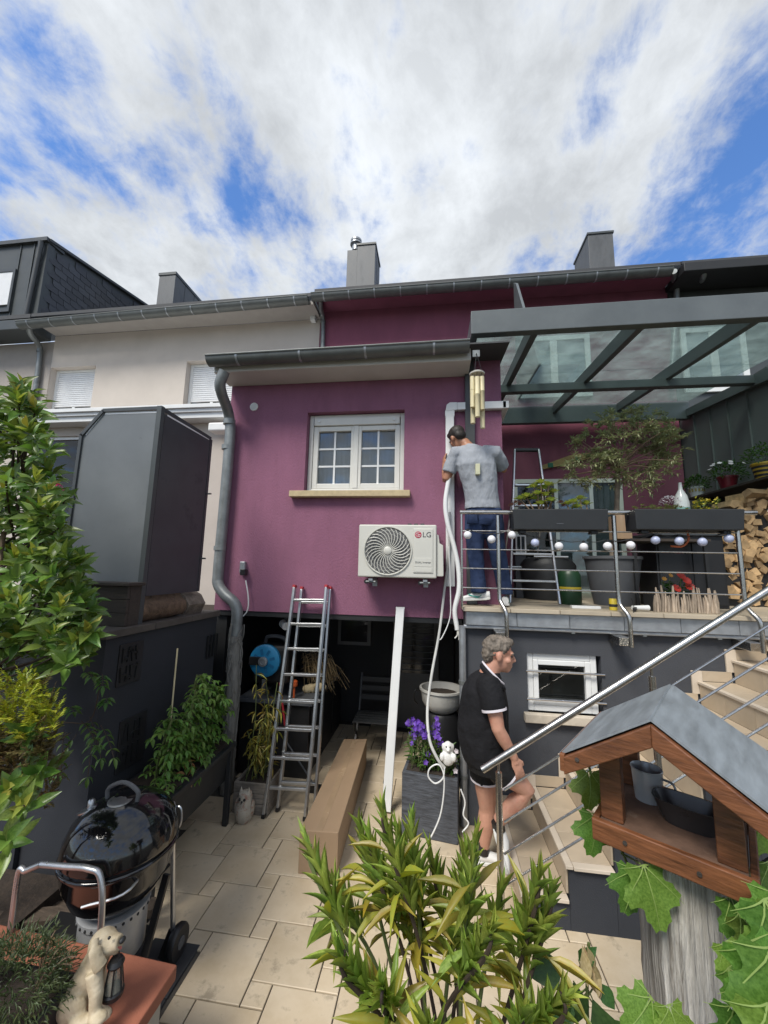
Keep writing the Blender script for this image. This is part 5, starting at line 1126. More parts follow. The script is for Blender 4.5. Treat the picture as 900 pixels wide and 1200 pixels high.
p = onY(799, 592, 4.47); MB().lathe([(.07, -.16), (.07, .02), (.055, .10), (.02, .17), (.016, .24), (.018, .245), (.012, .245)], p, 18).build('bottle_body', mat('milky_glass', (.42, .46, .45), .15, var=.1), bo, smooth=True)
MB().lathe([(.0715, -.1), (.0715, -.03)], p, 18).build('bottle_label', mat('label_teal', (.15, .3, .27), .5), bo, smooth=True)
bo['label'] = 'pale clear bottle standing on the black cabinet behind the right planter'
pb = thing('painted_board', 'pointed wooden board with green patches hung on the purple wall', 'wall ornament', (1.9, 6.9, 4))
a, b, c = onY(634, 547, 6.96), onY(672, 536, 6.96), onY(706, 530, 6.96)
MB().prism([(a.x, 6.965, a.z-.05), (b.x, 6.965, b.z-.10), (c.x, 6.965, c.z-.03), (c.x+.05, 6.965, c.z+.01), (b.x, 6.965, b.z+.06), (a.x, 6.965, a.z+.02)], (0, .025, 0)).build('board', mat('board_ochre', (.32, .22, .09), .6, var=.3, vscale=9), pb)
for t in (.15, .6): q = a.lerp(c, t); MB().box((q.x-.04, 6.958, q.z-.05), (q.x+.05, 6.9645, q.z+.03)).build('painted_patch', mat('patch_green', (.02, .13, .08), .5) if t < .3 else bpy.data.materials['patch_green'], pb)
oh = thing('orange_hose', 'short loop of orange hose under the right railing planter', 'hose', (2.0, 3.72, 2.45))
MB().tube(pxline([(805, 622), (807, 632), (800, 640), (786, 640)], 3.80), .009, 8).build('hose', mat('hose_orange', (.5, .12, .04), .5), oh, smooth=True)
# ================================================================== PLANTS
random.seed(42)
def leafmats(name, col, var=.25, hue=.03, rough=.42, trans=.28, col2=None, vs=10, spots=None):
    kw = dict(rough=rough, var=var, vscale=vs, trans=trans, hue=hue, col2=col2, spots=spots)
    return (mat(name, col, objvar=.32, **kw), mat(name+'_mass', col, isl=.32, **kw))
def leaf_mb(shape='lance', curl=.15, fold=.18, seg=4):
    # a leaf of unit length along +Y, face up +Z, creased along its midrib and curling down towards its tip
    mb = MB()
    if shape == 'vine':
        out = []; n_ = 44
        for k in range(n_+1):
            a = -math.pi*.5 + 2*math.pi*k/n_; b = (a+math.pi/2) % (2*math.pi)
            lob = 0
            for ca, wd, ln in ((math.pi, .62, .66), (math.pi*.62, .55, .58), (math.pi*1.38, .55, .58), (math.pi*.27, .50, .47), (math.pi*1.73, .50, .47)):
                dd = abs(b-ca)/wd
                lob = max(lob, ln*(1-.42*min(dd, 1.25)**1.6))
            lob *= (1.0 if k % 2 else .90)
            if k in (0, n_): lob = .06
            elif k in (1, n_-1): lob = .30
            x, y = lob*math.cos(a)*.92, .34+lob*math.sin(a)
            out.append((x, y, -curl*(x*x*1.8+max(0, y-.4)**2*1.6) + fold*.45*abs(x) + .035*math.sin(9*x+5*y)))
        c = (0, .36, -.02); n = len(out)
        mb.add([c]+out, [(0, i, i+1) for i in range(1, n)]); mb.nleaf = len(mb.f)
        zf = lambda x, y: -curl*(x*x*1.8+max(0, y-.4)**2*1.6) + fold*.45*abs(x) + .035*math.sin(9*x+5*y) - .02*max(0, 1-math.hypot(x, y-.36)/.25) + .007
        for (tx_, ty_) in ((0, .97), (.50, .62), (-.50, .62), (.40, .10), (-.40, .10)):
            pr = []
            for i in range(6):
                t = i/5; x, y = tx_*t, .06+(ty_-.06)*t; nx, ny = -(ty_-.06), tx_; l = math.hypot(nx, ny); w = .011*(1-.8*t); pr.append(((x+nx/l*w, y+ny/l*w, zf(x, y)), (x-nx/l*w, y-ny/l*w, zf(x, y))))
            k0 = len(mb.v); mb.add([p for q in pr for p in q], [(2*i, 2*i+1, 2*i+3, 2*i+2) for i in range(5)])
        return mb
    prof = {'lance': [.25, .85, 1, .8, .45], 'oval': [.45, .95, 1, .8, .42], 'round': [.6, 1, 1, .92, .6], 'tiny': [.9]}[shape]
    seg = len(prof)+1; vs = [(0, 0, 0)]; fs = []
    def zc(t): return -curl*t*t
    for i, w in enumerate(prof):
        t = (i+1)/seg; z = zc(t); vs += [(-.5*w, t, z+fold*w*.5), (0, t, z), (.5*w, t, z+fold*w*.5)]
    vs.append((0, 1, zc(1)))
    fs += [(0, 2, 1), (0, 3, 2)]
    for i in range(len(prof)-1):
        a = 1+3*i; b = a+3; fs += [(a, a+1, b+1, b), (a+1, a+2, b+2, b+1)]
    a = 1+3*(len(prof)-1); e = len(vs)-1; fs += [(a, a+1, e), (a+1, a+2, e)]
    return mb.add(vs, fs)
m_vein = mat('leaf_vein', (.26, .36, .10), .5, var=.1, trans=.2)
class Leaves:
    def __init__(s, name, mats, shapes, wid):
        s.name, s.mats, s.items = name, mats, []; s.mb = shapes; s.wid = wid; s.me = [m.mesh(name, mats[0], True, sharp=0) for m in shapes]
        for m, me in zip(shapes, s.me):
            if hasattr(m, 'nleaf'):
                me.materials.append(m_vein)
                for p in me.polygons:
                    if p.index >= m.nleaf: p.material_index = 1
    def add(s, p, d, up, ln, w=None, k=None):
        fr = frame(d, up); w = (w or s.wid)*ln
        M = Matrix.Translation(V(p)) @ fr.to_4x4() @ Matrix.Diagonal((w, ln, ln, 1)); s.items.append((ln/(V(p)-EYE).length, k if k is not None else random.randrange(len(s.mb)), M))
    def finish(s, parent, n=300, mass='leaf_mass'):
        s.items.sort(key=lambda i: -i[0]); root = parent
        for _, k, M in s.items[:n]: inst(s.name, s.me[k], root, None, M=M)
        if s.items[n:]:
            mb = MB()
            for _, k, M in s.items[n:]: mb.merge(s.mb[k], M)
            mb.build(mass, s.mats[1], root, smooth=True, sharp=0)['kind'] = 'stuff'
def rdir(zlo=-1, zhi=1):
    a = rnd(0, 6.283); z = rnd(zlo, zhi); r = math.sqrt(max(0, 1-z*z)); return V((r*math.cos(a), r*math.sin(a), z))
m_stem = mat('green_stem', (.10, .13, .04), .6, var=.2); m_stemd = mat('dark_stem', (.045, .03, .02), .8, var=.3, vscale=20); m_twig = mat('twig', (.16, .11, .07), .85, var=.3, vscale=20)
LANCE = [leaf_mb('lance', c, f) for c, f in ((.05, .25), (.18, .2), (.34, .2))]
OVAL = [leaf_mb('oval', c, f) for c, f in ((.06, .3), (.2, .22), (.34, .26))]
ROUND = [leaf_mb('round', c, f) for c, f in ((.08, .2), (.25, .2))]
VINE = [leaf_mb('vine', c, f) for c, f in ((.18, .25), (.35, .4), (.5, .2))]
TINY = [leaf_mb('tiny', .1, .2)]

# ---- oleander in the foreground
ol = thing('oleander', 'leggy oleander with narrow green leaves and yellowing lower ones in the foreground', 'shrub', (.0, 1.25, .66))
g1 = Leaves('green_leaf', leafmats('oleander_green', (.22, .32, .042), hue=.025, col2=(.38, .47, .10), trans=.34), LANCE, .17)
g2 = Leaves('yellow_leaf', leafmats('oleander_yellow', (.46, .36, .04), hue=.03, col2=(.30, .32, .05), spots=((.35, .17, .03), 9, .62, .5)), LANCE, .21)
tops = [(366, 968, 1.22, .17), (398, 1015, 1.32, .12), (425, 950, 1.28, .15), (452, 932, 1.18, .20), (484, 948, 1.26, .17), (508, 985, 1.34, .14), (556, 962, 1.15, .19), (585, 1020, 1.3, .12), (628, 1000, 1.12, .18), (405, 1085, 1.02, .16), (570, 1055, 0.98, .18), (655, 1130, .98, .15), (505, 1165, .92, .12), (610, 1150, .95, .13), (450, 1120, .98, .12), (540, 1020, 1.25, .14), (470, 1010, 1.30, .13), (438, 965, 1.22, .17), (470, 955, 1.30, .16), (545, 975, 1.28, .15), (642, 1020, 1.15, .14)]
for (x, y, Y, cl) in tops:
    T = onY(x, y, Y); B = V((rnd(-.12, .16)+.02, 1.27+rnd(-.1, .1), .60)); mid = B.lerp(T, .55)+V((rnd(-.03, .03), rnd(-.03, .03), .03))
    T2 = T - V((0, 0, .10)); pts = curve_pts([B, mid, T2, T-V((0, 0, .05))], 6)
    MB().tube(pts, [.0055]*(len(pts)-6)+[.004]*6, 6).build('stem', m_stemd if random.random() < .6 else m_stem, ol, smooth=True)
    ax = (T2-mid).normalized()
    nl = int(38*cl/.16)
    for k in range(nl):                                  # upright whorls near the tip
        t = k/nl; a = k*2.4+rnd(-.3, .3); tilt = .12+.40*(1-t)+rnd(-.10, .10); p = T2+V((0, 0, .035)) - ax*(1-t)*cl*1.3
        s_ = frame(ax); rad = s_ @ V((math.cos(a), 0, math.sin(a))); d = (ax*math.cos(tilt)+rad*math.sin(tilt)).normalized()
        g1.add(p, d, ax-rad*.4, rnd(.085, .128)*(1.05-.25*t), rnd(.10, .135), 0 if k % 3 else 1)
    for k in range(random.choice((6, 8, 9))):                # older leaves lower down
        t = rnd(.35, .9); p = mid.lerp(T2, t)-ax*rnd(.0, .06); a = rnd(0, 6.28); rad = frame(ax) @ V((math.cos(a), 0, math.sin(a))); tilt = rnd(.8, 1.75); d = ax*math.cos(tilt)+rad*math.sin(tilt)
        (g2 if random.random() < .72 else g1).add(p, d, ax-rad*.2, rnd(.10, .15), rnd(.13, .18))
for k in range(16):                                      # the lower foliage
    x, y = rnd(400, 680), rnd(1150, 1240); p = onY(x, y, rnd(.95, 1.35)); d = (rdir(-.2, .7)); (g2 if random.random() < .45 else g1).add(p, d, (0, 0, 1), rnd(.08, .125), rnd(.15, .2))
g1.finish(ol, 205, 'green_leaf_mass'); g2.finish(ol, 95, 'yellow_leaf_mass')
opt = thing('oleander_pot', 'broad grey garden pot at the bottom edge holding the oleander', 'pot', (.02, 1.28, 0))
MB().lathe([(.20, 0), (.23, .1), (.28, .60), (.30, .60), (.30, .65), (.275, .65), (.26, .58), (.01, .58)], (.02, 1.28, 0), 32).build('pot_body', mat('pot_taupe', (.19, .17, .15), .7, var=.15), opt, smooth=True)
MB().lathe([(.27, .59), (.01, .60)], (.02, 1.28, 0), 16).build('soil', m_soil, opt)

# ---- big glossy shrub on the left
lau = thing('laurel_shrub', 'tall glossy broadleaf shrub filling the left edge of the picture', 'shrub', (-2.5, 2.0, .26))
ll = Leaves('glossy_leaf', leafmats('laurel_green', (.085, .165, .028), rough=.34, hue=.025, trans=.28, col2=(.165, .26, .05)), OVAL, .40)
ly = Leaves('young_leaf', leafmats('laurel_young', (.24, .31, .05), hue=.035, trans=.3, col2=(.33, .34, .07)), OVAL, .36)
poly = [(8, 450), (36, 455), (48, 500), (66, 545), (78, 580), (72, 620), (92, 655), (104, 690), (108, 740), (96, 775), (70, 780), (40, 790), (-60, 800), (-60, 470)]
def inpoly(x, y, P):
    c = False
    for i in range(len(P)):
        (x1, y1), (x2, y2) = P[i], P[i-1]
        if (y1 > y) != (y2 > y) and x < (x2-x1)*(y-y1)/(y2-y1)+x1: c = not c
    return c
trunk0 = V((-2.50, 1.98, .2))
def rosette(L, p, ax, n, ln, spread=(.35, 1.5), wid=None):
    fr = frame(ax)
    for k in range(n):
        t = k/n; a = k*2.4+rnd(-.3, .3); tilt = spread[0]+(spread[1]-spread[0])*(1-t)+rnd(-.15, .15); rad = fr @ V((math.cos(a), 0, math.sin(a)))
        L.add(p-V(ax)*(1-t)*ln*.7, V(ax)*math.cos(tilt)+rad*math.sin(tilt), V(ax)-rad*.3, ln*rnd(.75, 1.15), wid)
tips = [(24, 452, 1.9), (40, 482, 1.9), (58, 552, 1.85), (66, 622, 1.8), (92, 660, 1.75), (82, 700, 1.7), (90, 755, 1.7), (106, 735, 1.75), (30, 860, 1.5), (28, 945, 1.35), (8, 985, 1.3), (44, 905, 1.5), (12, 925, 1.4)]
while len(tips) < 210:
    x, y = rnd(-60, 110), rnd(450, 800)
    if inpoly(x, y, poly): tips.append((x, y, rnd(1.55, 2.25)))
for i, (x, y, Y) in enumerate(tips):
    p = onY(x, y, Y)
    if i % 3 == 0:
        q = V((min(trunk0.x+rnd(-.15, .15), p.x-.1), max(trunk0.y, p.y+.1), p.z-rnd(.15, .35)))
        MB().tube(curve_pts([q, q.lerp(p, .6)+V((0, 0, -.02)), p], 4), [.007]*4+[.0045]*5, 5).build('twig', m_stemd, lau, smooth=True)
    ax = (V((.35+rnd(-.5, .5), -.55+rnd(-.4, .4), .75+rnd(-.35, .3)))).normalized()
    rosette(ll, p, ax, random.choice((8, 10, 11)), rnd(.085, .115))
    if random.random() < .55: rosette(ly, p+ax*.03, ax, 5, rnd(.055, .085), (.15, .7))
for k in range(1000):
    x, y = rnd(-60, 110), rnd(450, 800)
    if inpoly(x-6, y, poly): p = onY(x, y, rnd(1.9, 2.4)); ll.add(p, rdir(-.5, .6), (0, -.3, 1), rnd(.07, .11))
for k in range(4):
    q = V((trunk0.x+.07*k-.1, trunk0.y+rnd(-.1, .1), .2)); MB().tube(curve_pts([q, q+V((rnd(-.1, .1), 0, .6)), q+V((rnd(-.2, .15), 0, 1.3)), q+V((rnd(-.3, .2), 0, 2.2))], 5), [.022]*5+[.016]*5+[.009]*6, 8).build('trunk', m_twig, lau, smooth=True)
ll.finish(lau, 240, 'glossy_leaf_mass'); ly.finish(lau, 60, 'young_leaf_mass')

# ---- golden conifer and climber below it
gcf = thing('golden_conifer', 'golden yellow feathery conifer bush below the glossy shrub at the left edge', 'shrub', (-1.9, 1.7, .26))
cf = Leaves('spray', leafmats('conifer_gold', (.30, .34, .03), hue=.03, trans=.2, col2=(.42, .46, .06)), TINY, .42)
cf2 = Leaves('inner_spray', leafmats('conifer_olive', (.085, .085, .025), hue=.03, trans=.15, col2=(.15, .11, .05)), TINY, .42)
def feather(L, p, d, ln, n=7, sz=.02):
    d = V(d).normalized(); side = d.cross(V((0, 0, 1))).normalized()
    for k in range(n):
        t = k/n; q = p+d*ln*t
        for s in (-1, 1): L.add(q, d*.8+side*s*.7+rdir()*.25, (0, 0, 1), sz*(1.25-.7*t), .45)
    L.add(p+d*ln, d, (0, 0, 1), sz, .4)
for k in range(480):
    x, y = rnd(-50, 72), rnd(800, 905)
    if x > 40+28*math.sin((y-790)/36) : continue
    p = onY(x, y, rnd(1.45, 1.75)); top = y < 868
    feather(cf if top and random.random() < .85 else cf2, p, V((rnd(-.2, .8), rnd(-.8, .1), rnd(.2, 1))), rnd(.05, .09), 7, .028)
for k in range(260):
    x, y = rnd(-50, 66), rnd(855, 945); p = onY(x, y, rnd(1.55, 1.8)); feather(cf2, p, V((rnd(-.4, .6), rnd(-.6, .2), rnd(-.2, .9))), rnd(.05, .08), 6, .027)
MB().tube([(-2.15, 1.75, .25), (-2.0, 1.7, .8), (-1.95, 1.65, 1.3)], [.03, .022, .008], 8).build('trunk', m_twig, gcf, smooth=True)
cf.finish(gcf, 0, 'gold_foliage'); cf2.finish(gcf, 0, 'olive_foliage')
wis = thing('climbing_plant', 'climber with feathery compound leaves hanging against the charcoal wall', 'climber', (-2.3, 2.5, 1.2))
wl_ = Leaves('leaflet', leafmats('climber_green', (.055, .13, .022), hue=.02, col2=(.09, .18, .035)), OVAL, .34)
def compound(L, p, d, ln, n=5, lf=.05, droop=.4, stem=None, par=None):
    d = V(d).normalized(); pts = [V(p)+d*ln*t-V((0, 0, droop*ln*t*t)) for t in [i/(n) for i in range(n+1)]]
    for i in range(1, n+1):
        tan = (pts[i]-pts[i-1]).normalized(); side = tan.cross(V((0, 0, 1)))
        side = side.normalized() if side.length > .05 else V((1, 0, 0))
        for s in (-1, 1): L.add(pts[i], tan*.55+side*s+V((0, 0, -.25)), (0, 0, 1), lf*rnd(.8, 1.15))
    L.add(pts[-1], pts[-1]-pts[-2], (0, 0, 1), lf*1.15)
    if stem is not None: stem.tube(pts, .0022, 4)
ws = MB()
for (x, y, dx, dz, ln) in ((95, 845, .9, -.1, .22), (105, 840, .8, -.5, .24), (80, 830, .5, .3, .18), (110, 855, .3, -.9, .2), (75, 855, .4, -.6, .2), (62, 812, .5, .6, .15), (118, 850, .9, -.4, .2), (90, 860, -.3, -.7, .18), (100, 788, .8, .2, .1), (125, 818, .3, .1, .07), (70, 840, -.4, .1, .2), (120, 790, .4, -.2, .08)):
    compound(wl_, onY(x, y, 2.42+rnd(-.05, .05)), V((dx, -.35, dz)), ln, 5, .058, .35, ws)
vn = curve_pts([onY(40, 900, 2.4), onY(70, 850, 2.42), onY(105, 845, 2.42), onY(118, 800, 2.43)], 5); ws.tube(vn, .004, 5)
ws.build('vine_stem', m_stemd, wis); wl_.finish(wis, 300)

# ---- tomato plant
tom = thing('tomato_plant', 'bushy green tomato plant tied to a cane in the black trough', 'plant', (-2.0, 3.1, .67))
tl2 = Leaves('leaflet', leafmats('tomato_green', (.085, .185, .028), hue=.02, rough=.5, col2=(.16, .29, .055)), OVAL, .42)
tsm = MB()
for k in range(8):
    y = 2.82+.095*k; b = V((-2.0+rnd(-.08, .06), y, .665)); h_ = rnd(.42, .62)*(1.12 if 1 < k < 7 else .85); top = b+V((rnd(-.03, .10), rnd(-.04, .04), h_)); tsm.tube(curve_pts([b, b.lerp(top, .5)+V((rnd(-.05, .05), 0, 0)), top], 5), .007, 6)
    for j in range(23):
        t = rnd(.02, 1.02); p = b.lerp(top, t); d = V((rnd(-.3, 1.0), rnd(-.8, .8), rnd(-.1, .7))); compound(tl2, p, d, rnd(.09, .16), 3, rnd(.045, .066), rnd(.3, .9), tsm)
for k in range(16):
    p = V((-1.88+rnd(-.1, .06), rnd(2.7, 3.45), .68+rnd(0, .08))); compound(tl2, p, V((rnd(.1, .5), rnd(-.7, .3), rnd(.0, .5))), .09, 3, .05, .6, tsm)
tsm.build('stem', m_stem, tom, smooth=True)
cane0, cane1 = onX(200, 845, -2.0), onX(208, 760, -2.0); MB().tube([cane0-V((0, 0, .4)), cane1], .006, 6).build('cane', m_bam, tom)
for k in range(9): p = V((-1.84+rnd(-.04, .03), rnd(2.85, 3.2), .70+rnd(-.05, .12))); tl2.add(p, rdir(-.8, .2), (0, 0, 1), .08, .5)
tl2.finish(tom, 300)
dryl = Leaves('dry_leaf', leafmats('dry_leaf', (.30, .15, .07), hue=.03), OVAL, .5)
for k in range(12): dryl.add(V((-1.84+rnd(-.04, .04), rnd(2.75, 3.1), .68+rnd(-.04, .1))), rdir(-.8, .2), (0, 0, 1), .07)
dryl.finish(tom, 20)

# ---- bamboo
bam = thing('yellow_bamboo', 'thin yellow leaved bamboo growing in the wooden crate', 'plant', (-1.67, 3.87, .24))
bl = Leaves('leaf', leafmats('bamboo_leaf', (.26, .22, .03), hue=.03, col2=(.33, .29, .06), trans=.25), LANCE, .13)
bsm = MB()
for k in range(13):
    b = V((rnd(-1.8, -1.55), rnd(3.75, 3.98), .24)); hh_ = rnd(.35, .85) if k > 1 else 1.05; top = b+V((rnd(-.12, .12), rnd(-.1, .05), hh_))
    if k == 0: top = onY(325, 800, 3.75); b = V((-1.6, 3.8, .24))
    pts = curve_pts([b, b.lerp(top, .5)+V((rnd(-.04, .04), 0, 0)), top], 6); bsm.tube(pts, .0035, 5)
    for j in range(24 if k else 16):
        p = pts[min(len(pts)-1, int(rnd(.15, 1)*len(pts)))]; bl.add(p, rdir(-.9, .5)*.9+V((0, 0, -.35)), (0, 0, 1), rnd(.07, .13))
bsm.build('stem', m_stem, bam, smooth=True); bl.finish(bam, 250)
# ---- dry straw on the cabinet
dg = thing('straw_bundle', 'bundle of dry straw coloured grass lying on the black cabinet', 'straw', (-1.2, 4.8, .79))
mb = MB()
for k in range(150):
    a = onY(rnd(352, 380), rnd(768, 792), 4.75+rnd(-.1, .1)); d = V((rnd(.1, 1), rnd(-.5, .2), rnd(-.2, .35))); L_ = rnd(.2, .42); mb.tube(curve_pts([a, a+d*L_*.5+V((0, 0, .03)), a+d*L_-V((0, 0, .15*L_/.3))], 3), .0028, 3)
o = mb.build('straw', mat('straw', (.24, .17, .085), .8, isl=.4), dg); o['kind'] = 'stuff'
# ---- violet flowers in the slate planter
vf = thing('violet_flowers', 'violet and white flowers with slim stems growing in the slate planter', 'flowers', (-.03, 3.78, SPZ))
vl = Leaves('leaf', leafmats('flower_leaf', (.05, .11, .02), hue=.02, col2=(.085, .16, .03)), LANCE, .24)
m_vio = mat('violet_petal', (.15, .06, .42), .6, var=.25, objvar=.25, trans=.25); m_wht = mat('white_petal', (.72, .66, .70), .6, var=.1, trans=.25)
def flower_mb(n, r, cup=.3):
    mb = MB(); p = leaf_mb('oval', -.1, .15)
    for k in range(n): mb.merge(p, Matrix.Rotation(6.283*k/n, 4, 'Z') @ Matrix.Rotation(cup, 4, 'X') @ Matrix.Diagonal((r*.75, r, r, 1)))
    return mb
fv = [flower_mb(5, .028, .3).mesh('flower', m_vio, True, sharp=0), flower_mb(5, .028, .4).mesh('flower', m_wht, True, sharp=0)]
vst = MB()
for k in range(54):
    b = V((rnd(-.22, .15), rnd(3.7, 3.9), SPZ)); h_ = rnd(.1, .42) if b.x < .02 else rnd(.08, .22); top = b+V((rnd(-.08, .08), rnd(-.1, .03), h_)); vst.tube([b, b.lerp(top, .5)+V((rnd(-.02, .02), 0, 0)), top], .0028, 4)
    for j in range(7): p = b.lerp(top, rnd(.05, .8)); vl.add(p, rdir(-.2, .8), (0, 0, 1), rnd(.05, .09))
    if k % 2 == 0:
        for j in range(3 if h_ > .25 else 1):
            q = top+V((rnd(-.03, .03), rnd(-.03, .03), rnd(-.06, .02))); d = (V((rnd(-.5, .5), -.7, rnd(.1, .8)))).normalized()
            inst('flower', fv[0 if b.x < .03 or random.random() < .4 else 1], vf, None, M=Matrix.Translation(q) @ V((0, 0, 1)).rotation_difference(d).to_matrix().to_4x4())
vst.build('stem', m_stem, vf); vl.finish(vf, 240)

# ---- olive tree on the terrace
ot = thing('olive_tree', 'small olive tree with an airy grey green crown on the terrace', 'tree', (1.93, 4.6, 2.37))
olv = Leaves('olive_leaf', leafmats('olive_leaf', (.20, .235, .10), hue=.02, col2=(.34, .37, .20), trans=.22), LANCE, .22)
tb0 = V((1.93, 4.6, 2.36)); tb1 = onY(724, 548, 4.6)
trk = MB().tube(curve_pts([tb0, tb0.lerp(tb1, .5)+V((.015, 0, 0)), tb1], 5), [.032]*6+[.026]*5, 10).build('trunk', mat('olive_bark', (.19, .155, .115), .9, var=.3, vscale=20, bump=.8, bscale=40), ot, smooth=True)
brm = MB()
lobes = [(735, 525, 44, 36), (700, 522, 26, 26), (765, 500, 28, 22), (778, 525, 22, 22), (750, 548, 34, 22), (690, 548, 24, 16), (728, 500, 24, 20)]
for i in range(130):
    lx_, ly_, ra_, rb_ = lobes[i % 7] if i > 30 else lobes[0]
    a = rnd(0, 6.283); r = rnd(.25, 1)**.5; e = onY(lx_+ra_*r*math.cos(a), ly_+rb_*r*math.sin(a), 4.6+rnd(-.38, .34))
    if i < 44:
        m = tb1.lerp(e, .5)+V((rnd(-.05, .05), rnd(-.05, .05), rnd(.0, .06))); pts = curve_pts([tb1-V((0, 0, rnd(0, .06))), m, e], 5); brm.tube(pts, [.009-.0006*k for k in range(len(pts))], 5)
    for j in range(4):
        d = (rdir(-.5, .8)+(e-tb1).normalized()*.6).normalized(); ln = rnd(.08, .17); f_ = lambda t: e+d*ln*t-V((0, 0, .25*ln*t*t)); brm.tube([f_(0), f_(.5), f_(1)], .0016, 3)
        for q in range(13): t = rnd(.05, 1); olv.add(f_(t), d*.6+rdir(-.6, .8)*.8, (0, 0, 1), rnd(.040, .064), rnd(.20, .28))
for (x, y) in ((806, 508), (801, 512), (664, 545), (672, 520), (770, 480)):
    e = onY(x, y, 4.55); m = tb1.lerp(e, .6); brm.tube(curve_pts([tb1, m, e], 4), .003, 4)
    for q in range(26): t = rnd(.5, 1.05); olv.add(m.lerp(e, t*1.0), (e-m).normalized()*.5+rdir(-.6, .8)*.8, (0, 0, 1), rnd(.04, .06))
brm.build('branch', m_twig, ot, smooth=True); olv.finish(ot, 0, 'leaf_mass')

# ---- rail planter plants, shelf pots, red flowers
def rosettes(parent, L, c, n, r, R_, up=1.0):
    for k in range(n):
        a = k*2.4; t = (k+.5)/n; d = V((math.cos(a)*(.25+t), math.sin(a)*(.25+t), up*(1.3-t))); L.add(V(c)+d*r*.15, d, (0, 0, 1), R_*(.6+.5*t))
x0, x1, zt, tl3 = RPL[0]
ae = thing('houseleek', 'lime green tree houseleek on bare stems in the left railing planter', 'succulent', (x0+.3, 3.73, zt))
al = Leaves('succulent_leaf', leafmats('aeonium', (.30, .38, .06), hue=.02, col2=(.40, .46, .11), trans=.2), ROUND, .62)
asm = MB()
for (px, py) in ((628, 586), (638, 574), (646, 588), (634, 592), (626, 572), (634, 567), (643, 570), (648, 578), (630, 580), (640, 582), (610, 586), (617, 583), (672, 590), (680, 586), (687, 592), (676, 596), (665, 592)):
    p = onY(px, py, 3.72+rnd(-.05, .05)); asm.tube([V((p.x*.6+(x0+.3)*.4 if px < 655 else p.x, 3.73, zt)), p], .006, 5); rosettes(ae, al, p, 18, .06, .058)
asm.build('stem', m_twig, ae); al.finish(ae, 234)
hw2 = thing('red_houseleek', 'dull red rosette houseleeks at the end of the left railing planter', 'succulent', (x0+.05, 3.72, zt))
al2 = Leaves('succulent_leaf', leafmats('red_sedum', (.12, .05, .04), hue=.02, col2=(.17, .10, .07)), ROUND, .5)
for (px, py) in ((604, 590), (609, 593), (600, 593), (657, 590), (660, 594)): rosettes(hw2, al2, onY(px, py, 3.71), 16, .05, .038)
al2.finish(hw2, 90)
x0, x1, zt, tl4 = RPL[1]
se = thing('sedum_mat', 'low green and white sedum mat in the right railing planter', 'succulent', (x0+.2, 3.73, zt))
sl2 = Leaves('sedum_leaf', leafmats('sedum', (.15, .17, .06), hue=.02), ROUND, .6); sw2 = Leaves('white_bloom', leafmats('sedum_white', (.55, .52, .55), var=.15, hue=.01), ROUND, .8)
for k in range(34): rosettes(se, sl2, V((rnd(x0+.05, x0+.5), rnd(3.66, 3.8), zt+rnd(.01, .04))), 8, .03, .025)
c = onY(785, 588, 3.74)
for k in range(110): d = rdir(0, 1); sw2.add(c+V((d.x*.075, d.y*.07, d.z*.065-.02)), d+rdir()*.5, (0, 0, 1), .016)
sl2.finish(se, 0, 'sedum_mass'); sw2.finish(se, 0, 'white_bloom_mass')
ye = thing('yellow_flowers', 'small yellow flowers at the end of the right railing planter', 'flowers', (x1-.25, 3.73, zt))
yl_ = Leaves('yellow_bloom', leafmats('yellow_bloom', (.52, .44, .07), hue=.02), ROUND, .7); gl_ = Leaves('foliage', leafmats('yellow_foliage', (.08, .12, .03)), OVAL, .4)
for k in range(90): p = onY(rnd(812, 842), rnd(584, 598), 3.73+rnd(-.06, .06)); yl_.add(p, rdir(.1, 1), (0, 0, 1), rnd(.018, .028)); gl_.add(p-V((0, 0, .02)), rdir(-.2, 1), (0, 0, 1), .04)
yl_.finish(ye, 0, 'yellow_bloom_mass'); gl_.finish(ye, 0, 'foliage_mass')
pg_ = Leaves('leaf', leafmats('pot_green', (.05, .12, .025), hue=.02, col2=(.085, .17, .035)), OVAL, .35)
for i, (p, hgt, t) in enumerate(pots):
    nm = ('box_bush', 'daisies', 'trailing_plant')[i]; lb = ('fine leaved green bush in the white pot on the wall shelf', 'white daisies with green foliage in the dark red pot on the shelf', 'loose green foliage in the yellow and black striped pot')[i]
    pl = thing(nm, lb, 'plant', p+V((0, 0, hgt))); L_ = Leaves('leaf', pg_.mats, OVAL, .35); R_ = (.16, .2, .22)[i]
    for k in range(330): d = rdir(-.1, 1); r = rnd(.35, 1)**.5; L_.add(p+V((d.x*R_*r, d.y*R_*r, hgt+d.z*R_*r*1.1)), d+rdir()*.8, (0, 0, 1), rnd(.035, .06))
    L_.finish(pl, 0)
    if i == 1:
        fm_ = flower_mb(9, .03, .1).mesh('daisy', m_wht, True, sharp=0)
        for k in range(9): d = rdir(.4, 1); inst('daisy', fm_, pl, None, M=Matrix.Translation(p+V((d.x*.2, d.y*.2-.02, hgt+.05+d.z*.19))) @ V((0, 0, 1)).rotation_difference(V((d.x*.5, d.y*.5-.5, .8)).normalized()).to_matrix().to_4x4())
rf_ = thing('red_flowers', 'red and orange flowers standing in the driftwood trough', 'flowers', (2.2, 4.03, 2.0))
rl_ = Leaves('leaf', leafmats('gerbera_leaf', (.04, .10, .02)), OVAL, .4); rs = MB()
m_redp = mat('red_petal', (.50, .045, .03), .5, var=.3, trans=.2, objvar=.2); m_orp = mat('orange_petal', (.50, .26, .05), .5, var=.3, trans=.2)
fr1, fr2 = flower_mb(12, .045, .25), flower_mb(8, .028, .5)
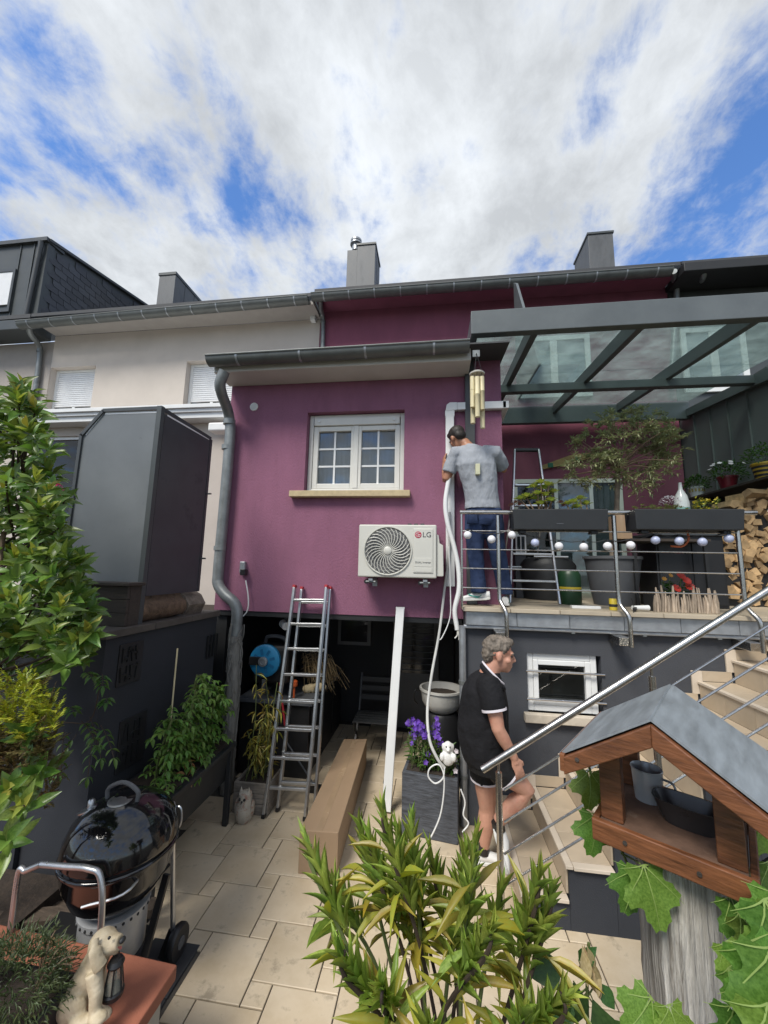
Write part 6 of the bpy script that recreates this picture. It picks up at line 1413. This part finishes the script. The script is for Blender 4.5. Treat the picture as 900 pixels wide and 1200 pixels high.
for (px, py, k) in ((804, 681, 0), (797, 675, 0), (808, 688, 0), (785, 675, 1), (778, 679, 1), (792, 690, 0)):
    p = onY(px, py, 4.0); b = V((p.x+rnd(-.03, .03), 4.04, 2.03)); rs.tube([b, p], .003, 4)
    inst('flower', (fr1 if k == 0 else fr2).mesh('flower', m_redp if k == 0 else m_orp, True, sharp=0), rf_, None, M=Matrix.Translation(p) @ V((0, 0, 1)).rotation_difference(V((rnd(-.2, .3), -.8, .5)).normalized()).to_matrix().to_4x4())
for k in range(60): p = onY(rnd(778, 806), rnd(682, 700), 4.03+rnd(-.04, .05)); rl_.add(p, rdir(-.1, .9), (0, 0, 1), rnd(.04, .075))
rs.build('stem', m_stem, rf_); rl_.finish(rf_, 60)
ger = thing('pink_geranium', 'pink geranium blooms in front of the neighbour window behind the shrub', 'flowers', (-3.6, 3.5, 2.5))
gw_ = Leaves('petal', leafmats('pink_petal', (.50, .05, .13), hue=.02), ROUND, .8)
for (px, py) in ((66, 572), (72, 578), (75, 583), (69, 580)):
    c = onY(px, py, 3.2)
    for k in range(34): d = rdir(); gw_.add(c+d*.035, d+rdir()*.6, (0, 0, 1), .022)
gw_.finish(ger, 0, 'petal_mass'); gst = MB()
for (px, py) in ((66, 572), (75, 583)): gst.tube([onY(px, py, 3.2), onY(px-3, py+60, 3.2)], .004, 4)
gst.build('stem', m_stem, ger)

# ---- dwarf conifer on the coping
dcp = thing('black_pot', 'black square pot on the terracotta coping in the bottom left corner', 'pot', (-1.62, 1.45, .5))
q = onZ(66, 1215, .5)
MB().prism([(q.x-.36, 1.36, .5), (q.x, 1.36, .5), (q.x, 1.62, .5), (q.x-.36, 1.62, .5)], (0, 0, .13)).build('pot_body', m_box, dcp, bevel=.008)
MB().box((q.x-.34, 1.38, .6301), (q.x-.02, 1.60, .634)).build('soil', m_soil, dcp)
dcf = thing('dwarf_conifer', 'dark green dwarf conifer with straggling tips in the black corner pot', 'shrub', (q.x-.18, 1.48, .63))
dl = Leaves('needle', leafmats('needle_green', (.050, .085, .030), hue=.02, col2=(.10, .13, .05)), TINY, .16)
for k in range(900):
    d = rdir(-.25, 1); r = rnd(.3, 1)**.5; p = V((q.x-.16+d.x*.19*r, 1.48+d.y*.15*r, .66+d.z*.15*r)); dd = d+rdir()*.7
    for j in range(3): dl.add(p+V(dd)*.012*j, dd+rdir()*.7, (0, 0, 1), rnd(.025, .04))
ds = MB()
for (px, py) in ((55, 1100), (66, 1088), (72, 1120), (90, 1120), (78, 1105), (84, 1130)):
    e = onY(px, py, 1.52); s0 = V((q.x-.08, 1.5, .66)); ds.tube(curve_pts([s0, s0.lerp(e, .6)+V((0, 0, .03)), e], 5), .0025, 4)
    for j in range(40): t = rnd(.3, 1); p = s0.lerp(e, t)+V((0, 0, .03*math.sin(t*3))); dl.add(p, (e-s0).normalized()*.6+rdir()*.6, (0, 0, 1), rnd(.02, .032))
ds.build('stem', m_twig, dcf); dl.finish(dcf, 0, 'needle_mass')

# ---- grapevine round the feeder, rose with a spent bloom
gv = thing('grapevine', 'grapevine with large bright lobed leaves around the bird feeder post', 'climber', (.9, 1.3, .3))
gl2 = Leaves('vine_leaf', leafmats('vine_green', (.085, .185, .022), hue=.025, rough=.5, col2=(.16, .28, .05), trans=.33, vs=26), VINE, 1.0)
gst = MB()
def vleaf(px, py, Y, size, ang, tilt=.35, sw=0):
    # ang: direction of the leaf tip seen from the camera, clockwise from straight down
    p = onY(px, py, Y); dn = V((math.sin(ang)*1.0, 0, -math.cos(ang))); d = (dn+V((0, -tilt, 0))).normalized(); gl2.add(p, d, V((sw, -1, .35)), size*.85, 1.0, None)
    return p
for a in ((690, 900, 1.50, .15, -.1), (704, 915, 1.52, .11, .5), (697, 950, 1.50, .16, -.2), (712, 935, 1.55, .11, .4), (752, 1008, 1.33, .19, .15), (742, 1014, 1.36, .15, -.35), (838, 962, 1.66, .13, .3), (885, 965, 1.5, .13, .5), (898, 1005, 1.35, .14, .2), (852, 1045, 1.25, .15, .3), (862, 1065, 1.2, .14, .6), (890, 1045, 1.05, .22, .3), (872, 1095, 1.0, .20, .35), (900, 1100, .95, .22, -.1), (868, 1140, 1.0, .18, .4), (895, 1165, .9, .2, .1), (765, 1165, 1.0, .12, -.9), (782, 1172, .98, .10, .2), (858, 1170, 1.0, .15, .1), (915, 1060, 1.05, .2, -.2), (905, 1040, 1.15, .16, -.3), (880, 1195, .9, .16, .4), (846, 1100, 1.15, .11, .3), (850, 1130, 1.1, .11, .5)):
    vleaf(*a)
gst.tube(curve_pts([onY(688, 890, 1.55), onY(708, 960, 1.56), onY(730, 1000, 1.42), onY(765, 1090, 1.62), onY(800, 1180, 1.75)], 6), .004, 6)
gst.tube(curve_pts([onY(905, 960, 1.7), onY(875, 1040, 1.45), onY(875, 1120, 1.3), onY(880, 1230, 1.2)], 6), .006, 6)
gst.tube(curve_pts([onY(728, 1000, 1.4), onY(738, 1005, 1.4), onY(750, 1012, 1.34)], 4), .003, 5)
gst.build('vine_stem', m_stem, gv, smooth=True); gl2.finish(gv, 100)
ro = thing('rose_bush', 'rose stem with a withered cream bloom and dark green leaves below the feeder', 'rose', (.35, 1.3, .3))
rl2 = Leaves('rose_leaf', leafmats('rose_green', (.032, .085, .022), hue=.015, rough=.4, col2=(.055, .12, .03)), OVAL, .62)
rst = MB(); s0, s1, s2 = onY(690, 1240, 1.25), onY(688, 1160, 1.25), onY(690, 1105, 1.25)
rst.tube(curve_pts([s0, s1, s2], 6), .004, 6)
for (px, py, dx, dz, ln) in ((660, 1130, -.8, -.1, .10), (672, 1150, .1, -1, .09), (678, 1125, .4, .5, .06), (694, 1170, .35, -1, .13), (672, 1180, -.6, -.3, .09), (700, 1150, .5, -.6, .06), (668, 1165, -.5, -.8, .07), (705, 1190, .6, -.5, .1), (650, 1190, -.6, -.5, .1), (690, 1200, .2, -.8, .1)):
    p = onY(px, py, 1.25); rl2.add(p, V((dx, -.3, dz)), (0, -1, .5), ln); rst.tube([p, s1+V((0, 0, rnd(-.03, .03)))], .002, 4)
wp = Leaves('withered_petal', leafmats('withered', (.42, .30, .14), hue=.02, col2=(.5, .40, .24), spots=((.2, .09, .03), 20, .6, .7)), LANCE, .35)
for k in range(16):
    p = onY(687+rnd(-5, 5), 1108+rnd(-4, 18), 1.24); wp.add(p, V((rnd(-.3, .5), rnd(-.4, .1), -1)), (0, -1, .2), rnd(.045, .085))
for k in range(8): p = onY(697+rnd(-4, 4), 1128+rnd(0, 12), 1.24); wp.add(p, V((rnd(-.2, .3), rnd(-.4, .1), -1)), (0, -1, .2), rnd(.04, .06))
rst.build('stem', m_stem, ro); rl2.finish(ro); wp.finish(ro)
# ================================================================== PEOPLE
m_skin1 = mat('tanned_skin', (.36, .17, .10), .5, var=.10, vscale=14, bump=.1, bscale=60, spots=((.30, .11, .07), 9, .6, .4))
m_skin2 = mat('ruddy_skin', (.47, .245, .17), .5, var=.13, vscale=12, bump=.15, bscale=60, spots=((.42, .13, .09), 8, .55, .5))
m_hair1 = mat('dark_hair', (.018, .013, .010), .6, var=.4, vscale=40, stretch=(1, 1, .3), bump=1, bscale=90)
m_hair2 = mat('grey_hair', (.15, .125, .10), .7, var=.55, vscale=30, stretch=(1, 1, .4), bump=1, bscale=70, bdist=.008)
m_tee = mat('grey_cotton', (.30, .32, .35), .9, var=.08, vscale=5, bump=.8, bscale=9, stretch=(1.6, 1, .8), bdist=.03, spec=.15)
m_jean = mat('blue_denim', (.028, .045, .10), .85, var=.3, vscale=7, bump=.8, bscale=11, bdist=.025, spots=((.09, .12, .18), 6, .62, .6), spec=.2)
m_polo = mat('black_polo', (.013, .013, .015), .85, var=.15, vscale=5, bump=.8, bscale=9, bdist=.03, spec=.2)
m_short = mat('black_shorts', (.010, .010, .011), .75, var=.15, bump=.7, bscale=10, bdist=.02, spec=.25)
m_cuff = mat('white_knit', (.66, .62, .66), .8, var=.05)
m_shoe = mat('white_leather', (.68, .68, .66), .5, var=.06); m_sole = mat('pale_sole', (.60, .60, .57), .7); m_teal = mat('teal_mark', (.03, .28, .22), .5)
def body(name, mb, m, parent, vox=.009, it=4, bev=None):
    o = mb.build(name, m, parent, smooth=True, sharp=0)
    r = o.modifiers.new('join', 'REMESH'); r.mode = 'VOXEL'; r.voxel_size = vox; r.use_smooth_shade = True
    s = o.modifiers.new('relax', 'SMOOTH'); s.factor = .5; s.iterations = it
    return o
def ell(c, ax, ay, fr=None, n=18):
    c = V(c); pts = [V((ax*math.cos(6.283*k/n), ay*math.sin(6.283*k/n), 0)) for k in range(n)]
    return [c+(fr @ p if fr is not None else p) for p in pts]
def oellip(mb, c, r, fr, n=14, m=10):
    t = MB().ball((0, 0, 0), r, n, m); return mb.merge(t, Matrix.Translation(V(c)) @ fr.to_4x4())
def hand(mb, w, d, nrm, s=1.0, curl=.5, side=1):
    # wrist w, direction d of the fingers, nrm = back of the hand, side = +1 when the thumb is on the right of d seen from the back
    d = V(d).normalized(); nrm = (V(nrm)-d*V(nrm).dot(d)).normalized(); x = d.cross(nrm)*side; w = V(w)
    fr = Matrix((x, d, nrm)).transposed(); oellip(mb, w+d*.045*s, (.040*s, .056*s, .016*s), fr)
    mb.tube([w-d*.03*s, w+d*.03*s], [.026*s, .03*s], 10, flat=.75)
    for k, (off, ln) in enumerate(((.027, .068), (.009, .078), (-.009, .073), (-.026, .058))):
        p = w+(d*.088+x*off)*s; dd = (d+x*off*3).normalized(); q = [p-dd*.03*s, p]
        for j in range(3):
            a = curl*(j+.6)*(.9+.1*k); v = dd*math.cos(a)-nrm*math.sin(a); q.append(q[-1]+v*ln*s*(.42, .33, .25)[j])
        mb.tube(q, [.0095*s, .0098*s, .0092*s, .0085*s, .0065*s], 8)
    p = w+(d*.025+x*.028)*s; v = (d*.75+x*.65-nrm*.25).normalized(); mb.tube([p-v*.015*s, p+v*.028*s, p+v*.028*s+(d*.9+x*.2-nrm*.35)*.03*s], [.0125*s, .012*s, .0085*s], 8)
def head(mb, c, fr, s=1.0):
    # fr columns: right, forward, up
    P = lambda x, y, z: V(c)+fr @ V((x*s, y*s, z*s))
    oellip(mb, P(0, -.012, .035), (.076*s, .096*s, .088*s), fr); oellip(mb, P(0, .028, -.03), (.060*s, .066*s, .085*s), fr)
    oellip(mb, P(0, .055, -.088), (.034*s, .034*s, .026*s), fr); oellip(mb, P(0, .083, .022), (.05*s, .016*s, .016*s), fr)
    mb.tube([P(0, .085, .015), P(0, .105, -.012), P(0, .112, -.026), P(0, .092, -.036)], [.010*s, .012*s, .015*s, .010*s], 8)
    for z, r in ((-.055, .011), (-.068, .012)): mb.tube([P(-.024, .080, z), P(0, .090, z), P(.024, .080, z)], [.006*s, r*s, .006*s], 8)
    for q in (-1, 1):
        oellip(mb, P(q*.078, -.012, -.005), (.011*s, .021*s, .033*s), fr); oellip(mb, P(q*.045, .055, -.025), (.022*s, .024*s, .022*s), fr)
def eyes(c, fr, s, parent, m_brow):
    P = lambda x, y, z: V(c)+fr @ V((x*s, y*s, z*s))
    for q in (-1, 1):
        e = MB(); oellip(e, P(q*.031, .082, .004), (.013*s, .008*s, .007*s), fr); eo = e.build('eye', m_dark, parent, smooth=True)
        MB().tube([P(q*.014, .096, .022), P(q*.032, .094, .027), P(q*.052, .078, .020)], .0042*s, 6).build('eyebrow', m_brow, parent)
def shoe(parent, heel, toe, up, m, mark=True, L_=.29, wdt=.048, mirror=1):
    heel, toe = V(heel), V(toe); d = (toe-heel).normalized(); up = V(up); up = (up-d*up.dot(d)).normalized(); x = d.cross(up); prof = [(0, .030, .075, .018), (.04, .036, .088, 0), (.10, .038, .092, 0), (.14, .039, .080, 0), (.19, .044, .062, 0), (.235, .044, .05, 0), (.27, .036, .040, .004), (L_, .018, .026, .01)]
    rg = []
    for t, w, h, z0 in prof:
        rg.append([heel+d*(t-.03)+x*(w*math.cos(a)*(1 if math.sin(a) > -.5 else 1.05))+up*(z0*.3+.012+(h-.012)*.5*(1+math.sin(a))) for a in [6.283*k/16 for k in range(16)]])
    so_ = MB().loft(rg).build('shoe', m, parent, smooth=True, sharp=60)
    rg = []
    for t, w, h, z0 in prof: rg.append([heel+d*(t-.03)*1.0+x*s*(w+.004)+up*(z0*.3+zz) for s, zz in ((-1, 0), (1, 0), (1, .022), (-1, .022))])
    MB().loft(rg).build('sole', m_sole, so_, bevel=.004)
    if mark:
        for sd in (-1, 1):
            pts = [heel+d*a+x*sd*(b+.003)+up*c for a, b, c in ((.045, .037, .052), (.075, .040, .034), (.115, .042, .040), (.175, .041, .062))]
            MB().tube(curve_pts(pts, 4), [.004]*4+[.008]*4+[.006]*4+[.003], 6, flat=.4).build('side_mark', m_teal, so_)
    return so_
# ---------------------------------------------------------------- installer on the terrace (back to the camera)
YI = 3.95
pi_ = thing('person', 'dark haired person in a grey T-shirt and blue jeans fixing the white trunking', 'person', (.35, 3.95, 1.9))
q = lambda x, y, dy=0: onY(x, y, YI+dy)
bodyI = MB(); hipL, hipR = q(556, 604), q(577, 603); kL, kR = q(557, 648), q(583, 648); aL, aR = q(561, 690), q(592, 692, .06)
for a, b, c in ((hipL, kL, aL), (hipR, kR, aR)): bodyI.tube([a, a.lerp(b, .5), b, b.lerp(c, .4), c], [.08, .075, .055, .055, .04], 12)
waist, chest, nk = q(565, 590), q(558, 545, -.02), q(548, 521, .0)
bodyI.loft([ell(q(567, 603), .15, .10), ell(waist, .145, .095), ell(q(562, 567, -.01), .15, .10), ell(chest, .17, .11), ell(q(555, 530, -.01), .15, .085), ell(nk, .06, .06)])
hc = q(536, 514, .03); hfr = (Matrix.Rotation(R(28), 3, 'Z') @ Matrix.Rotation(R(-24), 3, 'X') @ Matrix.Rotation(R(-12), 3, 'Y'))
bodyI.tube([q(550, 526), q(544, 519, .01), hc-V((0, 0, .02))], [.062, .056, .055], 12); head(bodyI, hc, hfr, .98)
shL, elL, wrL = q(534, 531, -.01), q(523, 562, .02), q(521, 547, .11)
bodyI.tube([q(545, 530), shL, shL.lerp(elL, .5), elL, elL+V((0, .03, .0)), elL.lerp(wrL, .55), wrL], [.06, .058, .05, .043, .043, .038, .028], 12)
hand(bodyI, wrL, V((-.05, .12, .85)), V((-1, -.35, 0)), 1.0, .35, 1)
shR, elR, wrR = q(581, 531, -.01), q(590, 550, .12), q(570, 540, .19)
bodyI.tube([q(568, 530), shR, shR.lerp(elR, .5), elR, elR.lerp(wrR, .5), wrR], [.06, .058, .05, .043, .037, .028], 12)
hand(bodyI, wrR, V((-.8, .3, .5)), V((.3, -.8, .2)), 1.0, .5, -1)
body('body', bodyI, m_skin1, pi_, .0075, 3)
tee = MB()
tee.loft([ell(q(565.5, 597, -.005), .178, .128), ell(q(565, 588), .172, .122), ell(q(562, 567, -.015), .176, .122), ell(q(558, 546, -.025), .198, .132), ell(q(556, 532, -.015), .182, .108), ell(q(552, 524, -.005), .105, .085), ell(q(549, 521), .068, .066)])
tee.tube([q(548, 531, -.01), shL, shL.lerp(elL, .45), shL.lerp(elL, .74)], [.078, .080, .076, .074], 14)
tee.tube([q(566, 531, -.01), shR, shR.lerp(elR, .5), shR.lerp(elR, .9)], [.078, .080, .075, .072], 14)
to = body('t_shirt', tee, m_tee, pi_, .009, 5)
tx = bpy.data.textures.new('folds', 'CLOUDS'); tx.noise_scale = .17; tx.noise_depth = 2
def folds(o, st, tex=tx):
    d = o.modifiers.new('folds', 'DISPLACE'); d.texture = tex; d.strength = st; d.mid_level = .5; d.texture_coords = 'LOCAL'
folds(to, .026)
pa, pb2 = q(557, 544, -.16), q(562.5, 556.5, -.16); pr_ = MB().box((pa.x, YI-.185, pb2.z), (pb2.x, YI-.11, pa.z)).build('back_print', mat('pale_print', (.52, .52, .36), .8), pi_, bevel=.004)
je = MB()
je.loft([ell(q(566, 590), .158, .112), ell(q(566, 600), .166, .122), ell(q(567, 610), .165, .12), ell(q(567, 616), .15, .10)])
for a, b, c in ((hipL, kL, aL), (hipR, kR, aR)): je.tube([a+V((0, 0, .05)), a.lerp(b, .35), b, b.lerp(c, .5), c, c+V((0, 0, -.035))], [.10, .100, .080, .075, .074, .076], 14)
jo = body('jeans', je, m_jean, pi_, .009, 4); folds(jo, .02)
MB().loft([ell(q(566, 592), .166, .121), ell(q(566, 595.5), .167, .122)]).build('belt', m_dark, pi_, smooth=True)
pk = MB().box((hipL.x-.085, YI-.135, hipL.z-.10), (hipL.x+.02, YI-.10, hipL.z+.02)).build('back_pocket', m_jean, pi_, bevel=.01)
hr_ = MB(); oellip(hr_, hc+hfr @ V((0, -.020, .050)), (.083, .100, .082), hfr); oellip(hr_, hc+hfr @ V((0, -.062, .0)), (.068, .05, .06), hfr); oellip(hr_, hc+hfr @ V((0, .05, .085)), (.062, .04, .035), hfr)
ho = body('hair', hr_, m_hair1, pi_, .008, 2); folds(ho, .012, tx)
eyes(hc, hfr, .98, pi_, m_hair1)
s1 = shoe(pi_, q(571, 703), q(540, 704, .05), (0, 0, 1), m_shoe); s2 = shoe(pi_, V((aR.x-.01, aR.y-.05, 1.905)), V((aR.x+.03, aR.y+.2, 1.905)), (0, 0, 1), m_shoe)
# ---------------------------------------------------------------- older man stepping up (side view, facing right)
YM = 3.30
pm = thing('person', 'grey haired person in a black polo shirt and black shorts stepping onto the stairs', 'person', (.45, 3.3, 0))
q = lambda x, y, dy=0: onY(x, y, YM+dy)
bm2 = MB()
rh, rk, ra = q(579, 890, -.10), q(617, 927, -.12), q(583, 963, -.10); lh_, lk = q(568, 890, .10), q(571, 948, .12); la = V((q(570, 1000, .12).x-.02, YM+.14, .10))
bm2.tube([rh, rh.lerp(rk, .5), rk, rk.lerp(ra, .35), ra], [.105, .092, .062, .064, .042], 14)
bm2.tube([lh_, lh_.lerp(lk, .5), lk, lk.lerp(la, .35), la], [.105, .09, .062, .066, .042], 14)
sideF = Matrix.Rotation(R(0), 3, 'Z')
tors = [(570, 890, .145, .165), (567, 872, .165, .17), (566, 850, .175, .18), (567, 828, .165, .185), (567, 808, .145, .185), (569, 793, .105, .14), (573, 785, .06, .07)]
bm2.loft([ell(q(x, y), a, b) for x, y, a, b in tors])
hc = q(584.5, 767); hf2 = Matrix.Rotation(R(-88), 3, 'Z') @ Matrix.Rotation(R(-6), 3, 'X')
bm2.tube([q(572, 792), q(577, 782), hc+V((-.02, 0, -.03))], [.075, .065, .06], 14); head(bm2, hc, hf2, 1.12)
sR, eR, wR = q(573, 803, -.18), q(584, 855, -.24), q(603, 889, -.22)
bm2.tube([q(572, 800, -.1), sR, sR.lerp(eR, .5), eR, eR.lerp(wR, .3), eR.lerp(wR, .8), wR], [.07, .068, .058, .047, .047, .034, .029], 14)
hand(bm2, wR, V((.35, -.02, -1)), V((.35, -.9, .1)), 1.05, .55, -1)
sL, eL, wL = q(574, 803, .18), q(580, 848, .24), q(588, 880, .20)
bm2.tube([q(573, 800, .1), sL, eL, eL.lerp(wL, .4), wL], [.07, .066, .047, .043, .029], 12); hand(bm2, wL, V((.4, .02, -1)), V((.3, .9, .1)), 1.05, .5, 1)
body('body', bm2, m_skin2, pm, .0075, 3)
po = MB()
po.loft([ell(q(571, 891), .178, .195), ell(q(569, 884), .18, .196), ell(q(567, 868), .192, .20), ell(q(566, 848), .196, .205), ell(q(567, 826), .185, .205), ell(q(567, 806), .165, .20), ell(q(569, 794), .122, .15), ell(q(573, 786), .076, .085)])
po.tube([q(571, 803, -.1), sR, sR.lerp(eR, .3), sR.lerp(eR, .56)], [.088, .090, .088, .086], 16); po.tube([q(573, 803, .1), sL, sL.lerp(eL, .56)], [.088, .088, .084], 14)
o = body('polo_shirt', po, m_polo, pm, .009, 5); folds(o, .018)
d = (eR-sR).normalized(); cf0 = sR.lerp(eR, .535)
MB().tube([cf0, cf0+d*.016], .090, 20).build('sleeve_trim', m_cuff, pm, smooth=True)
d2 = (eL-sL).normalized(); cf1 = sL.lerp(eL, .54); MB().tube([cf1, cf1+d2*.016], .088, 18).build('sleeve_trim', m_cuff, pm, smooth=True)
# collar with a pale inner edge, standing round the neck and running down to the front
cps = []
for k in range(15):
    a = R(-150+k*300/14); f = (1-math.cos(a))/2     # a=0 is the back of the neck
    base = q(566, 776).lerp(q(590.5, 801), (1-math.cos(a))/2)
    cps.append(V((base.x, YM + .102*math.sin(a), base.z)))
MB().tube(curve_pts(cps, 3), .0085, 6).build('collar_trim', m_cuff, pm, smooth=True)
co = MB(); co.tube(curve_pts([c+V((-.004, (c.y-YM)*.10, -.034)) for c in cps], 3), .022, 8); co.build('collar', m_polo, pm, smooth=True)
sh_ = MB(); sh_.loft([ell(q(571, 878), .168, .185), ell(q(572, 890), .175, .192), ell(q(573, 899), .165, .185)])
d = (rk-rh).normalized(); sh_.tube([rh+V((0, 0, .03)), rh.lerp(rk, .25), rh.lerp(rk, .50)], [.125, .125, .120], 16)
sh_.tube([lh_+V((0, 0, .03)), lh_.lerp(lk, .2), lh_.lerp(lk, .40)], [.125, .122, .116], 16)
o = body('shorts', sh_, m_short, pm, .009, 4); folds(o, .015)
for a, b, t, r in ((rh, rk, .455, .1235), (lh_, lk, .35, .119)):
    d = (b-a).normalized(); p = a.lerp(b, t); MB().tube([p, p+d*.014], r, 22).build('hem_stripe', m_cuff, pm, smooth=True)
hh2 = MB(); oellip(hh2, hc+hf2 @ V((0, -.024, .057)), (0.092, 0.109, 0.092), hf2); oellip(hh2, hc+hf2 @ V((0, -.082, .0)), (0.076, 0.049, 0.076), hf2); oellip(hh2, hc+hf2 @ V((0, .054, .104)), (0.065, 0.049, 0.035), hf2)
for s in (-1, 1): oellip(hh2, hc+hf2 @ V((s*.066, -.005, .045)), (0.020, 0.055, 0.044), hf2)
o = body('hair', hh2, m_hair2, pm, .007, 1); tx2 = bpy.data.textures.new('locks', 'CLOUDS'); tx2.noise_scale = .03; folds(o, .030, tx2)
eyes(hc, hf2, 1.12, pm, m_hair2)
MB().tube([ra, ra+(ra-rk).normalized()*.0+V((.01, 0, -.055))], .046, 12).build('sock', m_black, pm, smooth=True)
MB().tube([la+V((0, 0, .06)), la+V((0, 0, -.03))], .047, 12).build('sock', m_black, pm, smooth=True)
tz = q(589, 1012, -.12); hz = q(578, 975, -.10); dd = (tz-hz).normalized(); tz = hz+dd*.26
shoe(pm, hz, tz, V((1, 0, .35)), m_shoe, False); shoe(pm, V((la.x-.05, la.y, .003)), V((la.x+.2, la.y, .003)), (0, 0, 1), m_shoe, False)

# ================================================================== DOG STATUE WITH LANTERN
dg_ = thing('dog_statue', 'cream retriever puppy statue sitting on the terracotta coping with a lantern in its mouth', 'statue', (-1.33, 1.6, .5))
m_dog = mat('cream_resin', (.46, .37, .23), .6, var=.22, vscale=14, bump=.6, bscale=70, col2=(.58, .50, .36), spots=((.28, .20, .10), 10, .6, .45))
q = lambda x, y, dy=0: onY(x, y, 1.60+dy)
db = MB()
db.tube([q(86, 1188), q(92, 1170), q(104, 1145), q(113, 1122)], [.062, .068, .055, .042], 16)
db.tube([q(112, 1130), q(118, 1112)], [.042, .045], 14)
oellip(db, q(121, 1105), (.052, .050, .046), Matrix.Identity(3)); db.tube([q(124, 1104), q(134, 1105, -.0), q(141, 1104)], [.042, .030, .024], 12); db.tube([q(128, 1112), q(139, 1112)], [.022, .015], 10)
db.tube([q(110, 1138, -.045), q(113, 1165, -.055), q(111, 1190, -.06)], [.030, .024, .020], 12); oellip(db, q(115, 1193, -.07), (.032, .03, .016), Matrix.Identity(3))
db.tube([q(114, 1140, .03), q(119, 1165, .03), q(118, 1188, .03)], [.030, .024, .020], 12); oellip(db, q(121, 1190, .02), (.03, .03, .016), Matrix.Identity(3))
oellip(db, q(84, 1182, -.055), (.062, .034, .052), Matrix.Rotation(R(-25), 3, 'Y')); oellip(db, q(94, 1196, -.075), (.045, .028, .018), Matrix.Identity(3)); oellip(db, q(84, 1182, .055), (.06, .034, .05), Matrix.Identity(3))
db.tube([q(75, 1190, .02), q(68, 1196, .03), q(64, 1197, .02)], [.024, .018, .010], 10)
do_ = body('body', db, m_dog, dg_, .005, 4)
for s in (-1, 1):
    eb = MB(); p0 = q(112, 1100, s*.045); eb.tube(curve_pts([p0, q(111, 1113, s*.058), q(115, 1128, s*.056), q(119, 1135, s*.05)], 4), [.012]*4+[.020]*4+[.022]*4+[.010], 10, flat=.5); eb.build('ear', m_dog, dg_, smooth=True)
    MB().ball(q(128, 1099, s*.034), .0055, 8, 6).build('eye', m_dark, dg_)
nb = MB(); oellip(nb, q(143.5, 1101.5), (.010, .014, .010), Matrix.Identity(3)); nb.build('nose', m_dark, dg_, smooth=True)
MB().tube([q(137, 1110, -.012), q(141, 1111), q(137, 1110, .012)], .006, 6).build('tongue', mat('tongue_pink', (.45, .14, .12), .5), dg_)
lt_ = thing('lantern', 'small black lantern hanging from the mouth of the puppy statue', 'lantern', q(136, 1140))
c = q(136, 1128); r0 = .032
MB().tube(curve_pts([q(133, 1121), q(135, 1112), q(139, 1113), q(140, 1122)], 4), .003, 6).build('bail', m_black, lt_)
MB().lathe([(.008, .018), (.022, .014), (.030, .0), (.026, -.008), (.012, -.012)], c, 18).build('lantern_cap', m_black, lt_, smooth=True)
MB().lathe([(.022, -.012), (.026, -.05), (.032, -.085)], c, 18, None, False).build('lantern_glass', glass('lantern_pane', (.75, .8, .75), difamt=.25, dif=(.5, .5, .42)), lt_, smooth=True)
for k in range(6): a = k*1.047; MB().tube([c+V((.023*math.cos(a), .023*math.sin(a), -.01)), c+V((.034*math.cos(a), .034*math.sin(a), -.088))], .003, 5).build('lantern_bar', m_black, lt_)
MB().lathe([(.034, -.086), (.038, -.092), (.036, -.108), (.022, -.115), (.002, -.116)], c, 18).build('lantern_base', m_black, lt_, smooth=True)
